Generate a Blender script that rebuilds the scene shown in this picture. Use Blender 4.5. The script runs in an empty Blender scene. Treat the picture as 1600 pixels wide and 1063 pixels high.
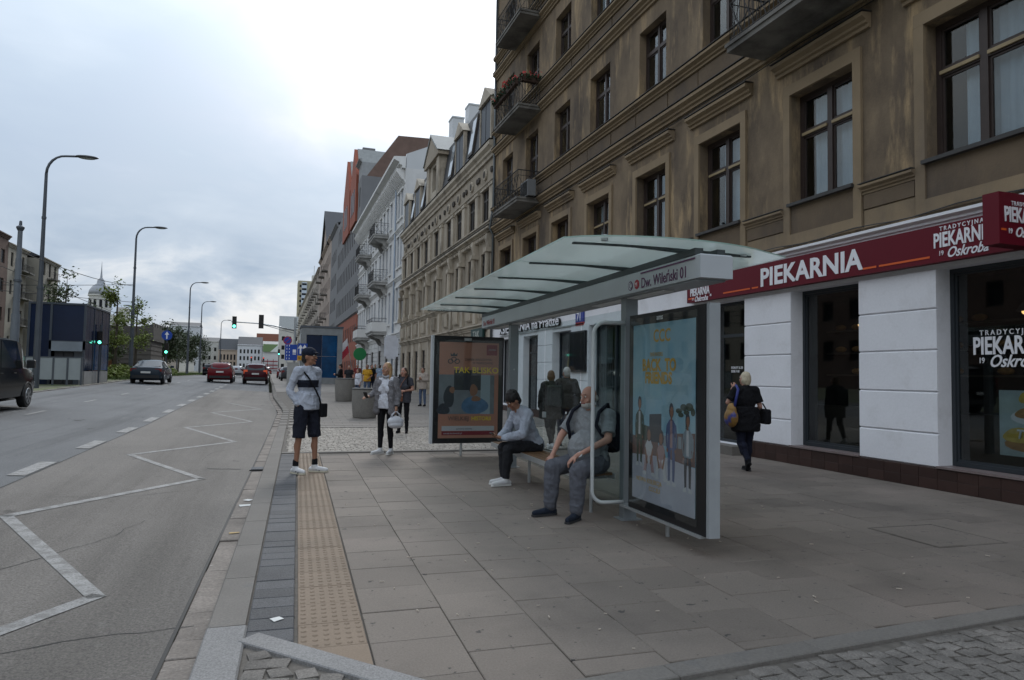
import bpy, bmesh, math, random
from mathutils import Vector, Matrix, Euler
random.seed(7)
PI = math.pi
SC = bpy.context.scene
COL = SC.collection

# ------------------------------------------------------------------ camera
# 1600x1063 photograph, focal length 1080 px; street direction is +Y, building side is +X
FPX, ROLL = 1080.0, math.radians(1.0)
def _basis():
    dx, dy = 428-800, 580.5-531.5
    c, s = math.cos(ROLL), math.sin(ROLL)
    u, v = dx*c+dy*s, -dx*s+dy*c
    pitch = math.atan(v/FPX); yaw = math.atan(-u*math.cos(pitch)/FPX)
    base = Matrix.Rotation(-yaw, 3, 'Z') @ Matrix.Rotation(pitch, 3, 'X') @ Matrix.Rotation(PI/2, 3, 'X')
    return base @ Matrix.Rotation(ROLL, 3, 'Z')
cam = bpy.data.cameras.new('camera')
cam.sensor_width = 36; cam.lens = 36*FPX/1600; cam.clip_end = 5000; cam.clip_start = 0.05
camo = bpy.data.objects.new('camera', cam); COL.objects.link(camo)
camo.matrix_world = Matrix.Translation((0, 0, 1.5)) @ _basis().to_4x4()
SC.camera = camo

# ------------------------------------------------------------------ sky, sun, exposure
SUN_AZ, SUN_EL = math.radians(16), math.radians(36)       # azimuth measured from +Y towards +X
SUND = Vector((math.sin(SUN_AZ)*math.cos(SUN_EL), math.cos(SUN_AZ)*math.cos(SUN_EL), math.sin(SUN_EL)))
SC.view_settings.view_transform = 'Standard'; SC.view_settings.look = 'None'
SC.view_settings.exposure = 0.0; SC.view_settings.gamma = 1.0; SC.view_settings.use_curve_mapping = False
wd = bpy.data.worlds.new('World'); SC.world = wd; wd.use_nodes = True
def build_sky():
    nt = wd.node_tree; N = nt.nodes; L = nt.links; N.clear()
    out = N.new('ShaderNodeOutputWorld'); bg = N.new('ShaderNodeBackground'); bg.inputs[1].default_value = 0.1
    sky = N.new('ShaderNodeTexSky'); sky.sky_type = 'NISHITA'; sky.sun_disc = False
    sky.sun_elevation = SUN_EL; sky.sun_rotation = SUN_AZ; sky.dust_density = 2.0
    tc = N.new('ShaderNodeTexCoord')
    sep = N.new('ShaderNodeSeparateXYZ'); L.new(tc.outputs['Generated'], sep.inputs[0])
    def math_(op, a, b=None, clamp=False):
        n = N.new('ShaderNodeMath'); n.operation = op; n.use_clamp = clamp
        for i, v in enumerate((a, b)):
            if v is None: continue
            if isinstance(v, (int, float)): n.inputs[i].default_value = v
            else: L.new(v, n.inputs[i])
        return n.outputs[0]
    zc = math_('ADD', math_('MAXIMUM', sep.outputs[2], 0.0), 0.16)
    px = math_('DIVIDE', sep.outputs[0], zc); py = math_('DIVIDE', sep.outputs[1], zc)
    cmb = N.new('ShaderNodeCombineXYZ'); L.new(px, cmb.inputs[0]); L.new(py, cmb.inputs[1]); cmb.inputs[2].default_value = 3.7
    def noise(scale, detail, rough, dist=0.0, loc=0.0):
        mp = N.new('ShaderNodeMapping'); mp.inputs['Location'].default_value = (loc, loc*1.7, 0); L.new(cmb.outputs[0], mp.inputs[0])
        n = N.new('ShaderNodeTexNoise'); n.inputs['Scale'].default_value = scale; n.inputs['Detail'].default_value = detail
        n.inputs['Roughness'].default_value = rough; n.inputs['Distortion'].default_value = dist
        L.new(mp.outputs[0], n.inputs['Vector']); return n.outputs[0]
    big = noise(0.45, 5, 0.52, 0.25, 2.3); fine = noise(1.3, 7, 0.55, 0.25, 9.1)
    mixn = math_('ADD', math_('MULTIPLY', big, 0.7), math_('MULTIPLY', fine, 0.3))
    # nearer the horizon the deck breaks up into brighter banks
    low = math_('SUBTRACT', 1.0, math_('MULTIPLY', sep.outputs[2], 3.6), True)
    dens = math_('ADD', mixn, math_('MULTIPLY', low, 0.05))
    # cumulus banks low over the street end
    cmp_ = N.new('ShaderNodeMapping'); cmp_.inputs['Scale'].default_value = (5.0, 5.0, 9.0); L.new(tc.outputs['Generated'], cmp_.inputs[0])
    cn = N.new('ShaderNodeTexNoise'); cn.inputs['Scale'].default_value = 1.0; cn.inputs['Detail'].default_value = 9; cn.inputs['Roughness'].default_value = 0.58; cn.inputs['Distortion'].default_value = 0.5; L.new(cmp_.outputs[0], cn.inputs['Vector'])
    lowm = N.new('ShaderNodeMapRange'); lowm.inputs[1].default_value = 0.10; lowm.inputs[2].default_value = 0.24; lowm.inputs[3].default_value = 0.85; lowm.inputs[4].default_value = 0.0; lowm.interpolation_type = 'SMOOTHSTEP'; L.new(sep.outputs[2], lowm.inputs[0])
    hor = math_('ADD', cn.outputs[0], math_('MULTIPLY', math_('SUBTRACT', 0.13, sep.outputs[2]), 0.9))
    dmix = N.new('ShaderNodeMix'); L.new(lowm.outputs[0], dmix.inputs[0]); L.new(dens, dmix.inputs[2]); L.new(hor, dmix.inputs[3]); dens = dmix.outputs[0]
    rmp = N.new('ShaderNodeValToRGB'); L.new(dens, rmp.inputs[0]); e = rmp.color_ramp.elements
    e[0].position = 0.40; e[0].color = (4.3, 5.3, 6.6, 1)
    e[1].position = 0.66; e[1].color = (10.0, 10.1, 10.2, 1)
    m = rmp.color_ramp.elements.new(0.51); m.color = (5.7, 6.6, 7.7, 1)
    m = rmp.color_ramp.elements.new(0.57); m.color = (7.4, 8.0, 8.7, 1)
    # the cloud glows round the hidden sun
    dot = N.new('ShaderNodeVectorMath'); dot.operation = 'DOT_PRODUCT'
    nrm = N.new('ShaderNodeVectorMath'); nrm.operation = 'NORMALIZE'; L.new(tc.outputs['Generated'], nrm.inputs[0])
    L.new(nrm.outputs[0], dot.inputs[0]); dot.inputs[1].default_value = SUND
    d0 = math_('MAXIMUM', dot.outputs['Value'], 0.0)
    glow = math_('ADD', math_('MULTIPLY', math_('POWER', d0, 24.0), 8.0), math_('MULTIPLY', math_('POWER', d0, 60.0), 9.0))
    glow = math_('MULTIPLY', glow, math_('ADD', 0.55, math_('MULTIPLY', big, 0.9)))
    gcol = N.new('ShaderNodeVectorMath'); gcol.operation = 'SCALE'; gcol.inputs[0].default_value = (1, 0.985, 0.96); L.new(glow, gcol.inputs['Scale'])
    add = N.new('ShaderNodeVectorMath'); add.operation = 'ADD'; L.new(rmp.outputs[0], add.inputs[0]); L.new(gcol.outputs[0], add.inputs[1])
    # gaps in the deck let the blue sky through
    gap = N.new('ShaderNodeMapRange'); gap.inputs[1].default_value = 0.36; gap.inputs[2].default_value = 0.46; gap.inputs[3].default_value = 0.62; gap.inputs[4].default_value = 1.0
    L.new(mixn, gap.inputs[0])
    mx = N.new('ShaderNodeMix'); mx.data_type = 'RGBA'; L.new(gap.outputs[0], mx.inputs[0]); L.new(sky.outputs[0], mx.inputs[6]); L.new(add.outputs[0], mx.inputs[7])
    # an overcast deck is brighter overhead than at the horizon
    lift = math_('ADD', 0.80, math_('MULTIPLY', math_('MAXIMUM', sep.outputs[2], 0.0), 1.25))
    fin = N.new('ShaderNodeVectorMath'); fin.operation = 'SCALE'; L.new(mx.outputs[2], fin.inputs[0]); L.new(lift, fin.inputs['Scale'])
    L.new(fin.outputs[0], bg.inputs[0]); L.new(bg.outputs[0], out.inputs[0])
build_sky()
sl = bpy.data.lights.new('sun', 'SUN'); sl.energy = 1.45; sl.angle = math.radians(18); sl.color = (1, 0.96, 0.9)
so = bpy.data.objects.new('sun', sl); COL.objects.link(so)
so.rotation_euler = SUND.to_track_quat('Z', 'Y').to_euler()

# ------------------------------------------------------------------ helpers: objects
def tag(o, label=None, cat=None, group=None, kind=None):
    if label: o['label'] = label
    if cat: o['category'] = cat
    if group: o['group'] = group
    if kind: o['kind'] = kind
    return o
def thing(name, label, cat, loc=(0, 0, 0), rz=0.0, group=None):
    o = bpy.data.objects.new(name, None); o.empty_display_size = 0.2; COL.objects.link(o)
    o.location = loc; o.rotation_euler = (0, 0, rz)
    return tag(o, label, cat, group)
def mobj(name, me, parent=None, loc=(0, 0, 0), rz=0.0):
    o = bpy.data.objects.new(name, me); COL.objects.link(o)
    o.location = loc; o.rotation_euler = (0, 0, rz)
    if parent is not None: o.parent = parent
    return o
def copy_tree(o, parent=None):
    c = o.copy(); COL.objects.link(c); c.parent = parent
    for ch in list(o.children): copy_tree(ch, c)
    return c

class MB:
    """collects faces; build() links them as one mesh object"""
    def __init__(s, off=(0, 0, 0)): s.v = []; s.f = []; s.mi = []; s.off = Vector(off); s.cur = 0
    def _a(s, pts):
        n = len(s.v); s.v += [tuple(p) for p in pts]; return n
    def face(s, idx): s.f.append(tuple(idx)); s.mi.append(s.cur)
    def poly(s, pts):
        n = s._a(pts); s.face(range(n, n+len(pts)))
    def box(s, x0, x1, y0, y1, z0, z1):
        n = s._a([(x0, y0, z0), (x1, y0, z0), (x1, y1, z0), (x0, y1, z0), (x0, y0, z1), (x1, y0, z1), (x1, y1, z1), (x0, y1, z1)])
        for q in ((0, 3, 2, 1), (4, 5, 6, 7), (0, 1, 5, 4), (1, 2, 6, 5), (2, 3, 7, 6), (3, 0, 4, 7)): s.face([n+i for i in q])
        return s
    def obox(s, c, size, R):
        n = len(s.v); s.box(-size[0]/2, size[0]/2, -size[1]/2, size[1]/2, -size[2]/2, size[2]/2)
        for i in range(n, len(s.v)): s.v[i] = tuple(R @ Vector(s.v[i]) + Vector(c))
        return s
    def cbox(s, x0, x1, y0, y1, z0, z1, c=0.01):
        """box with its upper edges chamfered"""
        n = s._a([(x0, y0, z0), (x1, y0, z0), (x1, y1, z0), (x0, y1, z0), (x0, y0, z1-c), (x1, y0, z1-c), (x1, y1, z1-c), (x0, y1, z1-c),
                  (x0+c, y0+c, z1), (x1-c, y0+c, z1), (x1-c, y1-c, z1), (x0+c, y1-c, z1)])
        for q in ((0, 3, 2, 1), (0, 1, 5, 4), (1, 2, 6, 5), (2, 3, 7, 6), (3, 0, 4, 7), (4, 5, 9, 8), (5, 6, 10, 9), (6, 7, 11, 10), (7, 4, 8, 11), (8, 9, 10, 11)): s.face([n+i for i in q])
        return s
    def prism(s, pts, vec):
        """polygon pts (3D) extruded by vec"""
        k = len(pts); vec = Vector(vec); n = s._a(pts); m = s._a([Vector(p)+vec for p in pts])
        s.face([n+i for i in range(k)][::-1]); s.face([m+i for i in range(k)])
        for i in range(k): j = (i+1) % k; s.face([n+i, n+j, m+j, m+i])
        return s
    def tube(s, p0, p1, r0, r1=None, n=10, caps=True):
        if r1 is None: r1 = r0
        p0, p1 = Vector(p0), Vector(p1); q = (p1-p0).to_track_quat('Z', 'Y')
        a = s._a([p0+q @ Vector((r0*math.cos(2*PI*i/n), r0*math.sin(2*PI*i/n), 0)) for i in range(n)])
        b = s._a([p1+q @ Vector((r1*math.cos(2*PI*i/n), r1*math.sin(2*PI*i/n), 0)) for i in range(n)])
        for i in range(n): j = (i+1) % n; s.face([a+i, a+j, b+j, b+i])
        if caps: s.face([a+i for i in range(n)][::-1]); s.face([b+i for i in range(n)])
        return s
    def path(s, pts, r, n=8, closed=False):
        """round tube along a polyline; r a number or a list"""
        pts = [Vector(p) for p in pts]; k = len(pts); R = r if isinstance(r, (list, tuple)) else [r]*k
        rings = []; up = None
        for i, p in enumerate(pts):
            d = (pts[(i+1) % k]-pts[i-1]) if closed else (pts[min(i+1, k-1)]-pts[max(i-1, 0)])
            d.normalize()
            if up is None:
                up = d.orthogonal().normalized()
            up = (up-d*up.dot(d)); up = up.normalized() if up.length > 1e-6 else d.orthogonal().normalized()
            w = d.cross(up)
            rings.append(s._a([p+(up*math.cos(2*PI*j/n)+w*math.sin(2*PI*j/n))*R[i] for j in range(n)]))
        for i in range(k if closed else k-1):
            a, b = rings[i], rings[(i+1) % k]
            for j in range(n): l = (j+1) % n; s.face([a+j, a+l, b+l, b+j])
        if not closed: s.face([rings[0]+j for j in range(n)][::-1]); s.face([rings[-1]+j for j in range(n)])
        return s
    def lathe(s, prof, c=(0, 0, 0), n=20, sy=1.0):
        c = Vector(c); rings = [s._a([c+Vector((r*math.cos(2*PI*i/n), sy*r*math.sin(2*PI*i/n), z)) for i in range(n)]) for r, z in prof]
        for a, b in zip(rings, rings[1:]):
            for i in range(n): j = (i+1) % n; s.face([a+i, a+j, b+j, b+i])
        s.face([rings[0]+i for i in range(n)][::-1]); s.face([rings[-1]+i for i in range(n)])
        return s
    def ell(s, c, r, R=None, n=12, m=8):
        c = Vector(c); rings = []
        for k in range(m+1):
            t = PI*k/m; z = -math.cos(t); q = max(math.sin(t), 1e-3)
            ring = []
            for i in range(n):
                p = Vector((r[0]*q*math.cos(2*PI*i/n), r[1]*q*math.sin(2*PI*i/n), r[2]*z))
                ring.append(c+(R @ p if R else p))
            rings.append(s._a(ring))
        for a, b in zip(rings, rings[1:]):
            for i in range(n): j = (i+1) % n; s.face([a+i, a+j, b+j, b+i])
        s.face([rings[0]+i for i in range(n)][::-1]); s.face([rings[-1]+i for i in range(n)])
        return s
    def cap(s, p0, p1, r0, r1=None, n=12, flat=None):
        """tapered capsule; flat=(axis, factor) squashes it across"""
        if r1 is None: r1 = r0
        p0, p1 = Vector(p0), Vector(p1); d = p1-p0; L = max(d.length, 1e-6); q = d.to_track_quat('Z', 'Y')
        prof = [(r0*math.sin(a), -r0*math.cos(a)) for a in (0.12, 0.5, 0.9, 1.3)] + [(r0, 0.0), (r1, L)] + [(r1*math.cos(a), L+r1*math.sin(a)) for a in (0.3, 0.7, 1.1, 1.45)]
        rings = []
        for r, z in prof: rings.append(s._a([p0+q @ Vector((r*math.cos(2*PI*i/n), r*math.sin(2*PI*i/n), z)) for i in range(n)]))
        for a, b in zip(rings, rings[1:]):
            for i in range(n): j = (i+1) % n; s.face([a+i, a+j, b+j, b+i])
        s.face([rings[0]+i for i in range(n)][::-1]); s.face([rings[-1]+i for i in range(n)])
        return s
    def xf(s, M, start=0):
        for i in range(start, len(s.v)): s.v[i] = tuple(M @ Vector(s.v[i]))
        return s
    def mesh(s, name, mats, smooth=False):
        me = bpy.data.meshes.new(name); o = s.off
        me.from_pydata([(x-o.x, y-o.y, z-o.z) for x, y, z in s.v], [], s.f)
        for m in (mats if isinstance(mats, (list, tuple)) else [mats]): me.materials.append(m)
        me.polygons.foreach_set('material_index', s.mi)
        if smooth: me.polygons.foreach_set('use_smooth', [True]*len(s.f))
        me.update(); return me
    def build(s, name, mats, parent=None, smooth=False, loc=(0, 0, 0), rz=0.0):
        return mobj(name, s.mesh(name, mats, smooth), parent, loc, rz)
def smooth_angle(me, deg=35):
    me.polygons.foreach_set('use_smooth', [True]*len(me.polygons))
    bm = bmesh.new(); bm.from_mesh(me); a = math.radians(deg)
    bmesh.ops.remove_doubles(bm, verts=bm.verts, dist=1e-5)
    for e in bm.edges:
        e.smooth = len(e.link_faces) == 2 and e.calc_face_angle(0) < a
    bmesh.ops.recalc_face_normals(bm, faces=bm.faces)
    bm.to_mesh(me); bm.free(); return me

# ------------------------------------------------------------------ helpers: materials (noise in world position)
MATS = {}
def mk(name, col, rough=0.75, metal=0.0, var=0.12, scale=2.0, bump=0.0, bscale=60.0, rnd=0.0, stain=None, spec=0.4, emit=None, speck=0.0, fine=40.0, coat=0.0, obj=False, rvar=0.0, fold=0.0):
    if name in MATS: return MATS[name]
    m = bpy.data.materials.new(name); m.use_nodes = True; nt = m.node_tree; N = nt.nodes; L = nt.links
    b = N['Principled BSDF']; b.inputs['Roughness'].default_value = rough; b.inputs['Metallic'].default_value = metal
    b.inputs['Specular IOR Level'].default_value = spec; b.inputs['Coat Weight'].default_value = coat; b.inputs['Coat Roughness'].default_value = 0.06
    if obj: pos = N.new('ShaderNodeTexCoord').outputs['Object']
    else: pos = N.new('ShaderNodeNewGeometry').outputs['Position']
    def noise(sc, det=5, ro=0.6, st=None):
        src = pos
        if st:
            mp = N.new('ShaderNodeMapping'); mp.inputs['Scale'].default_value = st; L.new(pos, mp.inputs[0]); src = mp.outputs[0]
        n = N.new('ShaderNodeTexNoise'); n.inputs['Scale'].default_value = sc; n.inputs['Detail'].default_value = det; n.inputs['Roughness'].default_value = ro
        L.new(src, n.inputs['Vector']); return n.outputs[0]
    def mapr(v, a, b_, c, d):
        n = N.new('ShaderNodeMapRange'); n.inputs[1].default_value = a; n.inputs[2].default_value = b_; n.inputs[3].default_value = c; n.inputs[4].default_value = d
        L.new(v, n.inputs[0]); return n.outputs[0]
    def mul(a, b_):
        n = N.new('ShaderNodeMath'); n.operation = 'MULTIPLY'
        L.new(a, n.inputs[0])
        if isinstance(b_, (int, float)): n.inputs[1].default_value = b_
        else: L.new(b_, n.inputs[1])
        return n.outputs[0]
    val = mapr(noise(scale), 0.3, 0.7, 1-var, 1+var)
    if speck: val = mul(val, mapr(noise(fine, 3, 0.7), 0.3, 0.7, 1-speck, 1+speck))
    if rnd:
        oi = N.new('ShaderNodeObjectInfo'); val = mul(val, mapr(oi.outputs['Random'], 0, 1, 1-rnd, 1+rnd))
    rgb = N.new('ShaderNodeRGB'); rgb.outputs[0].default_value = (*col, 1); c = rgb.outputs[0]
    if stain:
        for (sc_, scale_, st_, lo, hi) in stain:
            mx = N.new('ShaderNodeMix'); mx.data_type = 'RGBA'
            L.new(mapr(noise(scale_, 6, 0.65, st_), lo, hi, 0, 1), mx.inputs[0]); L.new(c, mx.inputs[6]); mx.inputs[7].default_value = (*sc_, 1); c = mx.outputs[2]
    vm = N.new('ShaderNodeVectorMath'); vm.operation = 'SCALE'; L.new(c, vm.inputs[0]); L.new(val, vm.inputs['Scale'])
    L.new(vm.outputs[0], b.inputs['Base Color'])
    if rvar: L.new(mapr(noise(scale*2.3), 0.3, 0.7, max(rough-rvar, 0.02), min(rough+rvar, 1)), b.inputs['Roughness'])
    if bump:
        bp = N.new('ShaderNodeBump'); bp.inputs['Strength'].default_value = bump; bp.inputs['Distance'].default_value = 0.01
        L.new(noise(bscale, 4), bp.inputs['Height']); L.new(bp.outputs[0], b.inputs['Normal'])
        if fold:                                              # creases of worn cloth
            b2_ = N.new('ShaderNodeBump'); b2_.inputs['Strength'].default_value = fold; b2_.inputs['Distance'].default_value = 0.05
            L.new(noise(7.5, 3, 0.5, (1.6, 1.6, 0.8)), b2_.inputs['Height']); L.new(b2_.outputs[0], bp.inputs['Normal'])
    if emit:
        b.inputs['Emission Color'].default_value = (*emit[0], 1); b.inputs['Emission Strength'].default_value = emit[1]
    MATS[name] = m; return m
def flat(name, col, rough=0.6, **k): return mk(name, col, rough, var=k.pop('var', 0.04), **k)
def glass(name, tint=(0.85, 0.9, 0.9), refl=1.0, base=0.03, rough=0.02, haze=0.0, hcol=(0.6, 0.65, 0.66)):
    if name in MATS: return MATS[name]
    m = bpy.data.materials.new(name); m.use_nodes = True; nt = m.node_tree; N = nt.nodes; L = nt.links; N.clear()
    out = N.new('ShaderNodeOutputMaterial'); tr = N.new('ShaderNodeBsdfTransparent'); tr.inputs[0].default_value = (*tint, 1)
    gl = N.new('ShaderNodeBsdfGlossy'); gl.inputs['Roughness'].default_value = rough; gl.inputs[0].default_value = (1, 1, 1, 1)
    lw = N.new('ShaderNodeLayerWeight'); lw.inputs[0].default_value = 0.5
    pw = N.new('ShaderNodeMath'); pw.operation = 'POWER'; L.new(lw.outputs['Facing'], pw.inputs[0]); pw.inputs[1].default_value = 4.0
    ma = N.new('ShaderNodeMath'); ma.operation = 'MULTIPLY_ADD'; ma.use_clamp = True; L.new(pw.outputs[0], ma.inputs[0]); ma.inputs[1].default_value = 0.9*refl; ma.inputs[2].default_value = base
    under = tr.outputs[0]
    if haze:
        df = N.new('ShaderNodeBsdfTranslucent'); df.inputs[0].default_value = (*hcol, 1)
        d2 = N.new('ShaderNodeBsdfDiffuse'); d2.inputs[0].default_value = (*hcol, 1)
        m2 = N.new('ShaderNodeMixShader'); m2.inputs[0].default_value = 0.35; L.new(df.outputs[0], m2.inputs[1]); L.new(d2.outputs[0], m2.inputs[2])
        m3 = N.new('ShaderNodeMixShader'); m3.inputs[0].default_value = haze; L.new(tr.outputs[0], m3.inputs[1]); L.new(m2.outputs[0], m3.inputs[2]); under = m3.outputs[0]
    mx = N.new('ShaderNodeMixShader'); L.new(ma.outputs[0], mx.inputs[0]); L.new(under, mx.inputs[1]); L.new(gl.outputs[0], mx.inputs[2])
    L.new(mx.outputs[0], out.inputs[0]); MATS[name] = m; return m

TMP = bpy.data.scenes.new('workbench')
def to_mesh(o):
    """evaluated copy of an object's mesh; the object is removed"""
    vl = TMP.view_layers[0]; vl.update(); dg = vl.depsgraph
    me = bpy.data.meshes.new_from_object(o.evaluated_get(dg))
    bpy.data.objects.remove(o, do_unlink=True); return me
def text_mesh(s, size=1.0, ext=0.005, bold=0.0, sx=1.0, shear=0.0, align='LEFT', spacing=1.0):
    cu = bpy.data.curves.new('lettering', 'FONT'); cu.body = s; cu.size = size; cu.extrude = ext; cu.offset = bold; cu.shear = shear
    cu.align_x = align; cu.space_character = spacing; cu.resolution_u = 3
    o = bpy.data.objects.new('lettering', cu); TMP.collection.objects.link(o)
    me = to_mesh(o); me.materials.clear()
    for v in me.vertices: v.co.x *= sx
    return me
FRONT = Matrix.Rotation(PI/2, 4, 'X')                       # lettering plane faces -y
SIDE = Matrix.Rotation(-PI/2, 4, 'Z') @ FRONT                # lettering plane faces -x
def text(s, loc, size, mat, parent, name='lettering', face=FRONT, **k):
    me = text_mesh(s, size, **k); me.materials.append(mat)
    o = bpy.data.objects.new(name, me); COL.objects.link(o); o.parent = parent
    o.matrix_local = Matrix.Translation(loc) @ face
    return o

# ------------------------------------------------------------------ materials
A_ROAD = mk('asphalt', (0.125, 0.128, 0.132), 0.85, var=0.12, scale=0.35, bump=0.8, bscale=110, speck=0.42, fine=75, stain=[((0.075, 0.077, 0.08), 0.9, (1, 0.04, 1), 0.48, 0.66), ((0.05, 0.05, 0.052), 1.4, (1, 0.5, 1), 0.66, 0.70), ((0.16, 0.16, 0.16), 3.0, (1, 0.2, 1), 0.6, 0.75)])
A_BAY = mk('bay_asphalt', (0.160, 0.146, 0.132), 0.85, var=0.10, scale=0.5, bump=0.9, bscale=100, speck=0.46, fine=68, stain=[((0.105, 0.095, 0.085), 0.9, (1, 0.06, 1), 0.48, 0.68), ((0.07, 0.064, 0.058), 1.7, (1, 0.6, 1), 0.665, 0.70), ((0.19, 0.18, 0.17), 5.0, None, 0.62, 0.8)])
PAINT = mk('road_paint', (0.255, 0.252, 0.246), 0.7, var=0.12, scale=3, speck=0.3, fine=70, stain=[((0.16, 0.155, 0.148), 7.0, None, 0.46, 0.60), ((0.165, 0.16, 0.155), 45.0, None, 0.54, 0.62)], bump=0.4, bscale=120)
GUTTER = mk('gutter_stone', (0.19, 0.166, 0.146), 0.9, var=0.25, scale=2.5, bump=0.9, bscale=18, speck=0.25, fine=45, rnd=0.10, stain=[((0.15, 0.13, 0.115), 5.0, (1, 0.6, 1), 0.55, 0.7), ((0.40, 0.37, 0.34), 11.0, None, 0.62, 0.72)])
TAR = mk('tar_joint', (0.018, 0.018, 0.018), 0.7)
KERB = mk('kerb_concrete', (0.155, 0.142, 0.128), 0.85, var=0.12, scale=1.5, bump=0.4, bscale=90, speck=0.16, fine=60, rnd=0.06, stain=[((0.12, 0.115, 0.11), 3.0, None, 0.58, 0.75)])
GRANITE = mk('grey_granite', (0.215, 0.21, 0.207), 0.75, var=0.08, scale=2, bump=0.3, bscale=110, speck=0.35, fine=95, rnd=0.06)
SLAB = mk('paving_slab', (0.170, 0.144, 0.122), 0.8, var=0.08, scale=0.9, bump=0.35, bscale=140, speck=0.16, fine=80, rnd=0.10, stain=[((0.115, 0.098, 0.084), 0.8, None, 0.50, 0.75), ((0.19, 0.156, 0.134), 0.45, None, 0.50, 0.75), ((0.058, 0.053, 0.048), 9.5, None, 0.635, 0.66)])
SLABB = mk('slab_joint', (0.125, 0.112, 0.098), 0.95, var=0.2, scale=20, bump=0.5)
PAVER = mk('dark_paver', (0.085, 0.085, 0.089), 0.8, var=0.12, scale=3, bump=0.6, bscale=90, speck=0.40, fine=90, rnd=0.16)
TACT = mk('tactile_tile', (0.20, 0.150, 0.108), 0.8, var=0.10, scale=1.4, bump=0.3, bscale=120, speck=0.12, fine=80, rnd=0.09, stain=[((0.17, 0.13, 0.095), 2.2, None, 0.55, 0.75)])
COBBLE = mk('cobble_granite', (0.165, 0.15, 0.135), 0.85, var=0.3, scale=5, bump=0.9, bscale=45, speck=0.3, fine=80, rnd=0.16)
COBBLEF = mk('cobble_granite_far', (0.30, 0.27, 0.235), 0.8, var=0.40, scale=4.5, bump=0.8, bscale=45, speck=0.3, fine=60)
GRASS = mk('grass_blades', (0.085, 0.12, 0.035), 0.8, var=0.3, scale=1.2)
SOIL = mk('verge_soil', (0.11, 0.10, 0.075), 0.95, var=0.25, scale=1.5, bump=0.6, bscale=20, stain=[((0.085, 0.11, 0.04), 0.6, None, 0.42, 0.6)])
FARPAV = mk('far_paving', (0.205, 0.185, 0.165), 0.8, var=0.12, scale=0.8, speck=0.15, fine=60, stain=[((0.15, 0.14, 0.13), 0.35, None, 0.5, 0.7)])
STEEL = mk('grey_painted_steel', (0.24, 0.265, 0.28), 0.42, metal=0.2, var=0.05, scale=3)
LSTEEL = mk('light_grey_panel', (0.44, 0.465, 0.49), 0.45, var=0.04, scale=2)
ALU = mk('aluminium', (0.45, 0.47, 0.48), 0.38, metal=0.6, var=0.06, scale=4)
POLE = mk('dark_pole_paint', (0.085, 0.095, 0.11), 0.5, metal=0.2, var=0.1, scale=2)
BLACK = mk('black_enamel', (0.010, 0.010, 0.011), 0.35, var=0.05)
RUBBER = mk('black_rubber', (0.018, 0.018, 0.019), 0.8, var=0.1)
WHITEP = mk('white_masonry_paint', (0.74, 0.74, 0.77), 0.75, var=0.04, scale=1.2, bump=0.2, bscale=30, speck=0.03, fine=25, stain=[((0.64, 0.635, 0.65), 1.7, None, 0.54, 0.76), ((0.50, 0.49, 0.48), 3.1, (1, 1, 0.6), 0.67, 0.78), ((0.54, 0.52, 0.50), 6.0, (2, 2, 0.25), 0.68, 0.77)])
DARKIN = mk('painted_room_dark', (0.012, 0.012, 0.013), 0.9)  # near-black backing sheet: the dimness of unlit rooms put into its colour
GLASS = glass('window_glass')
SHOPG = glass('shop_glass', tint=(0.7, 0.74, 0.74), base=0.045, refl=0.75)
CURT = mk('net_curtain', (0.34, 0.375, 0.45), 0.9, var=0.08, scale=3)
WFRAME = mk('brown_window_wood', (0.040, 0.027, 0.023), 0.5, var=0.12, scale=8)
WLEDGE = mk('ochre_weather_bar', (0.30, 0.23, 0.13), 0.6, var=0.15, scale=6)
WHITE = flat('white_vinyl', (0.74, 0.74, 0.77), 0.5)
MAROON = mk('maroon_sign', (0.115, 0.006, 0.015), 0.5, var=0.06, scale=1, spec=0.2)
ORANGE = flat('orange_vinyl', (0.62, 0.10, 0.015), 0.5)

# ------------------------------------------------------------------ ground: road, kerb, sidewalk
DL = math.radians(1.7721)                                   # the bus-stop paving is turned slightly from the street line
CD, SD = math.cos(DL), math.sin(DL)
def st(x, y): return (x*CD+y*SD, -x*SD+y*CD)                 # stop frame -> street frame
def ramp(Y): return 0.013*min(max(Y-20, 0), 40)
def kerb_x(Y):                                               # street-side edge of the kerb
    pts = [(-12, -0.46-12*SD), (27, -0.46+27*SD), (37, 0.02), (72, -0.30), (120, -0.6), (420, -2.0)]
    for (a, xa), (b, xb) in zip(pts, pts[1:]):
        if Y <= b: return xa+(xb-xa)*(Y-a)/(b-a)
    return pts[-1][1]
def zroad(X, Y): return -0.10+0.05*min(max(kerb_x(Y)-0.05-X, 0), 8.5)+ramp(Y)
ZMED = 0.345
YS = [-12, -6, 0, 3, 6, 9, 12, 15, 18, 20, 23, 26, 29, 32, 36, 40, 45, 50, 55, 60, 72, 90, 120, 170, 240, 330, 420]
def sheet(name, xf0, xf1, zf, ys, mat, nx=6, kind='structure', parent=None):
    m = MB()
    for Y in ys:
        for i in range(nx+1):
            X = xf0(Y)+(xf1(Y)-xf0(Y))*i/nx; m.v.append((X, Y, zf(X, Y)))
    for j in range(len(ys)-1):
        for i in range(nx): a = j*(nx+1)+i; m.face((a, a+1, a+nx+2, a+nx+1))
    o = m.build(name, mat, parent, smooth=True)
    if parent is None: tag(o, kind=kind)
    return o
gm = MB(); gm.poly([(-3000, -3000, -0.7), (3000, -3000, -0.7), (3000, 3000, -0.7), (-3000, 3000, -0.7)])
tag(gm.build('ground', SOIL), kind='structure')
road = sheet('road', lambda Y: -9.0, lambda Y: kerb_x(Y)-0.19, zroad, YS, A_ROAD, nx=10)
bay_ys = [y for y in YS if y <= 45]
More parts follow.
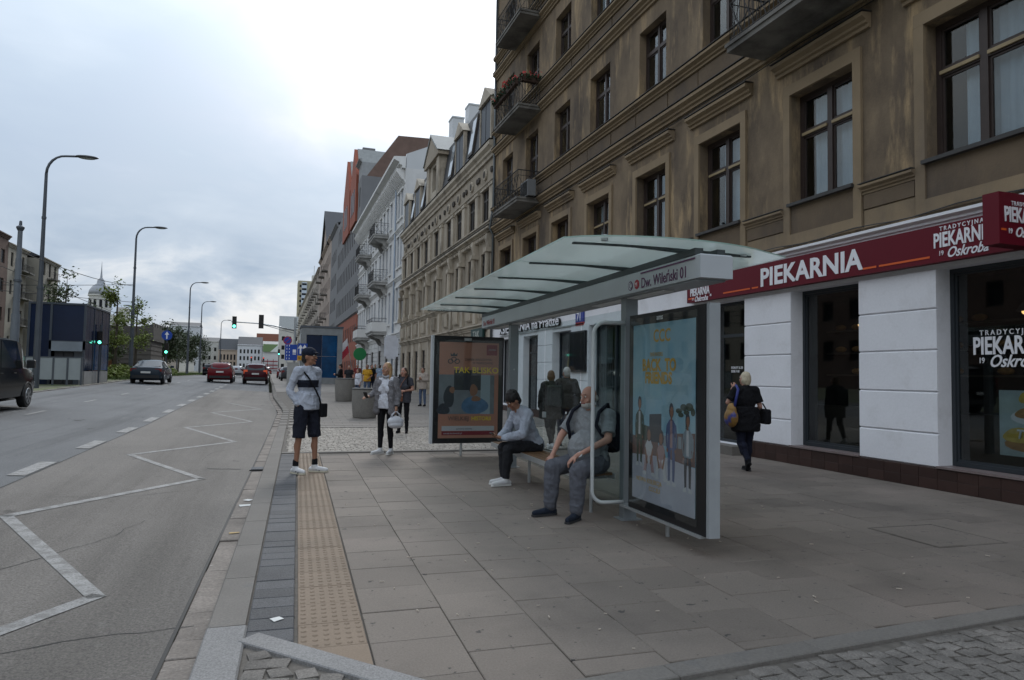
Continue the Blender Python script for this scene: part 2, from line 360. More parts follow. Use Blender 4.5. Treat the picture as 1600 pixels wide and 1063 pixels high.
sheet('bus_bay', lambda Y: -3.05, lambda Y: kerb_x(Y)-0.19, lambda X, Y: zroad(X, Y)+0.004, bay_ys, A_BAY, nx=4, parent=road)
sheet('tar_joint', lambda Y: kerb_x(Y)-0.208, lambda Y: kerb_x(Y)-0.185, lambda X, Y: zroad(X, Y)+0.009, YS, TAR, nx=1, parent=road)
side = sheet('sidewalk', lambda Y: kerb_x(Y)+0.02, lambda Y: 9.4, lambda X, Y: ramp(Y)-0.016, YS, SLABB, nx=4)
def band_poly(m, P, Q, w, lift=0.009, n=8):
    """a painted stripe from P to Q that follows the road's surface"""
    P, Q = Vector(P), Vector(Q); d = (Q-P).normalized(); s = Vector((-d.y, d.x))*w/2
    pr = None
    for i in range(n+1):
        c = P.lerp(Q, i/n); a, b = c+s, c-s
        k = m._a([(a.x, a.y, zroad(a.x, a.y)+lift), (b.x, b.y, zroad(b.x, b.y)+lift)])
        if pr is not None: m.face((pr, pr+1, k+1, k))
        pr = k
# zigzag of the bus stop
zz = []
ysz = [2.70, 5.42, 8.12, 10.86, 13.45, 16.35, 19.6, 22.3, 25.2, 28.2, 31.2]
for i, y in enumerate(ysz): zz.append(Vector(st(-1.27 if i % 2 else -2.72, y)))
for a, b in zip(zz, zz[1:]):
    m = MB(); d = (b-a).normalized(); band_poly(m, a-d*0.04, b+d*0.04, 0.115); m.build('zigzag_stripe', PAINT, road)
# lane dashes
def dash(X, y0, y1, w):
    m = MB(); band_poly(m, (X, y0), (X, y1), w, n=4); m.build('lane_dash', PAINT, road)
for i in range(14):
    y0 = 4.2+i*3.35; dash(-3.2, y0, y0+1.45, 0.22)
for i in range(9): dash(-6.15, 9.5+i*6.0, 9.5+i*6.0+1.6, 0.12)
for i in range(8): dash(-3.2, 52+i*6, 54+i*6, 0.14)
m = MB(); band_poly(m, (-0.95, 11.97), (-0.45, 11.99), 0.05); m.build('tar_patch', TAR, road)
# fine cracks and a worn seam in the asphalt
rk = random.Random(21)
for (cx0, cy0, ang, n_) in ((-1.9, 6.2, 1.2, 14), (-2.4, 9.3, 0.4, 12), (-1.1, 13.0, 1.4, 16), (-4.4, 9.5, 1.5, 22), (-5.2, 14.0, 1.35, 26), (-1.6, 4.4, 0.2, 9)):
    m = MB(); x_, y_, a_ = cx0, cy0, ang
    for i in range(n_):
        a_ += rk.uniform(-0.45, 0.45); a_ += (ang-a_)*0.3; x2, y2 = x_+0.14*math.cos(a_), y_+0.14*math.sin(a_); band_poly(m, (x_, y_), (x2, y2), rk.uniform(0.004, 0.011), 0.0065, 1); x_, y_ = x2, y2
    m.build('asphalt_crack', TAR, road)
m = MB(); band_poly(m, (-3.055, 2.0), (-3.055, 44.5), 0.022, 0.0072, 60); m.build('asphalt_seam', TAR, road)
# gutter stones
rg = random.Random(3)
y = 1.5
while y < 44:
    L_ = 1.0 if y > 5 else rg.choice([0.18, 0.28, 0.5]); Y0, Y1 = y+0.004, y+L_-0.006
    m = MB(); z0 = -0.088+ramp(y)+rg.uniform(-0.006, 0.006)
    pts = [(kerb_x(Y0)-0.186, Y0), (kerb_x(Y0)-0.003, Y0), (kerb_x(Y1)-0.003, Y1), (kerb_x(Y1)-0.186, Y1)]
    pts = [(a+rg.uniform(-.004, .004), b+rg.uniform(-.006, .006)) for a, b in pts]
    m.prism([(a, b, z0-0.05) for a, b in pts], (0, 0, 0.045))
    n0 = m._a([(a+(0.006 if i in (0, 3) else -0.006), b+(0.006 if i < 2 else -0.006), z0+rg.uniform(-.004, .004)) for i, (a, b) in enumerate(pts)])
    m.face(range(n0, n0+4))
    for i in range(4): j = (i+1) % 4; m.face((4+i, 4+j, n0+j, n0+i))
    m.build('gutter_stone', GUTTER, road); y += L_
# kerb stones
kerb = thing('kerb', None, None); tag(kerb, kind='structure')
y = 4.45
for i in range(46):
    Y0, Y1 = y+0.004, y+0.996; w0, w1 = kerb_x(Y0), kerb_x(Y1); z = ramp(y+0.5)
    m = MB(); a = [(w0, Y0), (w0+0.215, Y0), (w1+0.215, Y1), (w1, Y1)]
    for lev, ins in ((z-0.2, 0), (z-0.012, 0), (z+0.001, 0.012)):
        m._a([(p[0]+(ins if k in (0, 3) else -ins*0.3), p[1], lev) for k, p in enumerate(a)])
    for l in (0, 4):
        for k in range(4): j = (k+1) % 4; m.face((l+k, l+j, l+4+j, l+4+k))
    m.face((8, 9, 10, 11)); m.build('kerb_stone', KERB, kerb); y += 1.0
for a, b in ((3.45, 4.44), (2.45, 3.44)):                     # lighter granite kerb at the crossing
    m = MB(); m.cbox(-0.46, -0.235, a, b, -0.2, 0.003, 0.01)
    m.xf(Matrix.Rotation(-DL, 4, 'Z')); m.build('kerb_stone', GRANITE, kerb)
# far kerb of the median and the median itself
sheet('median', lambda Y: -60.0, lambda Y: -9.16, lambda X, Y: ZMED+ramp(Y), YS, SOIL, nx=4)
mk_ = thing('median_kerb', None, None); tag(mk_, kind='structure')
y = 10.0
while y < 130:
    m = MB(); z = ramp(y+1)
    m.cbox(-9.17, -8.98, y+0.01, y+1.99, z, ZMED+z+0.02, 0.015); m.build('kerb_stone', KERB, mk_); y += 2.0
# paving at the stop: slabs, tactile strip, dark pavers
def slab_mesh(w, d, mat, h=0.05, c=0.005, nm='paving_slab'):
    m = MB(); m.cbox(-w/2, w/2, -d/2, d/2, -h, 0, c); return m.mesh(nm, mat)
SM = slab_mesh(0.4955, 0.4955, SLAB, c=0.004)
rs = random.Random(11)
def lay(me, nm, x, y, z=0.0, rz=0.0):
    X, Y = st(x, y); o = mobj(nm, me, side, (X, Y, z), -DL+rz); return o
slabs = []
ncol = 17
for i in range(ncol):
    x = 0.43+0.25+i*0.5; offy = (0.25 if i % 2 else 0.0)
    for j in range(21):
        yy = 3.72+offy+j*0.5
        front = 3.27+0.09*(x-1.6)
        if yy-0.25 < front or yy+0.25 > 13.45: continue
        if x+0.25 > 8.9-0.35-0.0 and False: continue
        slabs.append((x, yy))
extra = MB()
slabs.sort(key=lambda p: math.hypot(*p))
for k, (x, yy) in enumerate(slabs):
    dz = rs.uniform(-0.0025, 0.0025)
    if k < 300: lay(SM, 'paving_slab', x, yy, dz, rs.uniform(-0.003, 0.003))
    else:
        X, Y = st(x, yy); n0 = len(extra.v); extra.cbox(-0.246, 0.246, -0.246, 0.246, -0.05, dz, 0.005)
        extra.xf(Matrix.Translation((X, Y, 0)) @ Matrix.Rotation(-DL, 4, 'Z'), n0)
tag(extra.build('paving_slab', SLAB, side), kind='stuff')
# cut slabs closing the front edge
for i in range(ncol):
    x = 0.43+0.25+i*0.5; offy = (0.25 if i % 2 else 0.0); front = 3.27+0.09*(x-1.6)
    first = min(yy for (a, yy) in slabs if abs(a-x) < 1e-6)-0.25
    if i == 0:
        m = MB(); m.prism([(-0.246, 3.60-first, -0.05), (0.246, 3.17-first, -0.05), (0.246, -0.004, -0.05), (-0.246, -0.004, -0.05)], (0, 0, 0.05)); lay(m.mesh('paving_slab', SLAB), 'paving_slab', x, first); continue
    if first-front > 0.05:
        m = MB(); m.cbox(-0.246, 0.246, front+0.004-first, -0.004, -0.05, 0, 0.005)
        lay(m.mesh('paving_slab', SLAB), 'paving_slab', x, first)
tm = MB(); tm.cbox(-0.186, 0.186, -0.186, 0.186, -0.05, 0, 0.004)
for a in range(6):
    for b in range(5):
        cx_, cy_ = -0.155+a*0.062, -0.15+b*0.075
        base = [(cx_+0.019*math.cos(t*PI/4), cy_+0.021*math.sin(t*PI/4), 0.0) for t in range(8)]
        top = [(cx_+0.011*math.cos(t*PI/4), cy_+0.012*math.sin(t*PI/4), 0.0055) for t in range(8)]
        p = tm._a(base); q = tm._a(top)
        for t in range(8): u = (t+1) % 8; tm.face((p+t, p+u, q+u, q+t))
        tm.face([q+t for t in range(8)])
TM = tm.mesh('tactile_tile', TACT)
m = MB(); m.prism([(-0.186, 0.19, -0.05), (-0.186, 0.14, -0.05), (0.186, -0.22, -0.05), (0.186, 0.185, -0.05)], (0, 0, 0.05)); lay(m.mesh('tactile_tile', TACT), 'tactile_tile', 0.235, 3.79)
for j in range(1, 27): lay(TM, 'tactile_tile', 0.19+0.045, 3.60+0.375*j+0.19, rs.uniform(-.002, .002), rs.uniform(-.004, .004))
PM = slab_mesh(0.262, 0.196, PAVER, c=0.006, nm='dark_paver')
for j in range(46): lay(PM, 'dark_paver', -0.103, 4.22+0.2*j, rs.uniform(-.003, .003), rs.uniform(-.01, .01))
# granite border strips
def strip_stone(x0, y0, x1, y1, w, name='border_stone', mat=GRANITE, step=0.9):
    P, Q = Vector(st(x0, y0)), Vector(st(x1, y1)); L_ = (Q-P).length; n = max(1, round(L_/step)); ang = math.atan2((Q-P).y, (Q-P).x)
    for i in range(n):
        m = MB(); m.cbox(-L_/n/2+0.003, L_/n/2-0.003, -w/2, w/2, -0.08, 0.009, 0.006)
        c = P.lerp(Q, (i+0.5)/n); m.build(name, mat, side, loc=(c.x, c.y, rs.uniform(-.002, .002)), rz=ang)
strip_stone(-0.222, 4.232, 0.86, 3.10, 0.15, step=2)
strip_stone(0.93, 3.125, 8.5, 3.805, 0.15, step=1.0, mat=KERB)
strip_stone(-0.24, 13.5, 8.7, 13.55, 0.14, mat=KERB, step=1.0)
strip_stone(-0.24, 19.55, 8.5, 19.6, 0.14, mat=KERB, step=1.0)
# cobbles
def cobble(m, x, y, sx, sy, h, r, z=0.0, top=0.72):
    a = r.uniform(-0.25, 0.25); n0 = len(m.v)
    lo = [(-sx, -sy), (sx, -sy), (sx, sy), (-sx, sy)]
    j = lambda s: r.uniform(-0.12, 0.12)*s
    A = [(p[0]+j(sx), p[1]+j(sy), -0.06) for p in lo]; B = [(p[0], p[1], h*0.35) for p in A]
    T = [(p[0]*top+j(sx)*.4, p[1]*top+j(sy)*.4, h+r.uniform(-.003, .003)) for p in A]
    for q in (A, B, T): m._a(q)
    for l in (0, 4):
        for k in range(4): t = (k+1) % 4; m.face((n0+l+k, n0+l+t, n0+l+4+t, n0+l+4+k))
    m.face((n0+8, n0+9, n0+10, n0+11))
    X, Y = st(x, y); m.xf(Matrix.Translation((X, Y, z)) @ Matrix.Rotation(-DL+a, 4, 'Z'), n0)
rc = random.Random(5); cob = []
def lower_edge(x): return 3.50-0.0 if x < 0.3 else 3.30
cx_ = -0.16
while cx_ < 7.5:                                              # foreground sett paving below the granite strip
    w = 0.098 if cx_ > 0.85 else 0.118
    cy_ = 2.0+rc.uniform(0, 0.06)
    while True:
        top_y = (4.15-(cx_+0.24)*1.046) if cx_ < 0.84 else 3.10+0.09*(cx_-1.6)
        if cy_+w*0.5 > top_y: break
        cob.append((cx_+rc.uniform(-.01, .01), cy_, w)); cy_ += w*rc.uniform(0.96, 1.08)
    cx_ += w*1.02
def seen(c): return c[1] > 2.55
cobs = sorted([c for c in cob], key=lambda c: -(c[1]*1.0)-(2 if c[0] < 0.9 else 0))
rest = MB(); cnt = 0
for c in cobs:
    if cnt < 290:
        m = MB(); cobble(m, c[0], c[1], c[2]*0.455, c[2]*0.455, 0.004, rc, -0.006, 0.84); o = m.build('cobblestone', COBBLE, side); smooth_angle(o.data, 60); cnt += 1
    else: cobble(rest, c[0], c[1], c[2]*0.455, c[2]*0.455, 0.004, rc, -0.006, 0.84)
tag(rest.build('cobblestone', COBBLE, side), kind='stuff')
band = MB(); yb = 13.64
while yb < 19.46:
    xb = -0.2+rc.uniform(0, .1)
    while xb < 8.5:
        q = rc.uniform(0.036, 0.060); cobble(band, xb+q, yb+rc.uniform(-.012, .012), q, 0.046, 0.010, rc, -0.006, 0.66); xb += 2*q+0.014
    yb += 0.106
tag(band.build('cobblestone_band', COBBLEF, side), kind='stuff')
# beyond the setts: smaller paving read as a sheet, with its joints as real cuts close by
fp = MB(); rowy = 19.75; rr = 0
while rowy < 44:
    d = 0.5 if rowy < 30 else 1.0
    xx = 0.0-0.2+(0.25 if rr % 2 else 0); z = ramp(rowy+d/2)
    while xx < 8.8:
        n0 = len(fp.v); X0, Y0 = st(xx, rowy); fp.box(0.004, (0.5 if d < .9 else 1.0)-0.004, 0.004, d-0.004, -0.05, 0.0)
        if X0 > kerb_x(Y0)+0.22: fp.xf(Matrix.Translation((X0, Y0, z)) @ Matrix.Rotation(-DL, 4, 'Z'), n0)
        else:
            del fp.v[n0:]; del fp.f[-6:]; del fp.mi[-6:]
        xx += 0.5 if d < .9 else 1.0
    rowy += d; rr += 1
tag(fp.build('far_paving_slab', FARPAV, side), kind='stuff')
sheet('far_pavement', lambda Y: kerb_x(Y)+0.2, lambda Y: 9.3, lambda X, Y: ramp(Y)+0.0, [43, 46, 50, 55, 60, 72, 90, 120, 170, 240, 330, 420], FARPAV, nx=2, parent=side)
# ------------------------------------------------------------------ buildings: shared builders (local frame: x right along the front, y into the building, z up)
def wall_front(m, x0, x1, z0, z1, ops, y=0.0, d=0.25):
    xs = sorted({x0, x1, *[v for o in ops for v in o[:2] if x0 < v < x1]}); zs = sorted({z0, z1, *[v for o in ops for v in o[2:4] if z0 < v < z1]})
    for a, b in zip(xs, xs[1:]):
        for c, e in zip(zs, zs[1:]):
            mx, mz = (a+b)/2, (c+e)/2
            if any(o[0] < mx < o[1] and o[2] < mz < o[3] for o in ops): continue
            m.poly([(a, y, c), (b, y, c), (b, y, e), (a, y, e)])
    for o in ops:
        a, b, c, e = o[:4]
        m.poly([(a, y, c), (a, y, e), (a, y+d, e), (a, y+d, c)]); m.poly([(b, y, c), (b, y+d, c), (b, y+d, e), (b, y, e)])
        m.poly([(a, y, e), (b, y, e), (b, y+d, e), (a, y+d, e)]); m.poly([(a, y, c), (a, y+d, c), (b, y+d, c), (b, y, c)])
def wall(b, x0, x1, z0, z1, ops, mat, d=0.25, depth=11.0, name='wall', y=0.0, lid=True):
    m = MB(); wall_front(m, x0, x1, z0, z1, ops, y, d)
    m.poly([(x0, y, z0), (x0, y, z1), (x0, depth, z1), (x0, depth, z0)]); m.poly([(x1, y, z0), (x1, depth, z0), (x1, depth, z1), (x1, y, z1)])
    m.poly([(x1, depth, z0), (x0, depth, z0), (x0, depth, z1), (x1, depth, z1)])
    if lid: m.poly([(x0, y, z1), (x1, y, z1), (x1, depth, z1), (x0, depth, z1)])
    return m.build(name, mat, b)
def moulding(b, x0, x1, z0, z1, p, mat, name='cornice', y=0.0, ret=0.0):
    h = z1-z0
    prof = [(0, z0), (-0.30*p, z0), (-0.30*p, z0+0.22*h), (-0.55*p, z0+0.30*h), (-0.55*p, z0+0.48*h), (-0.9*p, z0+0.62*h), (-p, z0+0.66*h), (-p, z0+0.9*h), (0, z1)]
    m = MB(); m.prism([(x0, y+a, z) for a, z in prof], (x1-x0, 0, 0)); o = m.build(name, mat, b); return o
def slabbox(b, name, x0, x1, y0, y1, z0, z1, mat):
    m = MB(); m.box(x0, x1, y0, y1, z0, z1); return m.build(name, mat, b)
WCACHE = {}
def window_mesh(w, h, nx, tr, fw, mat):
    """frame with nx lights across and a transom at tr of the height; panes returned as rectangles"""
    key = (round(w, 2), round(h, 2), nx, tr, fw, mat.name)
    if key in WCACHE: return WCACHE[key]
    m = MB(); t = 0.07
    m.box(0, w, 0, t, 0, fw); m.box(0, w, 0, t, h-fw, h); m.box(0, fw, 0, t, fw, h-fw); m.box(w-fw, w, 0, t, fw, h-fw)
    xs = [fw]; mw = fw*1.3
    for i in range(1, nx):
        c = w*i/nx; m.box(c-mw/2, c+mw/2, -0.012, t, fw, h-fw); xs += [c-mw/2, c+mw/2]
    xs.append(w-fw); zs = [fw, h-fw]
    if tr:
        c = h*tr; zs = [fw, c-mw/2, c+mw/2, h-fw]
        for a, b in zip(xs[::2], xs[1::2]): m.box(a, b, -0.006, t, c-mw/2, c+mw/2)
    panes = []
    for a, b in zip(xs[::2], xs[1::2]):
        for c, e in zip(zs[::2], zs[1::2]):
            pm = MB(); pm.box(a, b, 0.035, 0.041, c, e); panes.append(pm)
            if fw > 0.05:                                     # sash inside the frame
                s = 0.035; m.box(a, a+s, 0.02, 0.055, c, e); m.box(b-s, b, 0.02, 0.055, c, e); m.box(a+s, b-s, 0.02, 0.055, c, c+s); m.box(a+s, b-s, 0.02, 0.055, e-s, e)
    WCACHE[key] = (m.mesh('window', mat), panes, {}); return WCACHE[key]
def window(b, x0, x1, z0, z1, y, mat, nx=2, tr=0.62, fw=0.06, gl=None, split=False):
    me, panes, pc = window_mesh(x1-x0, z1-z0, nx, tr, fw, mat)
    o = mobj('window', me, b, (x0, y, z0)); gl = gl or GLASS
    if split:
        for i, p in enumerate(panes):
            if (i, gl.name) not in pc: pc[(i, gl.name)] = p.mesh('pane', gl)
            mobj('pane', pc[(i, gl.name)], o)
    else:
        if ('all', gl.name) not in pc:
            a = MB()
            for p in panes:
                n = len(a.v); a.v += p.v; a.f += [tuple(i+n for i in q) for q in p.f]; a.mi += p.mi
            pc[('all', gl.name)] = a.mesh('pane', gl)
        mobj('pane', pc[('all', gl.name)], o)
    return o
def curtain(b, x0, x1, z0, z1, y, mat, n=40):
    m = MB(); w = x1-x0
    for i in range(n+1):
        x = x0+w*i/n; dy = 0.018*math.sin(i*1.15+x0*3)+0.01*math.sin(i*2.7+z0)
        m.v += [(x, y+dy, z0), (x, y+dy, z1)]
    for i in range(n): m.face((2*i, 2*i+2, 2*i+3, 2*i+1))
    return m.build('curtain', mat, b, smooth=True)
def railing(b, x0, x1, y0, y1, z0, h, mat, step=0.11, cross=True, name='railing'):
    """three-sided balcony rail round x0..x1, y0(front)..y1(wall)"""
    m = MB(); r = 0.008
    runs = [((x0, y1), (x0, y0)), ((x0, y0), (x1, y0)), ((x1, y0), (x1, y1))]
    for (ax, ay), (bx, by) in runs:
        L_ = math.hypot(bx-ax, by-ay); n = max(2, round(L_/step))
        m.tube((ax, ay, z0+h), (bx, by, z0+h), 0.018, n=6); m.tube((ax, ay, z0+0.07), (bx, by, z0+0.07), 0.010, n=5); m.tube((ax, ay, z0+h*0.8), (bx, by, z0+h*0.8), 0.010, n=5)
        for i in range(n+1):
            t = i/n; x, y = ax+(bx-ax)*t, ay+(by-ay)*t
            m.tube((x, y, z0), (x, y, z0+h), r, n=4, caps=False)
        if cross:
            k = max(1, n//3)
            for i in range(k):
                p = (ax+(bx-ax)*i/k, ay+(by-ay)*i/k); q = (ax+(bx-ax)*(i+1)/k, ay+(by-ay)*(i+1)/k)
                m.tube((*p, z0+0.07), (*q, z0+h*0.8), r, n=4, caps=False); m.tube((*q, z0+0.07), (*p, z0+h*0.8), r, n=4, caps=False)
    return m.build(name, mat, b)
def building(name, label, loc, rz=-PI/2, group=None): return thing(name, label, 'building', loc, rz, group)

# ------------------------------------------------------------------ the brown tenement with the bakery
STUCCO = mk('weathered_brown_stucco', (0.208, 0.154, 0.100), 0.92, var=0.16, scale=0.8, bump=0.5, bscale=26, speck=0.08, fine=30,
            stain=[((0.088, 0.066, 0.049), 0.55, (1, 1, 0.5), 0.44, 0.66), ((0.40, 0.285, 0.16), 1.3, (1.6, 1.6, 0.35), 0.53, 0.70), ((0.085, 0.068, 0.054), 2.6, (1.5, 1.5, 0.18), 0.60, 0.78)])
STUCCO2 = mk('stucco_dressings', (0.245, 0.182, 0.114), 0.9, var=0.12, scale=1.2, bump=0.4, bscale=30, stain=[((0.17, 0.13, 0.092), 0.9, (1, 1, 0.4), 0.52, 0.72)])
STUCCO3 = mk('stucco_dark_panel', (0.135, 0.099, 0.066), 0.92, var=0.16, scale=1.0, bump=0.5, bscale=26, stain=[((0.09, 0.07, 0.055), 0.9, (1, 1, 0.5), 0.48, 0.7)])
LEDGE = mk('lead_ledge', (0.045, 0.043, 0.042), 0.6, var=0.2, scale=3)
BALC = mk('balcony_concrete', (0.17, 0.16, 0.145), 0.9, var=0.2, scale=1.4, bump=0.5, bscale=25, stain=[((0.075, 0.07, 0.064), 0.9, None, 0.45, 0.65)])
IRON = mk('wrought_iron', (0.022, 0.021, 0.021), 0.6, var=0.1)
PTILE = mk('plinth_tile', (0.042, 0.022, 0.018), 0.45, var=0.15, scale=3, rnd=0.22, bump=0.2, bscale=50)
SGREY = mk('shop_frame_grey', (0.03, 0.036, 0.042), 0.4, var=0.05)
Y1 = 28.6
b1 = building('brown_tenement', 'weathered brown stucco tenement with a bakery in its white ground floor', (8.9, Y1, 0))
L = lambda Y: Y1-Y
cols = [26.88, 24.03, 21.13, 18.27, 15.25, 12.39, 9.49, 6.70, 3.85, 1.0, -1.85]
XE = L(-4.0)
f1 = [(L(c)-0.735, L(c)+0.735, 4.73, 6.76) for c in cols]
up = []
for k, (za, zb) in enumerate(((8.83, 10.62), (12.2, 13.93), (15.5, 17.15))):
    for c in cols:
        bal = c in (24.03, 9.49)
        up.append((L(c)-0.66, L(c)+0.66, za-(0.75 if bal else 0), zb, bal))
wall(b1, 0, XE, 3.9, 19.0, f1+[o[:4] for o in up], STUCCO, d=0.28)
slabbox(b1, 'dark_room_sheet', 0.2, XE-0.2, 1.1, 1.2, 0.0, 18.9, DARKIN)
moulding(b1, -0.02, XE, 18.35, 19.2, 0.7, STUCCO2, name='roof_cornice')
# floor-by-floor string courses
for (c0, c1, s0, s1) in ((7.67, 7.96, 8.50, 8.74), (11.08, 11.38, 11.88, 12.12), (14.45, 14.75, 15.2, 15.43)):
    moulding(b1, 0, XE, c0, c1, 0.20, STUCCO2); moulding(b1, 0, XE, s0, s1, 0.19, STUCCO2, name='sill_course')
    slabbox(b1, 'ledge_flashing', 0, XE, -0.21, 0.0, s1+0.002, s1+0.014, LEDGE); slabbox(b1, 'ledge_flashing', 0, XE, -0.22, 0.0, c1+0.002, c1+0.014, LEDGE)
    xs = [L(c)+s*0.78 for c in cols for s in (-1, 1)]
    for i in range(len(cols)):
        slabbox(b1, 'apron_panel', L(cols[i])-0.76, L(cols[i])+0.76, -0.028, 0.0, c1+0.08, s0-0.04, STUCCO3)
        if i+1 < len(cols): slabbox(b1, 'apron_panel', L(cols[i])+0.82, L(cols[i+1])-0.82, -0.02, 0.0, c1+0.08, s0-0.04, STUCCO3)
for o, c in zip(f1, cols):
    x0, x1, z0, z1 = o; w = 0.165
    near = c < 17
    for nm, a, b_, c_, d_, p in (('architrave', x0-w, x0, 3.96, z1, 0.05), ('architrave', x1, x1+w, 3.96, z1, 0.05), ('architrave', x0-w, x1+w, z1, z1+0.2, 0.052), ('apron_border', x0, x1, 3.96, 4.16, 0.05)):
        slabbox(b1, nm, a, b_, -p, 0.0, c_, d_, STUCCO2)
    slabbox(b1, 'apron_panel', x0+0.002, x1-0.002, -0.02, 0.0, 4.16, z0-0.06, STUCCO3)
    slabbox(b1, 'window_sill', x0-0.02, x1+0.02, -0.11, 0.21, z0-0.06, z0-0.005, LEDGE)
    moulding(b1, x0-w-0.18, x1+w+0.18, 7.20, 7.45, 0.19, STUCCO2, name='window_hood')
    slabbox(b1, 'hood_flashing', x0-w-0.20, x1+w+0.20, -0.205, 0.0, 7.45, 7.462, LEDGE)
    wo = window(b1, x0, x1, z0, z1, 0.2, WFRAME, 2, 0.64, 0.085, split=near)
    for a, b_ in ((x0+0.08, (x0+x1)/2-0.06), ((x0+x1)/2+0.06, x1-0.08)):
        for zz_ in (z0+0.015, z0+(z1-z0)*0.64-0.028): slabbox(b1, 'weather_bar', a, b_, 0.165, 0.205, zz_, zz_+0.05, WLEDGE)
    k = cols.index(c)
    if near or k % 2: curtain(b1, x0+0.25+0.1*(k % 3), x1-0.05, z0+0.06, z1-0.1, 0.36, CURT)
for i in range(len(cols)-1):                                  # ledge and sunk panels between the first-floor windows
    a, b_ = L(cols[i])+0.735+0.165, L(cols[i+1])-0.735-0.165
    moulding(b1, a, b_, 4.50, 4.66, 0.12, STUCCO2, name='wall_ledge'); slabbox(b1, 'ledge_flashing', a, b_, -0.13, 0.0, 4.66, 4.672, LEDGE)
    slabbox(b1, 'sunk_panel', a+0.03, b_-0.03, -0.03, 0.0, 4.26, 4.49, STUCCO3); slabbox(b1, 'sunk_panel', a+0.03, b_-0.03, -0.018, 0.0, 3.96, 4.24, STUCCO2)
for (x0, x1, z0, z1, bal) in up:
    yy = 0.2; slabbox(b1, 'window_sill', x0, x1, 0.0, 0.21, z0-0.03, z0+0.004, LEDGE)
    window(b1, x0, x1, z0, z1, yy, WFRAME, 2, 0.66, 0.07, split=(z0 < 12 and x0 > 8))
    if rs.random() < 0.6: curtain(b1, x0+rs.choice([0.1, 0.55, 0.75]), x1-0.05, z0+0.05, z1-0.08, 0.36, CURT, 24)
# balconies
def balcony(b, xc, w, z, dep, name_iron=IRON):
    m = MB(); m.box(xc-w/2, xc+w/2, -dep, 0, z, z+0.10); m.box(xc-w/2-0.03, xc+w/2+0.03, -dep-0.03, 0, z+0.10, z+0.17)
    o = m.build('balcony', BALC, b)
    railing(o, xc-w/2+0.04, xc+w/2-0.04, -dep+0.04, 0.0, z+0.17, 0.98, name_iron)
    return o
bl = {}
for yc in (24.03, 9.49):
    for z in (7.72, 11.12, 14.6): bl[(yc, z)] = balcony(b1, L(yc if yc > 10 else 9.48)-(0.38 if yc > 10 else 0), 2.85, z, 0.92)
for za, x0_, x1_ in ((7.60, 3.0, 24.0), (3.97, 9.0, 23.5)):
    m = MB(); m.path([(x0_+(x1_-x0_)*i/40, -0.065, za+0.018*math.sin(i*1.1)-0.015*math.sin(i*PI/5)**2) for i in range(41)], 0.009, 5); m.build('facade_cable', IRON, b1)
# roof drain pipe at the far end of the facade
m = MB(); m.path([(0.06, -0.07, 0.3), (0.06, -0.07, 7.6), (0.06, -0.22, 7.9), (0.06, -0.07, 8.9), (0.06, -0.07, 18.3)], 0.055, 8); m.build('drainpipe', mk('zinc_pipe', (0.10, 0.11, 0.115), 0.5, metal=0.4), b1, smooth=True)
# ground floor
gops = [(L(13.0), L(11.54), 0.18, 3.13), (L(10.23), L(8.68), 0.31, 3.13), (L(7.30), L(4.35), 0.31, 3.13), (L(2.6), L(-0.2), 0.31, 3.13),
        (L(18.8), L(15.0), 0.35, 3.05), (L(21.65), L(20.1), 0.4, 2.98), (L(24.6), L(23.02), 0.2, 2.98), (L(27.6), L(25.9), 0.35, 2.98)]
wall(b1, 0, XE, 0.0, 3.9, gops, WHITEP, d=0.30, lid=False, name='ground_floor_wall')
moulding(b1, 0, XE, 3.72, 3.9, 0.16, WHITEP, name='shop_cornice')
blocks = [0.305, 0.78, 1.37, 1.97, 2.56, 3.13]
for (a, b_) in ((11.54, 10.23), (8.68, 7.30), (4.35, 2.6), (23.02, 21.65), (20.1, 18.8)):
    for z0, z1 in zip(blocks, blocks[1:]):
        m = MB(); e = 0.012; x0, x1 = L(a)+0.001, L(b_)-0.001; y_ = -0.028
        m.box(x0, x1, y_+e, 0, z0+0.008, z1-0.008); m.poly([(x0, y_+e, z0+0.008), (x1, y_+e, z0+0.008), (x1, y_, z0+0.008+e), (x0, y_, z0+0.008+e)])
        m.poly([(x0, y_, z0+0.008+e), (x1, y_, z0+0.008+e), (x1, y_, z1-0.008-e), (x0, y_, z1-0.008-e)]); m.poly([(x0, y_, z1-0.008-e), (x1, y_, z1-0.008-e), (x1, y_+e, z1-0.008), (x0, y_+e, z1-0.008)])
        for q in ((x0, 0), (x1, 1)):
            m.poly([(q[0], y_+e, z0+0.008), (q[0], y_, z0+0.008+e), (q[0], y_, z1-0.008-e), (q[0], y_+e, z1-0.008)])
        m.build('wall_block', WHITEP, b1)
# plinth and its tiles
plm = MB(); plm.box(L(11.5), L(-4), -0.045, 0, -0.1, 0.303); plm.box(L(28.6), L(13.05), -0.045, 0, -0.1, 0.303); pl = plm.build('plinth', PTILE, b1)
x = L(11.5)
tile = MB(); tile.cbox(0.003, 0.297, -0.008, 0.0, 0.0, 0.144, 0.003); TILE = tile.mesh('plinth_tile', PTILE)
while x < L(3.0):
    for z in (0.005, 0.155): mobj('plinth_tile', TILE, pl, (x, -0.046, z-0.0))
    x += 0.3
for (a, b_) in ((10.23, 8.68), (7.30, 4.35)): slabbox(b1, 'shop_sill', L(a), L(b_), -0.075, 0.22, 0.305, 0.335, mk('sill_stone', (0.19, 0.15, 0.145), 0.4, speck=0.2))
slabbox(b1, 'door_step', L(13.0), L(11.54), -0.32, 0.28, -0.02, 0.175, KERB)
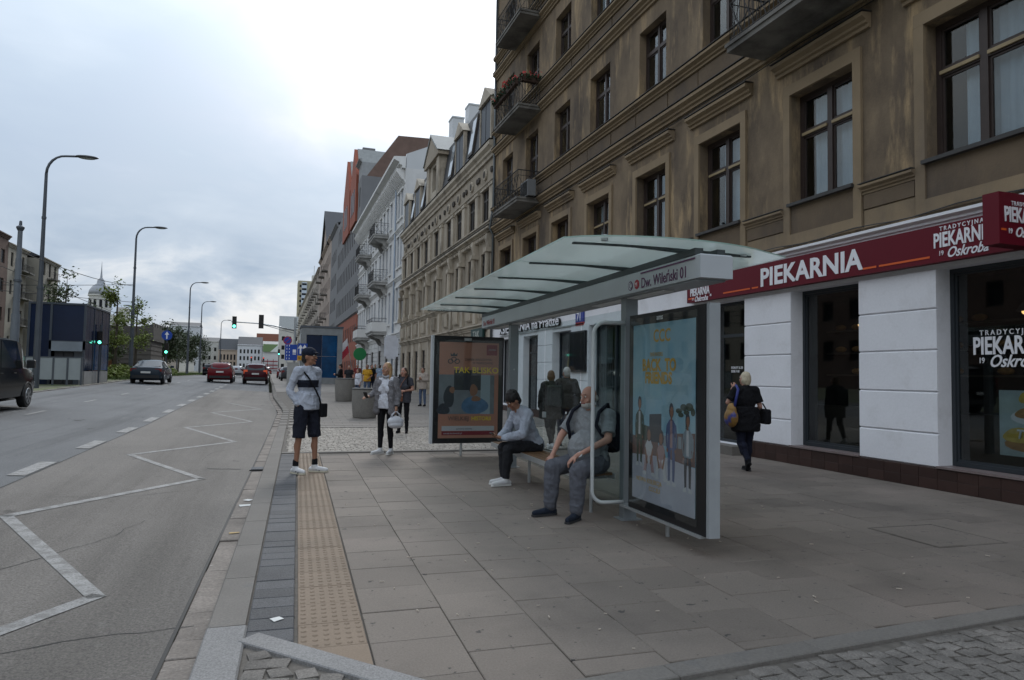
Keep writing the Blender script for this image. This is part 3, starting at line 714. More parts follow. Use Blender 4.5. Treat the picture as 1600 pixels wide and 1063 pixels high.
# shop windows and door
def shopwin(Ya, Yb, z0, z1, nx, tr, gl=None, fw=0.05): return window(b1, L(Ya), L(Yb), z0, z1, 0.24, SGREY, nx, tr, fw, gl or SHOPG, split=True)
w1 = shopwin(10.23, 8.68, 0.335, 3.13, 1, 0, fw=0.06); w2 = shopwin(7.30, 4.35, 0.335, 3.13, 1, 0, fw=0.06)
shopwin(2.6, -0.2, 0.335, 3.13, 1, 0); shopwin(13.0, 11.54, 0.18, 3.13, 1, 0.76); shopwin(18.8, 15.0, 0.35, 3.05, 3, 0); shopwin(21.65, 20.1, 0.4, 2.98, 1, 0); shopwin(24.6, 23.02, 0.2, 2.98, 2, 0.78); shopwin(27.6, 25.9, 0.35, 2.98, 2, 0)
m = MB(); m.box(L(11.64), L(11.60), 0.18, 0.22, 0.95, 1.35); m.build('door_handle', ALU, b1)
text('PON-PT 6-20\nSOB 7-18', (L(12.35), 0.262, 1.72), 0.075, WHITE, b1, sx=0.9)
# inside: counters and shelves seen through the glass
INT1 = mk('shop_counter', (0.06, 0.045, 0.035), 0.6); INT2 = mk('shop_wall_inside', (0.045, 0.042, 0.04), 0.8)
for (a, b_) in ((10.6, 4.2), (18.9, 14.9)):
    m = MB(); m.box(L(a), L(b_), 0.85, 1.09, 0.0, 1.05); m.build('counter', INT1, b1)
    m = MB()
    for z in (1.6, 2.0, 2.4): m.box(L(a)+0.2, L(b_)-0.2, 0.95, 1.09, z, z+0.03)
    m.build('shelf', INT1, b1)
LOAF = mk('bread_crust', (0.34, 0.16, 0.05), 0.7, var=0.35, scale=18)
for z in (1.63, 2.03, 2.43):
    for i in range(15):
        if rs.random() < 0.25: continue
        m = MB(); m.ell((L(10.3)+0.2+i*0.38, 1.0, z+0.055), (0.13, 0.055, 0.055), n=10, m=6); m.build('loaf', LOAF, b1, smooth=True)
BULB = mk('warm_bulb', (0.9, 0.6, 0.3), 0.4, emit=((1.0, 0.55, 0.2), 2.5))
for Yl in (9.4, 6.6, 5.4):
    m = MB(); m.tube((L(Yl), 0.75, 2.62), (L(Yl), 0.75, 3.12), 0.008, n=5); m.lathe([(0.03, 2.62), (0.10, 2.52), (0.10, 2.50), (0.02, 2.5)], (L(Yl), 0.75, 0), 12); o = m.build('pendant_lamp', IRON, b1); m = MB(); m.ell((L(Yl), 0.75, 2.49), (0.045, 0.045, 0.04), n=8, m=6); m.build('bulb', BULB, o, smooth=True)
BLIND = mk('grey_blind', (0.17, 0.175, 0.18), 0.8)
m = MB()
for i in range(26): x = L(18.75)+0.08+i*0.14; m.box(x, x+0.075, 0.40, 0.41, 0.4, 3.0)
m.build('blind', BLIND, b1)
slabbox(b1, 'grey_panel', L(18.75), L(18.0), 0.36, 0.38, 1.9, 2.95, mk('pale_panel', (0.28, 0.29, 0.30), 0.7)); slabbox(b1, 'grey_panel', L(18.75), L(18.0), 0.36, 0.38, 0.4, 1.2, MATS['pale_panel'])
# sign band of the bakery
SX0, SX1 = L(13.38), XE-0.3
m = MB(); m.box(SX0, SX1, -0.16, -0.03, 3.19, 3.71); sign = m.build('bakery_sign', MAROON, b1)
sy = -0.162
text('PIEKARNIA', (L(10.90), sy, 3.285), 0.47, WHITE, sign, bold=0.014, sx=1.03, spacing=1.03)
for a, b_ in ((8.46, 8.2), (8.15, 7.28), (12.05, 11.2), (11.14, 10.96), (13.32, 13.08)):
    slabbox(sign, 'orange_line', L(a), L(b_), sy-0.003, sy+0.001, 3.262, 3.292, ORANGE)
def logo(x, y, z, s, par, face=FRONT):
    right = face.to_3x3() @ Vector((1, 0, 0)); p = Vector((x, y, z))
    text('TRADYCYJNA', p+right*0.10*s+Vector((0, 0, 0.415*s)), 0.085*s, WHITE, par, face=face, sx=0.9, spacing=1.5, bold=0.001)
    text('PIEKARNIA', p+Vector((0, 0, 0.185*s)), 0.29*s, WHITE, par, face=face, sx=0.62, bold=0.007*s)
    text('19', p+right*0.08*s+Vector((0, 0, 0.06*s)), 0.10*s, WHITE, par, face=face, sx=0.8)
    text('Oskroba', p+right*0.20*s+Vector((0, 0, 0.02*s)), 0.20*s, WHITE, par, face=face, shear=0.4, sx=0.85, bold=0.003*s)
    text('85', p+right*0.90*s+Vector((0, 0, 0.10*s)), 0.09*s, WHITE, par, face=face, sx=0.8)
logo(L(7.22), sy, 3.215, 0.98, sign); logo(L(13.25), sy, 3.18, 0.82, sign)
logo(L(6.97), 0.272, 1.72, 1.25, w2) if False else None
lw_ = thing('window_lettering', None, None) if False else None
for s_, dx, dz, size, kw in (('TRADYCYJNA', 0.10, 0.40, 0.10, dict(sx=0.9, spacing=1.5)), ('PIEKARNIA', 0.0, 0.145, 0.33, dict(sx=0.66, bold=0.008)), ('19', 0.08, 0.02, 0.11, dict(sx=0.8)), ('Oskroba', 0.22, -0.03, 0.23, dict(shear=0.4, sx=0.85, bold=0.003)), ('85', 1.1, 0.02, 0.11, dict(sx=0.8))):
    text(s_, (L(6.97)+dx-L(7.30), 0.0, 1.76+dz-0.335), size, WHITE, w2, **kw)
# poster standing in the bakery window
pz = thing('window_poster', 'bread and toast advertising poster in the right-hand bakery window', 'poster', (8.9+0.30, 6.66, 0.56), -PI/2)
P_SKY = flat('poster_pale', (0.42, 0.50, 0.52), 0.5, var=0.15, scale=4); P_TAN = flat('poster_bread', (0.40, 0.19, 0.055), 0.6, var=0.35, scale=14); P_YEL = flat('poster_yellow', (0.62, 0.43, 0.07), 0.6, var=0.2, scale=8)
slabbox(pz, 'board', 0, 1.3, 0, 0.02, 0, 0.86, P_SKY)
def pblob(par, nm, cx, cz, rx, rz_, mat, y=-0.003, n=18, rot=0.0, wob=0.0):
    m = MB(); pts = []
    for i in range(n):
        t = 2*PI*i/n; k = 1+wob*math.sin(3*t+cx*9)
        a, b_ = rx*k*math.cos(t), rz_*k*math.sin(t)
        pts.append((cx+a*math.cos(rot)-b_*math.sin(rot), y, cz+a*math.sin(rot)+b_*math.cos(rot)))
    m.prism(pts, (0, 0.0025, 0)); return m.build(nm, mat, par)
pblob(pz, 'print', 0.42, 0.52, 0.26, 0.11, WHITE, wob=0.05); pblob(pz, 'print', 0.36, 0.56, 0.15, 0.07, P_TAN, -0.006, wob=0.1); pblob(pz, 'print', 0.56, 0.54, 0.12, 0.06, P_TAN, -0.007, wob=0.12)
pblob(pz, 'print', 0.42, 0.17, 0.34, 0.12, P_TAN, wob=0.08); pblob(pz, 'print', 0.30, 0.27, 0.26, 0.10, P_YEL, -0.006, wob=0.1); pblob(pz, 'print', 0.62, 0.10, 0.2, 0.07, mk('poster_brown', (0.09, 0.04, 0.02), 0.6), -0.008, wob=0.1)
pblob(pz, 'print', 0.33, 0.76, 0.07, 0.07, P_YEL, wob=0.1)
text('Tost', (0.22, -0.012, 0.24), 0.16, WHITE, pz, name='print', shear=0.2, bold=0.004)
# projecting sign
bs = thing('blade_sign', 'maroon projecting bakery sign standing out from the facade', 'sign', (8.9, 5.95, 3.15))
m = MB(); m.box(-0.9, -0.06, -0.2, 0, 0, 0.62); m.box(-0.06, 0.0, -0.14, -0.06, 0.1, 0.16); m.box(-0.06, 0.0, -0.14, -0.06, 0.46, 0.52); m.build('sign_box', MAROON, bs)
for s_, dx, dz, size, kw in (('TRADYCYJNA', 0.20, 0.47, 0.075, dict(sx=0.8, spacing=1.3)), ('PIEKARNIA', 0.08, 0.275, 0.25, dict(sx=0.62, bold=0.006)), ('19', 0.14, 0.13, 0.09, dict(sx=0.8)), ('Oskroba', 0.25, 0.10, 0.17, dict(shear=0.4, sx=0.85, bold=0.003))):
    text(s_, (-0.9+dx, -0.203, dz), size, WHITE, bs, **kw)
slabbox(bs, 'orange_line', -0.87, -0.79, -0.204, -0.2, 0.16, 0.185, ORANGE)
# bookshop lettering, number plate and screen
DARKL = flat('letter_side_shadow', (0.02, 0.02, 0.022), 0.5)  # dark bolder copy behind the letters: sides and shadow put in colour
bk = thing('bookshop_lettering', 'white raised bookshop lettering with dark painted shadow edges above the shop windows', 'sign', (8.9, 27.35, 3.2), -PI/2)
m = MB(); m.box(0, 8.2, -0.05, -0.005, -0.1, -0.06); m.build('letter_rail', ALU, bk)
text('KSIĘGARNIA na Pradze', (0.05, -0.06, 0), 0.47, DARKL, bk, bold=0.022, sx=1.365, ext=0.035); text('KSIĘGARNIA na Pradze', (0.05, -0.10, 0.0), 0.47, WHITE, bk, bold=0.006, sx=1.365, ext=0.004)
npl = thing('number_plate', 'blue and red house number plate 71 beside the bookshop lettering', 'number plate', (8.9, 19.42, 3.08), -PI/2)
slabbox(npl, 'plate', -0.30, 0.28, -0.05, -0.005, 0.1, 0.5, flat('plate_blue', (0.02, 0.04, 0.25), 0.4)); slabbox(npl, 'plate_foot', -0.30, 0.28, -0.05, -0.005, 0.0, 0.098, flat('plate_red', (0.40, 0.03, 0.04), 0.4))
text('71', (-0.22, -0.053, 0.15), 0.36, WHITE, npl, bold=0.006)
scr = thing('wall_screen', 'dark flat screen hung beside the bookshop window', 'screen', (8.9, 20.05, 1.65), -PI/2)
slabbox(scr, 'casing', 0.0, 1.15, -0.11, -0.03, 0, 1.25, BLACK); slabbox(scr, 'screen', 0.05, 1.10, -0.114, -0.111, 0.05, 1.2, mk('dark_screen', (0.012, 0.014, 0.018), 0.12))
bp = thing('bookshop_poster', 'small orange and yellow poster behind the bookshop window', 'poster', (9.24, 21.4, 1.35), -PI/2)
slabbox(bp, 'sheet', 0, 0.75, 0, 0.01, 0, 1.0, flat('poster_maroon', (0.10, 0.03, 0.025), 0.6)); pblob(bp, 'print', 0.42, 0.55, 0.24, 0.36, P_YEL, wob=0.12); pblob(bp, 'print', 0.38, 0.3, 0.2, 0.2, P_TAN, -0.006, wob=0.2)
# things on the balconies
ac = thing('air_conditioner', 'black-grilled air conditioner on the lowest far balcony', 'air conditioner', (8.9-0.60, 23.55, 7.89), -PI/2)
slabbox(ac, 'casing', 0, 0.8, 0, 0.3, 0.02, 0.6, mk('ac_casing', (0.16, 0.165, 0.17), 0.5)); m = MB()
for i in range(12): m.box(0.06, 0.74, -0.012, 0.0, 0.06+i*0.042, 0.085+i*0.042)
m.build('grille', IRON, ac); m = MB(); m.box(0.08, 0.14, 0.05, 0.25, 0, 0.02); m.box(0.66, 0.72, 0.05, 0.25, 0, 0.02); m.build('foot', IRON, ac)
LEAFD = mk('dark_leaf', (0.022, 0.040, 0.016), 0.7, var=0.4, scale=9); PETAL = mk('red_petal', (0.42, 0.035, 0.03), 0.7, var=0.3, scale=12); BOXC = mk('flower_box_brown', (0.06, 0.035, 0.025), 0.7)
def flower_box(name, label, loc, rz, w, group=None):
    t = thing(name, label, 'flower box', loc, rz, group); r = random.Random(int(w*100)+int(loc[1]*10))
    m = MB(); m.prism([(0, -0.07, 0), (0, 0.07, 0), (0, 0.09, 0.16), (0, -0.09, 0.16)], (w, 0, 0)); m.build('trough', BOXC, t)
    lf, pt = MB(), MB()
    for i in range(int(260*w)):
        p = Vector((r.uniform(-0.05, w+0.05), r.gauss(-0.03, 0.10), 0.16+abs(r.gauss(0.02, 0.10))-r.random()*0.12)); s_ = 0.03+0.02*r.random()
        R = Euler((r.uniform(0, 6), r.uniform(0, 6), r.uniform(0, 6))).to_matrix(); tgt = pt if (p.z > 0.2 and r.random() < 0.65) else lf
        tgt.poly([p+R @ Vector(q) for q in ((-s_, -s_*.6, 0), (s_, -s_*.7, 0.01), (s_*.9, s_*.7, 0), (-s_*.8, s_*.8, 0.012))])
    lf.build('foliage', LEAFD, t); pt.build('flower', PETAL, t); return t
flower_box('flower_box', 'red geranium trough on the street rail of the middle far balcony', (8.9-0.93, 25.75, 12.05), -PI/2, 2.6)
flower_box('flower_box', 'red geranium trough on the near side rail of the middle far balcony', (8.9-0.86, 22.95, 12.08), 0, 0.7)
# ------------------------------------------------------------------ the other buildings on the right
CREAM = mk('cream_stone', (0.34, 0.29, 0.228), 0.9, var=0.12, scale=1.0, bump=0.4, bscale=20, stain=[((0.24, 0.20, 0.15), 0.6, (1, 1, 0.35), 0.5, 0.72), ((0.16, 0.135, 0.105), 1.8, (1, 1, 0.25), 0.62, 0.78)])
CREAM2 = mk('cream_dressing', (0.44, 0.385, 0.31), 0.88, var=0.1, scale=1.3, stain=[((0.155, 0.13, 0.10), 1.2, (1, 1, 0.4), 0.50, 0.70)])
SLATE = mk('dark_mansard', (0.035, 0.037, 0.042), 0.55, var=0.15, scale=2)
FARG = mk('far_window_glass', (0.016, 0.017, 0.020), 0.30, var=0.2, scale=0.7, spec=0.10)
DWOOD = mk('dark_window_frame', (0.05, 0.042, 0.036), 0.6)
LWOOD = mk('pale_window_frame', (0.42, 0.44, 0.47), 0.6)
def skylight(b, x, w, z0, z1, y0, y1):
    m = MB(); m.box(-w/2, w/2, -0.08, 0.02, 0, 1); M = Matrix.Translation((x, y0, z0)) @ Matrix.Rotation(-math.atan2(y1-y0, z1-z0), 4, 'X') @ Matrix.Diagonal((1, 1, math.hypot(y1-y0, z1-z0), 1))
    m.xf(M); o = m.build('roof_window', DWOOD, b)
    g = MB(); g.box(-w/2+0.08, w/2-0.08, -0.09, -0.081, 0.08, 0.92); g.xf(M); g.build('pane', mk('skylight_glass', (0.30, 0.33, 0.36), 0.05, spec=1.0), o)
YB = 51.3
b2 = building('cream_tenement', 'cream neo-renaissance tenement with dark mansard and pedimented dormer', (8.9, YB, 0))
L2 = lambda Y: YB-Y
W2 = YB-28.62
near_c = [30.02, 32.3, 34.8, 37.0]; far_c = [43.14, 45.5, 47.9, 50.3]; allc = near_c+[40.15]+far_c
ops = []
for c in allc:
    ops.append((L2(c)-0.5, L2(c)+0.5, 8.5, 9.95)); ops.append((L2(c)-0.52, L2(c)+0.52, 5.55, 7.05)); ops.append((L2(c)-0.55, L2(c)+0.55, 0.4, 3.0))
wall(b2, 0, W2, 0, 11.9, ops, CREAM, d=0.3, depth=12); slabbox(b2, 'dark_room_sheet', 0.2, W2-0.2, 1.0, 1.1, 0, 11.8, DARKIN)
for o in ops: window(b2, *o[:4], 0.07, DWOOD, 2, 0.68, 0.06, FARG)
for z0, z1, p in ((3.55, 3.85, 0.2), (4.95, 5.2, 0.16), (7.75, 8.05, 0.30), (8.2, 8.4, 0.14), (10.05, 10.2, 0.1), (11.2, 11.9, 0.30)): moulding(b2, -0.02, W2, z0, z1, p, CREAM2)
slabbox(b2, 'ledge_flashing', 0, W2, -0.31, 0, 8.06, 8.075, LEDGE); slabbox(b2, 'ledge_flashing', 0, W2, -0.31, 0, 11.905, 11.92, LEDGE)
edges = [0.25]+[L2((a+b_)/2) for a, b_ in zip(allc[::-1], allc[::-1][1:])]+[W2-0.25]
for x in edges:                                               # pilasters with caps between the windows
    slabbox(b2, 'pilaster', x-0.24, x+0.24, -0.11, 0, 8.42, 9.9, CREAM2); slabbox(b2, 'capital', x-0.29, x+0.29, -0.15, 0, 9.9, 10.03, CREAM2)
    m = MB(); m.tube((x, -0.2, 5.5), (x, -0.2, 6.9), 0.13, 0.11, 10); m.box(x-0.2, x+0.2, -0.36, 0, 5.22, 5.5); m.box(x-0.19, x+0.19, -0.34, 0, 6.9, 7.1); m.build('column', CREAM2, b2)
    m = MB(); m.prism([(x-0.15, 0, 7.1), (x-0.15, -0.2, 7.12), (x-0.15, -0.3, 7.5), (x-0.15, -0.28, 7.72), (x-0.15, 0, 7.74)], (0.3, 0, 0)); m.build('console', CREAM2, b2)
    slabbox(b2, 'pedestal', x-0.22, x+0.22, -0.13, 0, 3.87, 4.93, CREAM2)
    slabbox(b2, 'wall_band', x-0.25, x+0.25, -0.06, 0, 0.0, 3.5, CREAM2)
for c in allc:
    x = L2(c)
    slabbox(b2, 'apron_panel', x-0.5, x+0.5, -0.05, 0, 4.05, 4.8, CREAM2); slabbox(b2, 'window_head', x-0.6, x+0.6, -0.09, 0, 9.95, 10.04, CREAM2)
    m = MB()
    for i in range(5): m.tube((x-0.4+i*0.2, -0.1, 4.1), (x-0.4+i*0.2, -0.1, 4.78), 0.05, 0.07, 6)
    m.build('baluster', CREAM2, b2)
    m = MB(); m.tube((x, -0.02, 10.66), (x, -0.09, 10.66), 0.27, 0.24, 14); m.build('medallion', CREAM2, b2); m = MB(); m.tube((x, -0.085, 10.66), (x, -0.1, 10.66), 0.17, 0.17, 12); m.build('medallion_shade_disc', mk('painted_hollow_shade', (0.06, 0.05, 0.042), 0.9), b2)  # dark raised disc: the shade of a hollow put into its colour
    for dx in (-1.0, 1.0):
        if 0.3 < x+dx < W2-0.3: m = MB(); m.tube((x+dx, -0.02, 10.66), (x+dx, -0.08, 10.66), 0.15, 0.13, 10); m.build('rosette', MATS['painted_hollow_shade'], b2)  # rosettes take the same painted shade colour
m = MB()
nb = int(W2/0.32)
for i in range(nb): m.box(i*0.32+0.05, i*0.32+0.2, -0.22, 0, 7.6, 7.74)
tag(m.build('dentil_course', CREAM2, b2), kind='stuff')
for i in range(8):                                            # grooved ground floor
    m = MB()
    for a, b_ in zip([0.0]+[L2(c)+0.56 for c in allc[::-1]], [L2(c)-0.56 for c in allc[::-1]]+[W2]): m.box(a, b_, -0.035, 0, 0.25+i*0.4, 0.25+i*0.4+0.36)
    m.build('rusticated_course', CREAM, b2)
# mansard
m = MB(); m.prism([(0.1, -0.14, 11.92), (0.1, 0.22, 14.5), (0.1, 5.5, 15.1), (0.1, 11.9, 12.0)], (W2-0.2, 0, 0)); m.build('roof', SLATE, b2)
def dormer(x, w, z0, z1, mat=SLATE):
    m = MB(); m.box(x-w/2, x+w/2, -0.12, 1.6, z0, z1); o = m.build('dormer', mat, b2)
    m = MB(); m.box(x-w/2+0.1, x-0.04, -0.15, -0.12, z0+0.1, z1-0.1); m.box(x+0.04, x+w/2-0.1, -0.15, -0.12, z0+0.1, z1-0.1); m.build('pane', FARG, o)
    m = MB(); m.prism([(x-w/2-0.12, -0.25, z1), (x+w/2+0.12, -0.25, z1), (x, -0.25, z1+w*0.42)], (0, 1.8, 0)); m.build('gable', CREAM2, o)
    for s_ in (-1, 1): m = MB(); m.box(x+s_*w/2-0.05, x+s_*w/2+0.05, -0.18, 0.0, z0, z1); m.build('post', CREAM2, o)
for c in (29.7, 34.4, 45.5, 49.5): dormer(L2(c), 1.7, 11.95, 13.9)
for c in (32.2, 36.4, 47.3, 43.9): skylight(b2, L2(c), 0.8, 12.15, 14.2, -0.14, 0.16)
xd = L2(40.15)
m = MB(); wall_front(m, xd-1.7, xd+1.7, 11.92, 14.3, [(xd-0.5, xd+0.5, 12.4, 13.9)], -0.22, 0.4); m.box(xd-1.7, xd-1.66, -0.21, 2.5, 11.92, 14.3); m.box(xd+1.66, xd+1.7, -0.21, 2.5, 11.92, 14.3); dm = m.build('central_dormer', CREAM2, b2)
window(b2, xd-0.5, xd+0.5, 12.4, 13.9, 0.15, DWOOD, 2, 0.7, 0.06, FARG)
for s_ in (-1, 1): slabbox(dm, 'pilaster', xd+s_*1.35-0.3, xd+s_*1.35+0.3, -0.34, -0.22, 11.92, 14.1, CREAM2)
m = MB(); m.box(xd-1.95, xd+1.95, -0.45, 2.6, 14.12, 14.32); m.prism([(xd-1.95, -0.45, 14.32), (xd+1.95, -0.45, 14.32), (xd, -0.45, 15.7)], (0, 3.4, 0)); m.build('pediment', CREAM, dm)
m = MB(); m.prism([(xd-2.05, -0.52, 14.34), (xd-1.9, -0.52, 14.34), (xd, -0.52, 15.68), (xd+1.9, -0.52, 14.34), (xd+2.05, -0.52, 14.34), (xd, -0.52, 15.82)], (0, 3.5, 0)); m.build('pediment_roof', mk('zinc_roof', (0.24, 0.245, 0.235), 0.6), dm)
tk = thing('green_shop_sign', 'dark green sign with pale letters TAK at the cream tenement', 'sign', (8.82, 31.4, 3.1), -PI/2)
slabbox(tk, 'board', 0, 1.9, -0.1, 0, 0.0, 0.52, flat('dark_green_board', (0.012, 0.045, 0.04), 0.5)); text('TAK', (0.35, -0.105, 0.09), 0.46, flat('pale_letter', (0.45, 0.46, 0.42)), tk, sx=1.2)

# grey-white tenement with stone balconies
GW = mk('grey_white_stucco', (0.60, 0.595, 0.585), 0.88, var=0.06, scale=0.7, stain=[((0.46, 0.455, 0.45), 0.5, (1, 1, 0.4), 0.55, 0.75)])
GW2 = mk('grey_white_dressing', (0.66, 0.655, 0.64), 0.88, var=0.06, scale=0.9, stain=[((0.38, 0.38, 0.39), 0.9, (1, 1, 0.5), 0.6, 0.78)])
GABLE = mk('plain_grey_render', (0.56, 0.57, 0.58), 0.9, var=0.05, scale=0.4)
YC = 80.5; L3 = lambda Y: YC-Y; W3 = YC-51.32
b3 = building('white_tenement', 'pale grey-white tenement with stone balconies and a bracketed cornice', (8.9, YC, 0))
wc = [52.6, 53.9, 57.6, 59.6, 61.6, 63.6, 66.4, 68.4, 70.4, 72.4, 74.6, 76.4, 78.2, 79.7]
ops = []
for c in wc:
    for z0, z1 in ((5.6, 8.1), (9.8, 12.1), (13.6, 15.6)): ops.append((L3(c)-0.42, L3(c)+0.42, z0, z1))
for c in (53.2, 58.4, 62.4, 67.2, 71.2, 75.4, 78.8): ops.append((L3(c)-0.75, L3(c)+0.75, 0.2, 3.5))
wall(b3, 0, W3, 0, 17.0, ops, GW, d=0.25, depth=14); slabbox(b3, 'dark_room_sheet', 0.2, W3-0.2, 0.9, 1.0, 0, 16.9, DARKIN)
for i, o in enumerate(ops): window(b3, *o[:4], 0.04, LWOOD if o[2] > 4 else DWOOD, 2, 0.68, 0.07, mk('pale_blue_glass', (0.16, 0.19, 0.25), 0.15, spec=0.7) if (i % 3 == 0 and o[2] > 4) else FARG)
for z0, z1, p in ((4.3, 4.7, 0.2), (8.7, 9.0, 0.18), (12.5, 12.8, 0.18), (15.9, 16.1, 0.12), (17.0, 17.9, 0.9)): moulding(b3, -0.02, W3, z0, z1, p, GW2)
for i in range(int(W3/0.62)):
    m = MB(); x = 0.3+i*0.62; m.prism([(x-0.1, 0, 16.15), (x-0.1, -0.2, 16.2), (x-0.1, -0.65, 16.75), (x-0.1, -0.65, 16.98), (x-0.1, 0, 16.98)], (0.22, 0, 0)); m.build('cornice_bracket', GW2, b3)
for c in wc:
    for z in (5.4, 9.6, 13.4): slabbox(b3, 'window_sill', L3(c)-0.55, L3(c)+0.55, -0.12, 0, z, z+0.14, GW2)
    for z in (8.15, 12.15, 15.62): slabbox(b3, 'window_head', L3(c)-0.55, L3(c)+0.55, -0.1, 0, z, z+0.16, GW2)
for i in range(9): slabbox(b3, 'rusticated_course', 0, W3, -0.03, 0, 3.55+0.001*i, 3.56+0.001*i, GW2) if False else None
for a, b_ in zip([0.0]+[L3(c)+0.76 for c in (78.8, 75.4, 71.2, 67.2, 62.4, 58.4, 53.2)], [L3(c)-0.76 for c in (78.8, 75.4, 71.2, 67.2, 62.4, 58.4, 53.2)]+[W3]):
    m = MB()
    for i in range(10): m.box(a, b_, -0.04, 0, 0.2+i*0.4, 0.2+i*0.4+0.35)
    m.build('rusticated_pier', GW, b3)
STONEB = mk('stone_balcony', (0.38, 0.375, 0.36), 0.9, var=0.15, scale=1.2, stain=[((0.16, 0.155, 0.15), 1.0, None, 0.5, 0.7)])
for yc, w in ((60.6, 3.6), (71.4, 3.6)):
    for z, solid in ((4.75, True), (9.0, False), (13.0, False)):
        x = L3(yc); m = MB(); m.box(x-w/2, x+w/2, -1.25, 0, z, z+0.22); m.box(x-w/2-0.06, x+w/2+0.06, -1.32, 0, z+0.2, z+0.3); o = m.build('balcony', STONEB, b3)
        for s_ in (-1, 1):
            k = MB(); xx = x+s_*(w/2-0.5); k.prism([(xx-0.15, 0, z), (xx-0.15, -1.15, z), (xx-0.15, -0.9, z-0.25), (xx-0.15, -0.5, z-0.35), (xx-0.15, -0.25, z-0.75), (xx-0.15, 0, z-0.85)], (0.3, 0, 0)); k.build('bracket', STONEB, o)
        if solid:
            m = MB()
            m.box(x-w/2, x+w/2, -1.25, -1.1, z+0.3, z+1.05); m.box(x-w/2, x-w/2+0.15, -1.1, 0, z+0.3, z+1.05); m.box(x+w/2-0.15, x+w/2, -1.1, 0, z+0.3, z+1.05)
            for i in range(6): m.box(x-w/2+0.2+i*0.55, x-w/2+0.3+i*0.55, -1.3, -1.25, z+0.32, z+1.0)
            m.build('parapet', GW2, o); railing(o, x-w/2, x+w/2, -1.2, 0, z+1.05, 0.35, IRON, 0.4, False)
        else: railing(o, x-w/2+0.05, x+w/2-0.05, -1.2, 0, z+0.3, 1.0, IRON, 0.16, True)
# roof and the plain party wall rising over the cream roof
m = MB(); m.prism([(0, 0.2, 17.9), (0, 7.2, 21.9), (0, 14, 17.5)], (W3-0.35, 0, 0)); m.build('roof', MATS['zinc_roof'], b3)
m = MB(); m.prism([(W3-0.33, 0.05, 11.0), (W3-0.33, 0.05, 18.1), (W3-0.33, 3.2, 19.55), (W3-0.33, 7.2, 22.9), (W3-0.33, 14, 20.0), (W3-0.33, 14, 11.0)], (0.31, 0, 0)); pw = m.build('party_wall', GABLE, b3)
for a, b_, z in ((3.55, 4.45, 21.4), (4.85, 6.6, 22.6)): slabbox(pw, 'chimney', W3-1.2, W3-0.015, a, b_, 18.0, z, GABLE); slabbox(pw, 'chimney_cap', W3-1.26, W3+0.03, a-0.05, b_+0.05, z, z+0.12, GABLE)
m = MB(); m.path([(L3(54.9), -0.1, 0.3), (L3(54.9), -0.1, 16.8)], 0.07, 8); m.build('drainpipe', mk('blue_grey_pipe', (0.28, 0.33, 0.40), 0.5), b3, smooth=True)
lb = thing('lightbox_sign', 'white rounded lightbox sign hanging from the pale grey-white tenement', 'sign', (8.9, 51.9, 2.6))
m = MB(); m.box(-1.15, -0.15, -0.12, 0.12, 0.15, 1.6); m.box(-1.0, -0.3, -0.12, 0.12, 0.0, 0.15); m.box(-1.0, -0.3, -0.12, 0.12, 1.6, 1.75); m.build('box', mk('lightbox_white', (0.62, 0.64, 0.70), 0.4), lb); m = MB(); m.box(-0.15, 0.0, -0.04, 0.04, 0.3, 0.36); m.box(-0.15, 0, -0.04, 0.04, 1.4, 1.46); m.build('bracket', IRON, lb)

# grey building with orange base and gables
GREYB = mk('grey_facade', (0.165, 0.165, 0.17), 0.85, var=0.07, scale=0.6); ORNG = mk('orange_red_facade', (0.27, 0.080, 0.048), 0.85, var=0.08, scale=0.7); BRICKW = mk('brown_brick_gable', (0.15, 0.098, 0.08), 0.9, var=0.15, scale=1.2, bump=0.4, bscale=9)
YD = 112.0; L4 = lambda Y: YD-Y; W4 = YD-80.55
b4 = building('grey_orange_building', 'dark grey building with orange-red base and pointed orange gables', (8.9, YD, 0))
ops = [(L4(c)-0.5, L4(c)+0.5, z, z+2.3) for c in [82+i*2.3 for i in range(13)] for z in (9.8, 13.6, 17.4, 21.0)]
wall(b4, 0, W4, 8.4, 24.4, ops, GREYB, d=0.2, depth=14)
ops0 = [(L4(c)-0.5, L4(c)+0.5, z, z+2.0) for c in [82+i*2.3 for i in range(13)] for z in (1.0, 5.2)]
wall(b4, 0, W4, 0, 8.35, ops0, ORNG, d=0.2, depth=14, name='base_wall', y=-0.12); slabbox(b4, 'dark_room_sheet', 0.2, W4-0.2, 0.8, 0.9, 0, 24.3, DARKIN); moulding(b4, -0.02, W4, 8.3, 8.6, 0.3, GREYB)
for o in ops: window(b4, *o[:4], 0.02, DWOOD, 1, 0, 0.06, FARG)
for o in ops0: window(b4, *o[:4], -0.10, DWOOD, 1, 0, 0.06, FARG)
for yc, w, zt in ((87.6, 6.6, 29.6), (96.5, 8.5, 30.6)):
    x = L4(yc); m = MB(); m.prism([(x-w/2, -0.25, 19.8), (x+w/2, -0.25, 19.8), (x+w/2, -0.25, 25.5), (x, -0.25, zt), (x-w/2, -0.25, 25.5)], (0, 0.4, 0)); g = m.build('gable', ORNG, b4)
    for dx in (-1.6, 0, 1.6): slabbox(g, 'window', x+dx-0.4, x+dx+0.4, -0.29, -0.25, 21.2, 24.0, FARG)
    m = MB(); m.prism([(x-w/2-0.2, 0.15, 25.4), (x, 0.15, zt+0.1), (x+w/2+0.2, 0.15, 25.4)], (0, 9, 0)); m.build('gable_roof', MATS['zinc_roof'], g)
slabbox(b4, 'chimney', L4(90)-0.5, L4(90)+0.5, 1.0, 2.6, 26, 30.6, GREYB)
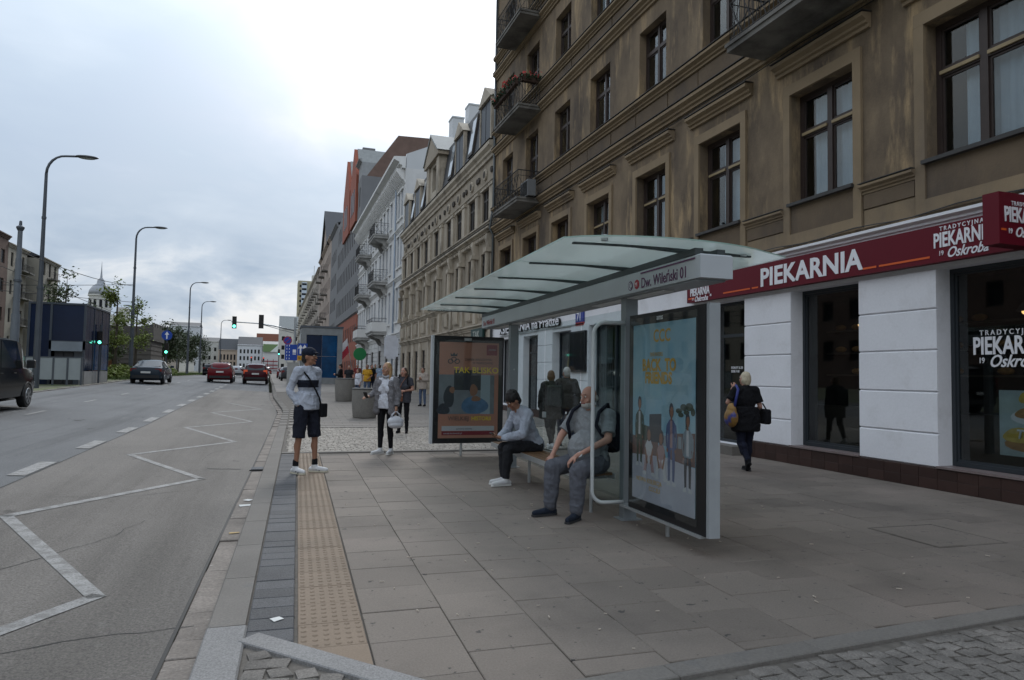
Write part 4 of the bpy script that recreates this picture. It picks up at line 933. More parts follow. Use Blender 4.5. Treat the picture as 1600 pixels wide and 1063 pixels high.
m = MB(); m.box(L4(84.0), L4(80.6), 0.02, 6.0, 24.4, 26.0); m.build('attic_storey', mk('attic_grey', (0.27, 0.275, 0.28), 0.9), b4); moulding(b4, L4(84.0), L4(80.6), 26.0, 26.4, 0.4, MATS['attic_grey'])
x = W4; m = MB(); m.prism([(x-0.4, 0.5, 24.3), (x-0.4, 4.1, 29.6), (x-0.4, 12, 29.9), (x-0.4, 14, 24.3)], (0.39, 0, 0)); m.build('brick_gable', BRICKW, b4)
# polish flag and pharmacy-green sign on that stretch of pavement
fl = thing('wall_flag', 'white and red flag on a pole leaning out from the building line', 'flag', (6.9, 66, ramp(66)+1.2))
m = MB(); m.tube((0, 0, 0), (-0.55, -0.05, 3.0), 0.025, n=6); m.build('pole', ALU, fl)
def cloth(dx0, dz0, col, nm):
    m = MB(); n = 10
    for i in range(n+1):
        t = i/n; sag = 0.5*t; m.v += [(-0.55-1.4*t*0.75+dx0, -0.05+0.08*math.sin(t*7), 2.95-sag+dz0-0.7*t), (-0.50-1.4*t*0.75+dx0+0.12, -0.05+0.08*math.sin(t*7), 2.95-0.62-sag+dz0-0.7*t)]
    for i in range(n): m.face((2*i, 2*i+2, 2*i+3, 2*i+1))
    m.build(nm, col, fl, smooth=True)
cloth(0, 0, flat('flag_white', (0.62, 0.60, 0.62)), 'white_half'); cloth(0.1, -0.62, flat('flag_red', (0.42, 0.03, 0.05)), 'red_half')
gs = thing('round_green_sign', 'round green shop sign projecting over the far pavement', 'sign', (8.9, 68, ramp(68)+2.2))
m = MB(); m.tube((-1.1, -0.08, 0.6), (-1.1, 0.08, 0.6), 0.62, n=20); m.build('disc', flat('sign_green', (0.015, 0.20, 0.06), 0.5), gs); m = MB(); m.box(-0.5, 0, -0.03, 0.03, 0.56, 0.62); m.build('bracket', IRON, gs)

# farther tenements
def plain_building(name, label, Ya, Yb, H, wallm, floors, pitch, ww, wh, roofm=SLATE, gable=None, X=8.9, balc=0, base=None, depth=13, cornice=0.4):
    Wd = Yb-Ya; b = building(name, label, (X, Yb, 0)); Lx = lambda Y: Yb-Y; ops = []
    n = max(1, int(Wd/pitch)); o0 = (Wd-(n-1)*pitch)/2
    for i in range(n):
        for z in floors: ops.append((o0+i*pitch-ww/2, o0+i*pitch+ww/2, z, z+wh))
    wall(b, 0, Wd, 0, H, ops, wallm, d=0.2, depth=depth); slabbox(b, 'dark_room_sheet', 0.2, Wd-0.2, 0.7, 0.8, 0, H-0.1, DARKIN)
    for o in ops: window(b, *o, 0.03, DWOOD, 1, 0, 0.07, FARG)
    moulding(b, -0.02, Wd, H-0.3, H+0.35, cornice, wallm)
    m = MB(); m.prism([(0, -0.2, H+0.35), (0, depth/2, H+2.4), (0, depth, H+0.35)], (Wd, 0, 0)); m.build('roof', roofm, b)
    if gable:
        x = Wd*gable[0]; w = gable[1]; m = MB(); m.prism([(x-w/2, -0.1, H-0.2), (x+w/2, -0.1, H-0.2), (x, -0.1, gable[2])], (0, 0.3, 0)); g = m.build('gable', wallm, b)
        m = MB(); m.prism([(x-w/2-0.5, -0.5, H-0.5), (x, -0.5, gable[2]+0.2), (x+w/2+0.5, -0.5, H-0.5), (x+w/2+0.5, -0.5, H+0.1), (x, -0.5, gable[2]+0.8), (x-w/2-0.5, -0.5, H+0.1)], (0, 7, 0)); m.build('gable_roof', roofm, g)
    if balc:
        for i in range(1, n, balc):
            for z in floors[1:]:
                xx = o0+i*pitch; m = MB(); m.box(xx-1.1, xx+1.1, -1.1, 0, z-0.6, z-0.4); o = m.build('balcony', BALC, b); railing(o, xx-1.05, xx+1.05, -1.05, 0, z-0.4, 1.0, IRON, 0.35, False)
    return b
TAUPE = mk('taupe_render', (0.30, 0.26, 0.225), 0.9, var=0.12, scale=0.5); PINKB = mk('pinkish_beige_render', (0.33, 0.265, 0.225), 0.9, var=0.12, scale=0.5, stain=[((0.2, 0.165, 0.145), 0.4, (1, 1, 0.4), 0.5, 0.7)]); BEIGE = mk('beige_render', (0.36, 0.32, 0.26), 0.9, var=0.12, scale=0.5); YELW = mk('yellow_block_render', (0.34, 0.31, 0.22), 0.9, var=0.06, scale=0.3); PALE = mk('pale_render', (0.50, 0.49, 0.46), 0.9, var=0.08, scale=0.4)
plain_building('grey_house', 'narrow dark grey house beyond the orange gables', 112.1, 125, 25, GREYB, (3, 7.5, 11.5, 15.5, 19.5), 2.6, 1.1, 2.0)
plain_building('pink_tenement', 'pinkish-beige tenement with a gable and small balconies', 125.1, 158, 25.5, PINKB, (3, 7.5, 12, 16.5, 21), 3.0, 1.2, 2.1, gable=(0.55, 17, 32.5), balc=3)
plain_building('beige_balcony_tenement', 'beige tenement with rows of balconies, beyond the pinkish gable', 158.1, 215, 24.5, TAUPE, (3, 7.5, 12, 16, 20), 3.6, 1.2, 2.0, balc=2)
plain_building('long_beige_tenement', 'long beige tenement at the far right end of the street', 215.1, 300, 25, BEIGE, (3, 7.5, 12, 16, 20), 4.2, 1.3, 2.0, balc=3)
def block(name, label, x0, x1, y, H, wallm, floors, pitch, ww, wh, roofm=None, depth=14, rz=0.0, rh=2.5, z0=0.0, group=None):
    Wd = x1-x0; b = building(name, label, (x0, y, z0), rz, group); ops = []; n = max(1, int(Wd/pitch)); o0 = (Wd-(n-1)*pitch)/2
    for i in range(n):
        for z in floors: ops.append((o0+i*pitch-ww/2, o0+i*pitch+ww/2, z, z+wh))
    wall(b, 0, Wd, 0, H, ops, wallm, d=0.2, depth=depth); slabbox(b, 'dark_room_sheet', 0.2, Wd-0.2, 0.7, 0.8, 0, H-0.1, DARKIN)
    for o in ops: window(b, *o, 0.13, DWOOD, 1, 0, 0.08, FARG)
    if roofm:
        moulding(b, 0, Wd, H-0.3, H+0.3, 0.4, wallm); m = MB(); m.prism([(0, 0, H+0.3), (0, depth/2, H+0.3+rh), (0, depth, H+0.3)], (Wd, 0, 0)); m.build('roof', roofm, b)
    return b
# tower block with balcony stack, side-on behind the row
tb = block('yellow_tower_block', 'tall yellowish tower block rising behind the row of tenements', 12, 30, 430, 56, YELW, [4+3*i for i in range(17)], 3.0, 1.3, 1.5, depth=16)
m = MB(); m.box(2.0, 5.0, -1.2, 0, 4, 55); tbb = m.build('balcony_stack', mk('pale_blue_balcony', (0.48, 0.53, 0.60), 0.7), tb)
for i in range(17): slabbox(tbb, 'balcony_opening', 2.2, 4.8, -1.24, -1.2, 5.2+3*i, 6.4+3*i, FARG)
m = MB(); m.box(8, 15, 3, 10, 56, 60); m.box(9, 9.3, 4, 4.3, 60, 66); m.box(12, 12.3, 5, 5.3, 60, 64); m.build('roof_plant', PALE, tb)
block('white_corner_house', 'pale house with grey mansard at the far right of the junction', 1.5, 10.5, 318, 20, PALE, (3, 7, 11, 15), 2.6, 1.3, 1.9, MATS['zinc_roof'], rh=6)
# closing the view at the end of the street
ea = [('white_end_house', 'white house with window rows beside the scaffolded wall at the street end', -16.5, -5.6, 348, 13.0, mk('end_white', (0.56, 0.57, 0.60), 0.9), (2.5, 6, 9.2), 1.6, 0.8, 1.9, SLATE, 4.0),
      ('brown_mansard_house', 'tan house with dark mansard closing the street', -25, -16.7, 352, 10.5, mk('end_tan', (0.40, 0.32, 0.26), 0.9), (2.5, 6), 1.5, 0.8, 2.6, SLATE, 5.5),
      ('pale_end_house', 'pale greyish house left of the tan mansard house', -33, -25.2, 356, 14.5, PALE, (2.5, 6, 10), 2.4, 1.0, 1.8, SLATE, 2.0),
      ('tall_white_end_house', 'taller white house with dark balconies near the street end', -46, -33.2, 350, 21, mk('end_white2', (0.50, 0.52, 0.55), 0.9), (3, 7, 11, 15), 3.0, 1.2, 1.8, SLATE, 2.0),
      ('red_roof_block', 'long brick-red roofed block behind the street end', -10, 12, 420, 22.5, mk('brick_red', (0.24, 0.10, 0.07), 0.9), (6, 12), 5, 1.5, 2, None, 0),
      ('grey_gable_house', 'grey blank wall with a green billboard at the street end', -5.4, 5.5, 344, 12.5, GABLE, (1,), 20, 0.5, 0.5, MATS['zinc_roof'], 2.5)]
for (n_, lab, x0, x1, y, H, wm, fl_, pt, ww, wh, rm, rh) in ea: block(n_, lab, x0, x1, y, H, wm, fl_, pt, ww, wh, rm, rh=rh or 1, z0=ramp(y))
bb = thing('billboard', 'green and white billboard high on the grey blank wall', 'billboard', (-5.2, 343.4, 10.6)); slabbox(bb, 'board', 0, 6.6, -0.2, 0, 0, 3.6, flat('billboard_green', (0.15, 0.23, 0.10))); m = MB(); m.prism([(6.6, -0.22, 0), (6.6, -0.22, 3.2), (3.2, -0.22, 0)], (0, 0.015, 0)); m.build('white_corner', flat('billboard_white', (0.6, 0.64, 0.62)), bb); text('eko', (0.4, -0.23, 1.3), 1.6, WHITE, bb) if False else None
sf = thing('red_scaffold', 'red hoarding frames low on the grey blank wall', 'scaffold', (-5.6, 342, ramp(342)+2.0)); m = MB()
for i in range(5): m.box(i*2.5, i*2.5+0.25, -0.2, 0, 0, 4.6)
for z in (0, 1.6, 3.4): m.box(0, 10.4, -0.2, 0, z, z+0.5)
m.build('frame', flat('scaffold_red', (0.24, 0.03, 0.035)), sf)
# left-hand row beyond the tram line
BRKD = mk('dark_brick_left', (0.115, 0.075, 0.06), 0.9, var=0.15, scale=0.8, bump=0.3, bscale=8); CRL = mk('cream_left', (0.30, 0.27, 0.22), 0.9, var=0.1, scale=0.4)
def left_building(name, label, Ya, Yb, H, wm, floors, pitch, ww, wh, X=-36, balc=0, roofm=SLATE, depth=12):
    b = block(name, label, 0, Yb-Ya, Ya, H, wm, floors, pitch, ww, wh, roofm, depth, PI/2, 2.0, ZMED+ramp(Ya)); b.location = (X, Ya, ZMED+ramp(Ya))
    if balc:
        n = max(1, int((Yb-Ya)/pitch)); o0 = ((Yb-Ya)-(n-1)*pitch)/2
        for i in range(1, n, balc):
            for z in floors[1:]:
                xx = o0+i*pitch; m = MB(); m.box(xx-1.3, xx+1.3, -1.2, 0, z-0.5, z-0.3); o = m.build('balcony', BALC, b); railing(o, xx-1.2, xx+1.2, -1.1, 0, z-0.3, 1.0, IRON, 0.3, False)
    return b
left_building('brick_left_house', 'dark brick house at the left edge beyond the tram stop', 95, 114.7, 18.8, BRKD, (3, 7, 11, 15), 3.2, 1.4, 1.9)
left_building('cream_left_house', 'cream house with dark balconies beyond the tram stop', 114.8, 122.6, 17.9, CRL, (3, 7, 11, 15), 2.3, 1.0, 2.0, balc=1)
left_building('beige_left_house', 'beige flat-roofed house next left of the green trees', 123.4, 132.6, 17.4, mk('beige_left', (0.28, 0.255, 0.21), 0.9, var=0.08, scale=0.4), (3, 7, 11, 15), 2.8, 1.1, 2.0, X=-34.4, balc=2, depth=9)
for i, (ya, yb, h_, wm) in enumerate(((137, 165, 13.5, BEIGE), (225.2, 262, 10.5, TAUPE), (262.2, 300, 11, CRL))):
    left_building('far_left_house', ['low beige house behind the left trees', 'taupe house between the trees and the spire', 'cream house in front of the spired tower'][i], ya, yb, h_, wm, (3, 7, 11), 4.0, 1.4, 2.0, X=-45)
for i, (ya, yb, h_, wm) in enumerate(((205, 262, 8.5, TAUPE), (262.4, 330, 14, PALE))):
    left_building('median_side_house', ['grey-beige row house past the arrow sign, with dark roof', 'pale row house near the far left end of the street'][i], ya, yb, h_, wm, (3, 7, 11), 4.2, 1.4, 2.2, X=-31 if i == 0 else -33, balc=4)
# the same row goes on, out of the picture, opposite the bakery
for i, (ya, yb, h_, wm) in enumerate(((62, 94.8, 19, CRL), (28, 61.8, 18, BRKD), (-6, 27.8, 20, MATS['beige_left']), (-45, -6.2, 18, CRL))):
    left_building('opposite_house', ['cream house mirrored farthest up the street in the shop glass', 'dark brick house mirrored in the shop glass', 'beige house across the street, behind the left picture edge', 'cream house across the street, nearest the camera side'][i], ya, yb, h_, wm, (3, 7, 11, 15), 3.4, 1.4, 2.0, X=-34)
# spired tower
sp = building('spired_tower', 'pale stone tower with a domed cap and thin spire', (-70, 330, 0), 0)
m = MB(); m.box(-6, 6, -5, 6, 0, 24); m.build('wall', PALE, sp); m = MB(); m.lathe([(4.2, 24), (4.2, 31.5), (4.7, 31.7), (4.7, 32.3)], n=12); m.build('drum', PALE, sp)
for i in range(12):
    t = 2*PI*i/12+0.26; m = MB(); m.obox((4.15*math.cos(t), 4.15*math.sin(t), 28.5), (0.2, 1.0, 3.0), Matrix.Rotation(t, 3, 'Z')); m.build('window', FARG, sp)
m = MB(); m.lathe([(4.6, 32.3), (4.3, 34), (3.0, 36), (1.6, 37), (1.5, 38.2), (0.5, 39.5), (0.25, 42), (0.05, 46.5)], n=14); m.build('spire', mk('lead_cap', (0.28, 0.29, 0.31), 0.5), sp, smooth=True)
for dx in (-10, 7):
    slabbox(sp, 'side_turret', dx, dx+4, -4, 2, 0, 26, PALE)
    for k in range(3): slabbox(sp, 'merlon', dx+0.2+1.3*k, dx+1.1+1.3*k, -4.0, 2, 26, 27.2, PALE)
# ------------------------------------------------------------------ bus shelter (stop frame coordinates, local to its base)
SO = (3.4, 6.73, 0.0)
sx_, sy_ = st(SO[0], SO[1])
sh = thing('bus_shelter', 'glass-roofed bus shelter with grey posts, bench and Dw. Wileński sign beam', 'bus shelter', (sx_, sy_, 0), -DL)
def SB(): return MB(off=SO)
def sbox(par, name, x0, x1, y0, y1, z0, z1, mat):
    m = SB(); m.box(x0, x1, y0, y1, z0, z1); return m.build(name, mat, par)
def soff(x, y, z): return (x-SO[0], y-SO[1], z)
ROOFG = glass('frosted_roof_glass', tint=(0.74, 0.82, 0.79), base=0.04, rough=0.08, haze=0.76, hcol=(0.90, 0.95, 0.925))
CLEARG = glass('clear_shelter_glass', tint=(0.86, 0.90, 0.90), base=0.006, refl=0.22)
EDGEG = mk('green_glass_edge', (0.30, 0.42, 0.37), 0.25, var=0.05)
RIB = mk('dark_rib_steel', (0.055, 0.065, 0.067), 0.5, metal=0.2)
for y in (6.73, 10.92):
    m = SB(); m.box(3.33, 3.47, y-0.06, y+0.06, 0, 2.352); m.box(3.28, 3.52, y-0.1, y+0.1, 0.0, 0.012)
    m.build('post', STEEL, sh)
    p = SB()
    for z in (0.35, 0.9, 1.6): p.tube((3.40, y-0.061, z), (3.40, y-0.072, z), 0.014, n=8)
    p.build('bolt', ALU, sh)
m = SB(); m.cbox(3.245, 3.565, 5.11, 12.42, 2.365, 2.57, 0.012); beam = m.build('sign_beam', LSTEEL, sh)
sbox(sh, 'beam_underside', 3.26, 3.55, 5.2, 12.35, 2.35, 2.364, STEEL)
for a, b_ in ((5.9, 7.6), (8.2, 9.9), (10.4, 12.0)): sbox(sh, 'light_strip', 3.34, 3.46, a, b_, 2.34, 2.349, flat('strip_white', (0.72, 0.74, 0.75)))
sbox(sh, 'roof_rail', 3.25, 3.33, 5.2, 12.45, 2.572, 2.632, RIB); sbox(sh, 'roof_rail', 3.47, 3.55, 5.2, 12.45, 2.572, 2.632, RIB)
PURP = flat('sign_purple', (0.115, 0.035, 0.10)); REDI = flat('sign_red', (0.36, 0.035, 0.05))
def near_edge(x): return 5.32-0.30*math.cos((x-3.12)/1.02*PI/2)**0.7 if abs(x-3.12) < 1.02 else 5.32
def zroof(x): return 2.662+0.020*(1-((x-3.12)/1.04)**2)
ribs = [5.52+1.165*i for i in range(7)]
cuts = [None]+[(a+b_)/2 for a, b_ in zip(ribs, ribs[1:])]+[None]
cuts = [None]+ribs[1:-1]+[None]
nxs = [2.10+0.13*i for i in range(17)]
nxs[-1] = 4.36
for k in range(len(cuts)-1):
    m = SB(); pr = None
    for x in nxs:
        t = min(max((x-3.12)/1.04, -1), 1)
        bow = 0.27*max(1-t*t, 0)**0.6
        ya = (5.42-bow) if cuts[k] is None else cuts[k]+0.004
        yb = (12.42+bow*0.5) if cuts[k+1] is None else cuts[k+1]-0.004
        z = zroof(x); q = m._a([(x, ya, z), (x, yb, z), (x, yb, z+0.012), (x, ya, z+0.012)])
        if pr is not None:
            m.cur = 0; m.face((pr, pr+1, q+1, q)); m.face((pr+3, q+3, q+2, pr+2)); m.cur = 1; m.face((pr, q, q+3, pr+3)); m.face((pr+1, pr+2, q+2, q+1)); m.cur = 0
        else: m.cur = 1; m.face((q, q+3, q+2, q+1)); m.cur = 0
        pr = q
    m.cur = 1; m.face((pr, pr+1, pr+2, pr+3)); m.build('roof_pane', [ROOFG, EDGEG], sh)
for y in ribs:
    m = SB(); n = 12
    for i in range(n):
        a, b_ = 2.24+1.80*i/n, 2.24+1.80*(i+1)/n
        ha, hb = [0.016+0.026*max(0, 1-abs((v-3.4)/0.6)) for v in (a, b_)]
        za, zb = zroof(a)-0.003, zroof(b_)-0.003
        q = m._a([(a, y-0.018, za-ha), (a, y+0.018, za-ha), (a, y+0.018, za), (a, y-0.018, za), (b_, y-0.018, zb-hb), (b_, y+0.018, zb-hb), (b_, y+0.018, zb), (b_, y-0.018, zb)])
        for f_ in ((0, 1, 5, 4), (1, 2, 6, 5), (2, 3, 7, 6), (3, 0, 4, 7)): m.face([q+j for j in f_])
        if i == 0: m.face([q+j for j in (0, 3, 2, 1)])
        if i == n-1: m.face([q+j for j in (4, 5, 6, 7)])
    m.build('roof_rib', RIB, sh)
for x, y in ((2.45, 5.32), (3.95, 5.5)):
    m = SB(); m.tube((x, y, zroof(x)-0.02), (x, y, zroof(x)+0.03), 0.03, n=10); m.build('glass_fixing', ALU, sh)
# lettering on the beam
fx = 3.242
text('Dw. Wileński 01', soff(fx, 6.17, 2.392), 0.145, PURP, beam, face=SIDE, sx=0.86, bold=0.001, ext=0.001)
sbox(beam, 'sign_line', fx-0.002, fx+0.002, 5.19, 6.18, 2.533, 2.547, PURP)
for y, mt in ((6.40, PURP), (6.26, REDI)):
    m = SB(); m.tube((fx-0.003, y, 2.44), (fx+0.003, y, 2.44), 0.048, n=18); o = m.build('sign_icon', mt, beam); m = SB(); m.tube((fx-0.004, y, 2.44), (fx-0.002, y, 2.44), 0.038, n=18); m.build('sign_icon', LSTEEL if mt is PURP else REDI, beam)
text('C', soff(fx-0.004, 6.423, 2.413), 0.078, PURP, beam, face=SIDE, ext=0.001); text('M', soff(fx-0.004, 6.295, 2.418), 0.064, WHITE, beam, face=SIDE, ext=0.001)
text('Dw. Wileński 01', soff(fx, 12.30, 2.40), 0.13, REDI, beam, face=SIDE, sx=0.86, ext=0.001)
# back glazing, bench, side screen
for a, b_ in ((6.82, 8.15), (8.19, 9.5), (9.54, 10.83)): sbox(sh, 'glass_pane', 3.445, 3.453, a, b_, 0.16, 2.25, CLEARG)
for y in (8.17, 9.52): sbox(sh, 'glass_clip', 3.43, 3.47, y-0.03, y+0.03, 0.9, 0.98, ALU)
WOOD = mk('bench_wood', (0.155, 0.085, 0.042), 0.55, var=0.25, scale=2, rnd=0.15, stain=[((0.08, 0.045, 0.025), 3.0, (8, 0.6, 1), 0.5, 0.7)], bump=0.2, bscale=40)
for i in range(4): sbox(sh, 'bench_slat', 2.965+i*0.095, 3.05+i*0.095, 6.98, 10.55, 0.425, 0.455, WOOD)
sbox(sh, 'bench_frame', 2.95, 2.964, 6.95, 10.58, 0.385, 0.448, ALU); sbox(sh, 'bench_frame', 3.338, 3.352, 6.95, 10.58, 0.385, 0.448, ALU)
for y in (7.15, 8.3, 9.3, 10.3):
    m = SB(); m.box(2.96, 3.345, y-0.02, y+0.02, 0.37, 0.424); m.tube((3.16, y, 0.0), (3.16, y, 0.37), 0.022, n=8); m.build('bench_leg', ALU, sh)
yw = 6.70; xs0, xs1 = 2.97, 3.34; pts = []
for cx_, cz_, t0 in ((xs0+0.14, 0.19+0.14, PI), (xs0+0.14, 2.10-0.14, PI/2)): pass
r_ = 0.13
pts = [(xs1, yw, 0.19), (xs0+r_, yw, 0.19)]+[(xs0+r_-r_*math.sin(t*PI/12), yw, 0.19+r_-r_*math.cos(t*PI/12)) for t in range(1, 7)]+[(xs0, yw, 1.0)]+[(xs0+r_-r_*math.cos(t*PI/12), yw, 2.08-r_+r_*math.sin(t*PI/12)) for t in range(0, 7)]+[(xs1, yw, 2.08)]
m = SB(); m.path(pts, 0.021, 8); m.build('screen_frame', mk('pale_tube', (0.52, 0.55, 0.56), 0.4), sh, smooth=True)
sbox(sh, 'screen_pane', xs0+0.01, xs1-0.005, yw-0.004, yw+0.004, 0.2, 2.07, CLEARG)
# advertising panel in line with the back wall
def advert_box(par, frame, u0, u1, z0, z1, t, along, pos):
    """along='y': face towards -x at x=pos; along='x': face towards -y at y=pos"""
    def bx(nm, a, b_, c, d, p, q, mat):
        m = SB() if par is sh else MB()
        if along == 'y': m.box(p, q, a, b_, c, d)
        else: m.box(a, b_, p, q, c, d)
        return m.build(nm, mat, frame if frame is not None else par)
    return bx
pan = sbox(sh, 'advert_panel', 3.29, 3.41, 5.10, 6.50, 0.18, 2.14, BLACK)
sbox(pan, 'end_casing', 3.300, 3.405, 5.055, 5.099, 0.175, 2.145, mk('casing_grey', (0.30, 0.32, 0.335), 0.5)); sbox(pan, 'bottom_rail', 3.27, 3.43, 5.15, 6.66, 0.155, 0.179, ALU)
m = SB(); m.tube((3.4, 5.9, 0), (3.4, 5.9, 0.16), 0.02, n=8); m.build('support_leg', ALU, pan)
P_BL = mk('poster_blue', (0.20, 0.36, 0.45), 0.5, var=0.10, scale=1.6, stain=[((0.32, 0.43, 0.47), 0.9, None, 0.45, 0.65)]); P_GRD = mk('poster_ground', (0.34, 0.35, 0.40), 0.5, var=0.12, scale=3); P_GOLD = flat('poster_gold', (0.45, 0.27, 0.03)); P_DK = flat('poster_dark', (0.035, 0.04, 0.05)); P_SK = flat('poster_skin', (0.22, 0.11, 0.07)); P_DEN = flat('poster_denim', (0.075, 0.10, 0.20)); P_WH = flat('poster_white', (0.42, 0.43, 0.45)); P_OL = flat('poster_olive', (0.05, 0.065, 0.045)); P_BR = flat('poster_wall', (0.14, 0.085, 0.075)); P_PK = flat('poster_pink', (0.30, 0.20, 0.20)); P_GR2 = flat('poster_far_houses', (0.20, 0.24, 0.27))
pf = 3.287
sbox(pan, 'poster', pf-0.002, pf+0.002, 5.245, 6.405, 0.30, 2.03, P_BL)
def pq(pts, mat, lift=0.003, nm='print'):
    m = SB(); m.prism([(pf-lift, 6.405-u*1.16, 0.30+v*1.73) for u, v in pts], (0.0012, 0, 0)); return m.build(nm, mat, pan)
def pe(u, v, ru, rv, mat, lift=0.004, n=14): pq([(u+ru*math.cos(2*PI*i/n), v+rv*math.sin(2*PI*i/n)) for i in range(n)], mat, lift)
pq([(0, 0), (1, 0), (1, 0.245), (0.55, 0.27), (0, 0.25)], P_GRD)
pq([(0.0, 0.25), (0.45, 0.26), (0.45, 0.34), (0.0, 0.36)], P_BR, 0.0025); pq([(0.30, 0.34), (0.50, 0.34), (0.50, 0.50), (0.30, 0.49)], P_DK, 0.0027); pq([(0.05, 0.34), (0.3, 0.34), (0.3, 0.42), (0.05, 0.44)], P_OL, 0.0028); pq([(0.62, 0.26), (1, 0.25), (1, 0.42), (0.62, 0.40)], P_BR, 0.0026)
for u, v, ru, rv in ((0.77, 0.525, 0.045, 0.014), (0.84, 0.545, 0.05, 0.018), (0.92, 0.55, 0.055, 0.02), (0.97, 0.525, 0.03, 0.02), (0.80, 0.505, 0.04, 0.012), (0.88, 0.52, 0.04, 0.012)): pe(u, v, ru, rv, P_OL)
pq([(0.86, 0.30), (0.88, 0.30), (0.885, 0.53), (0.87, 0.53)], P_OL, 0.0028)
for u in (0.55, 0.60, 0.72, 0.78, 0.95): pq([(u-0.02, 0.33), (u+0.03, 0.33), (u+0.03, 0.38+0.12*(u % 0.17)), (u-0.02, 0.38+0.12*(u % 0.17))], P_GR2, 0.0027)
def figure(u, v0, s, top, leg, head=P_SK, sit=False, hair=P_DK, inner=None):
    w = 0.056*s
    if not sit:
        for sg_ in (-1, 1):
            pq([(u+sg_*w*0.15, v0+0.20*s), (u+sg_*w*0.95, v0+0.20*s), (u+sg_*w*1.0, v0+0.11*s), (u+sg_*w*0.85, v0+0.02*s), (u+sg_*w*0.35, v0+0.02*s), (u+sg_*w*0.30, v0+0.11*s)], leg, 0.0050)
            pq([(u+sg_*w*0.25, v0), (u+sg_*w*1.25, v0-0.004), (u+sg_*w*1.2, v0+0.014), (u+sg_*w*0.4, v0+0.024)], P_WH, 0.0054)
            pq([(u+sg_*w*0.95, v0+0.335*s), (u+sg_*w*1.35, v0+0.32*s), (u+sg_*w*1.6, v0+0.25*s), (u+sg_*w*1.25, v0+0.19*s), (u+sg_*w*1.0, v0+0.19*s), (u+sg_*w*1.25, v0+0.25*s)], top, 0.0052)
            pe(u+sg_*w*1.1, v0+0.185*s, w*0.22, 0.012*s, head, 0.0053)
        pq([(u-w, v0+0.19*s), (u+w, v0+0.19*s), (u+w*0.9, v0+0.26*s), (u+w*1.15, v0+0.325*s), (u+w*0.5, v0+0.352*s), (u-w*0.5, v0+0.352*s), (u-w*1.15, v0+0.325*s), (u-w*0.9, v0+0.26*s)], top, 0.0055)
        if inner: pq([(u-w*0.35, v0+0.2*s), (u+w*0.35, v0+0.2*s), (u+w*0.3, v0+0.345*s), (u-w*0.3, v0+0.345*s)], inner, 0.0057)
        pq([(u-w*0.22, v0+0.34*s), (u+w*0.22, v0+0.34*s), (u+w*0.2, v0+0.375*s), (u-w*0.2, v0+0.375*s)], head, 0.0056); pe(u, v0+0.402*s, w*0.62, 0.040*s, hair, 0.0058); pe(u+w*0.1, v0+0.393*s, w*0.45, 0.030*s, head, 0.006)
    else:
        pq([(u-w*1.7, v0+0.01), (u-w*0.9, v0), (u-w*0.3, v0+0.10*s), (u-w*1.0, v0+0.12*s)], leg, 0.0058); pq([(u+w*0.9, v0), (u+w*1.6, v0+0.005), (u+w*1.0, v0+0.12*s), (u+w*0.2, v0+0.10*s)], leg, 0.0058)
        pq([(u-w*1.1, v0+0.06*s), (u+w*1.1, v0+0.06*s), (u+w*1.1, v0+0.16*s), (u+w*0.5, v0+0.19*s), (u-w*0.5, v0+0.19*s), (u-w*1.1, v0+0.16*s)], top, 0.0056); pe(u, v0+0.225*s, w*0.75, 0.043*s, hair, 0.0060); pe(u, v0+0.218*s, w*0.5, 0.032*s, head, 0.0065)
        for sg_ in (-1, 1): pq([(u+sg_*w*1.0, v0+0.15*s), (u+sg_*w*1.3, v0+0.13*s), (u+sg_*w*0.7, v0+0.055*s), (u+sg_*w*0.3, v0+0.06*s)], head, 0.0062); pe(u+sg_*w*1.25, v0+0.004, w*0.6, 0.011, P_WH, 0.0065)
figure(0.13, 0.19, 0.90, P_OL, P_OL, inner=P_WH); figure(0.66, 0.13, 0.98, P_DEN, P_DEN, inner=P_PK); figure(0.90, 0.12, 0.90, P_GR2, P_DK, inner=P_WH); figure(0.30, 0.155, 1.0, P_WH, P_PK, sit=True); figure(0.50, 0.145, 1.0, P_PK, P_WH, sit=True)
def ptext(s_, u, v, size, mat, **k): text(s_, soff(pf-0.004, 6.405-u*1.16, 0.30+v*1.73), size, mat, pan, name='print', face=SIDE, ext=0.0006, **k)
ptext('CCC', 0.36, 0.895, 0.17, P_GOLD, bold=0.003, sx=0.9); ptext('SNEAKERS', 0.30, 0.815, 0.055, P_GOLD); ptext('BACK  TO', 0.17, 0.735, 0.16, P_GOLD, bold=0.006, sx=0.88); ptext('FRIENDS', 0.22, 0.665, 0.15, P_GOLD, bold=0.006, sx=0.90)
for v, u, n_ in ((0.105, 0.08, 'NOWA KOLEKCJA'), (0.065, 0.30, 'CCC.EU')): ptext(n_, u, v, 0.06, P_GOLD)
text('ams', soff(pf-0.002, 5.93, 2.06), 0.075, WHITE, pan, face=SIDE, ext=0.0008, bold=0.001)
sbox(pan, 'glass_cover', pf-0.016, pf-0.012, 5.2, 6.45, 0.24, 2.10, glass('advert_cover_glass', tint=(0.93, 0.95, 0.95), base=0.012, refl=0.7))
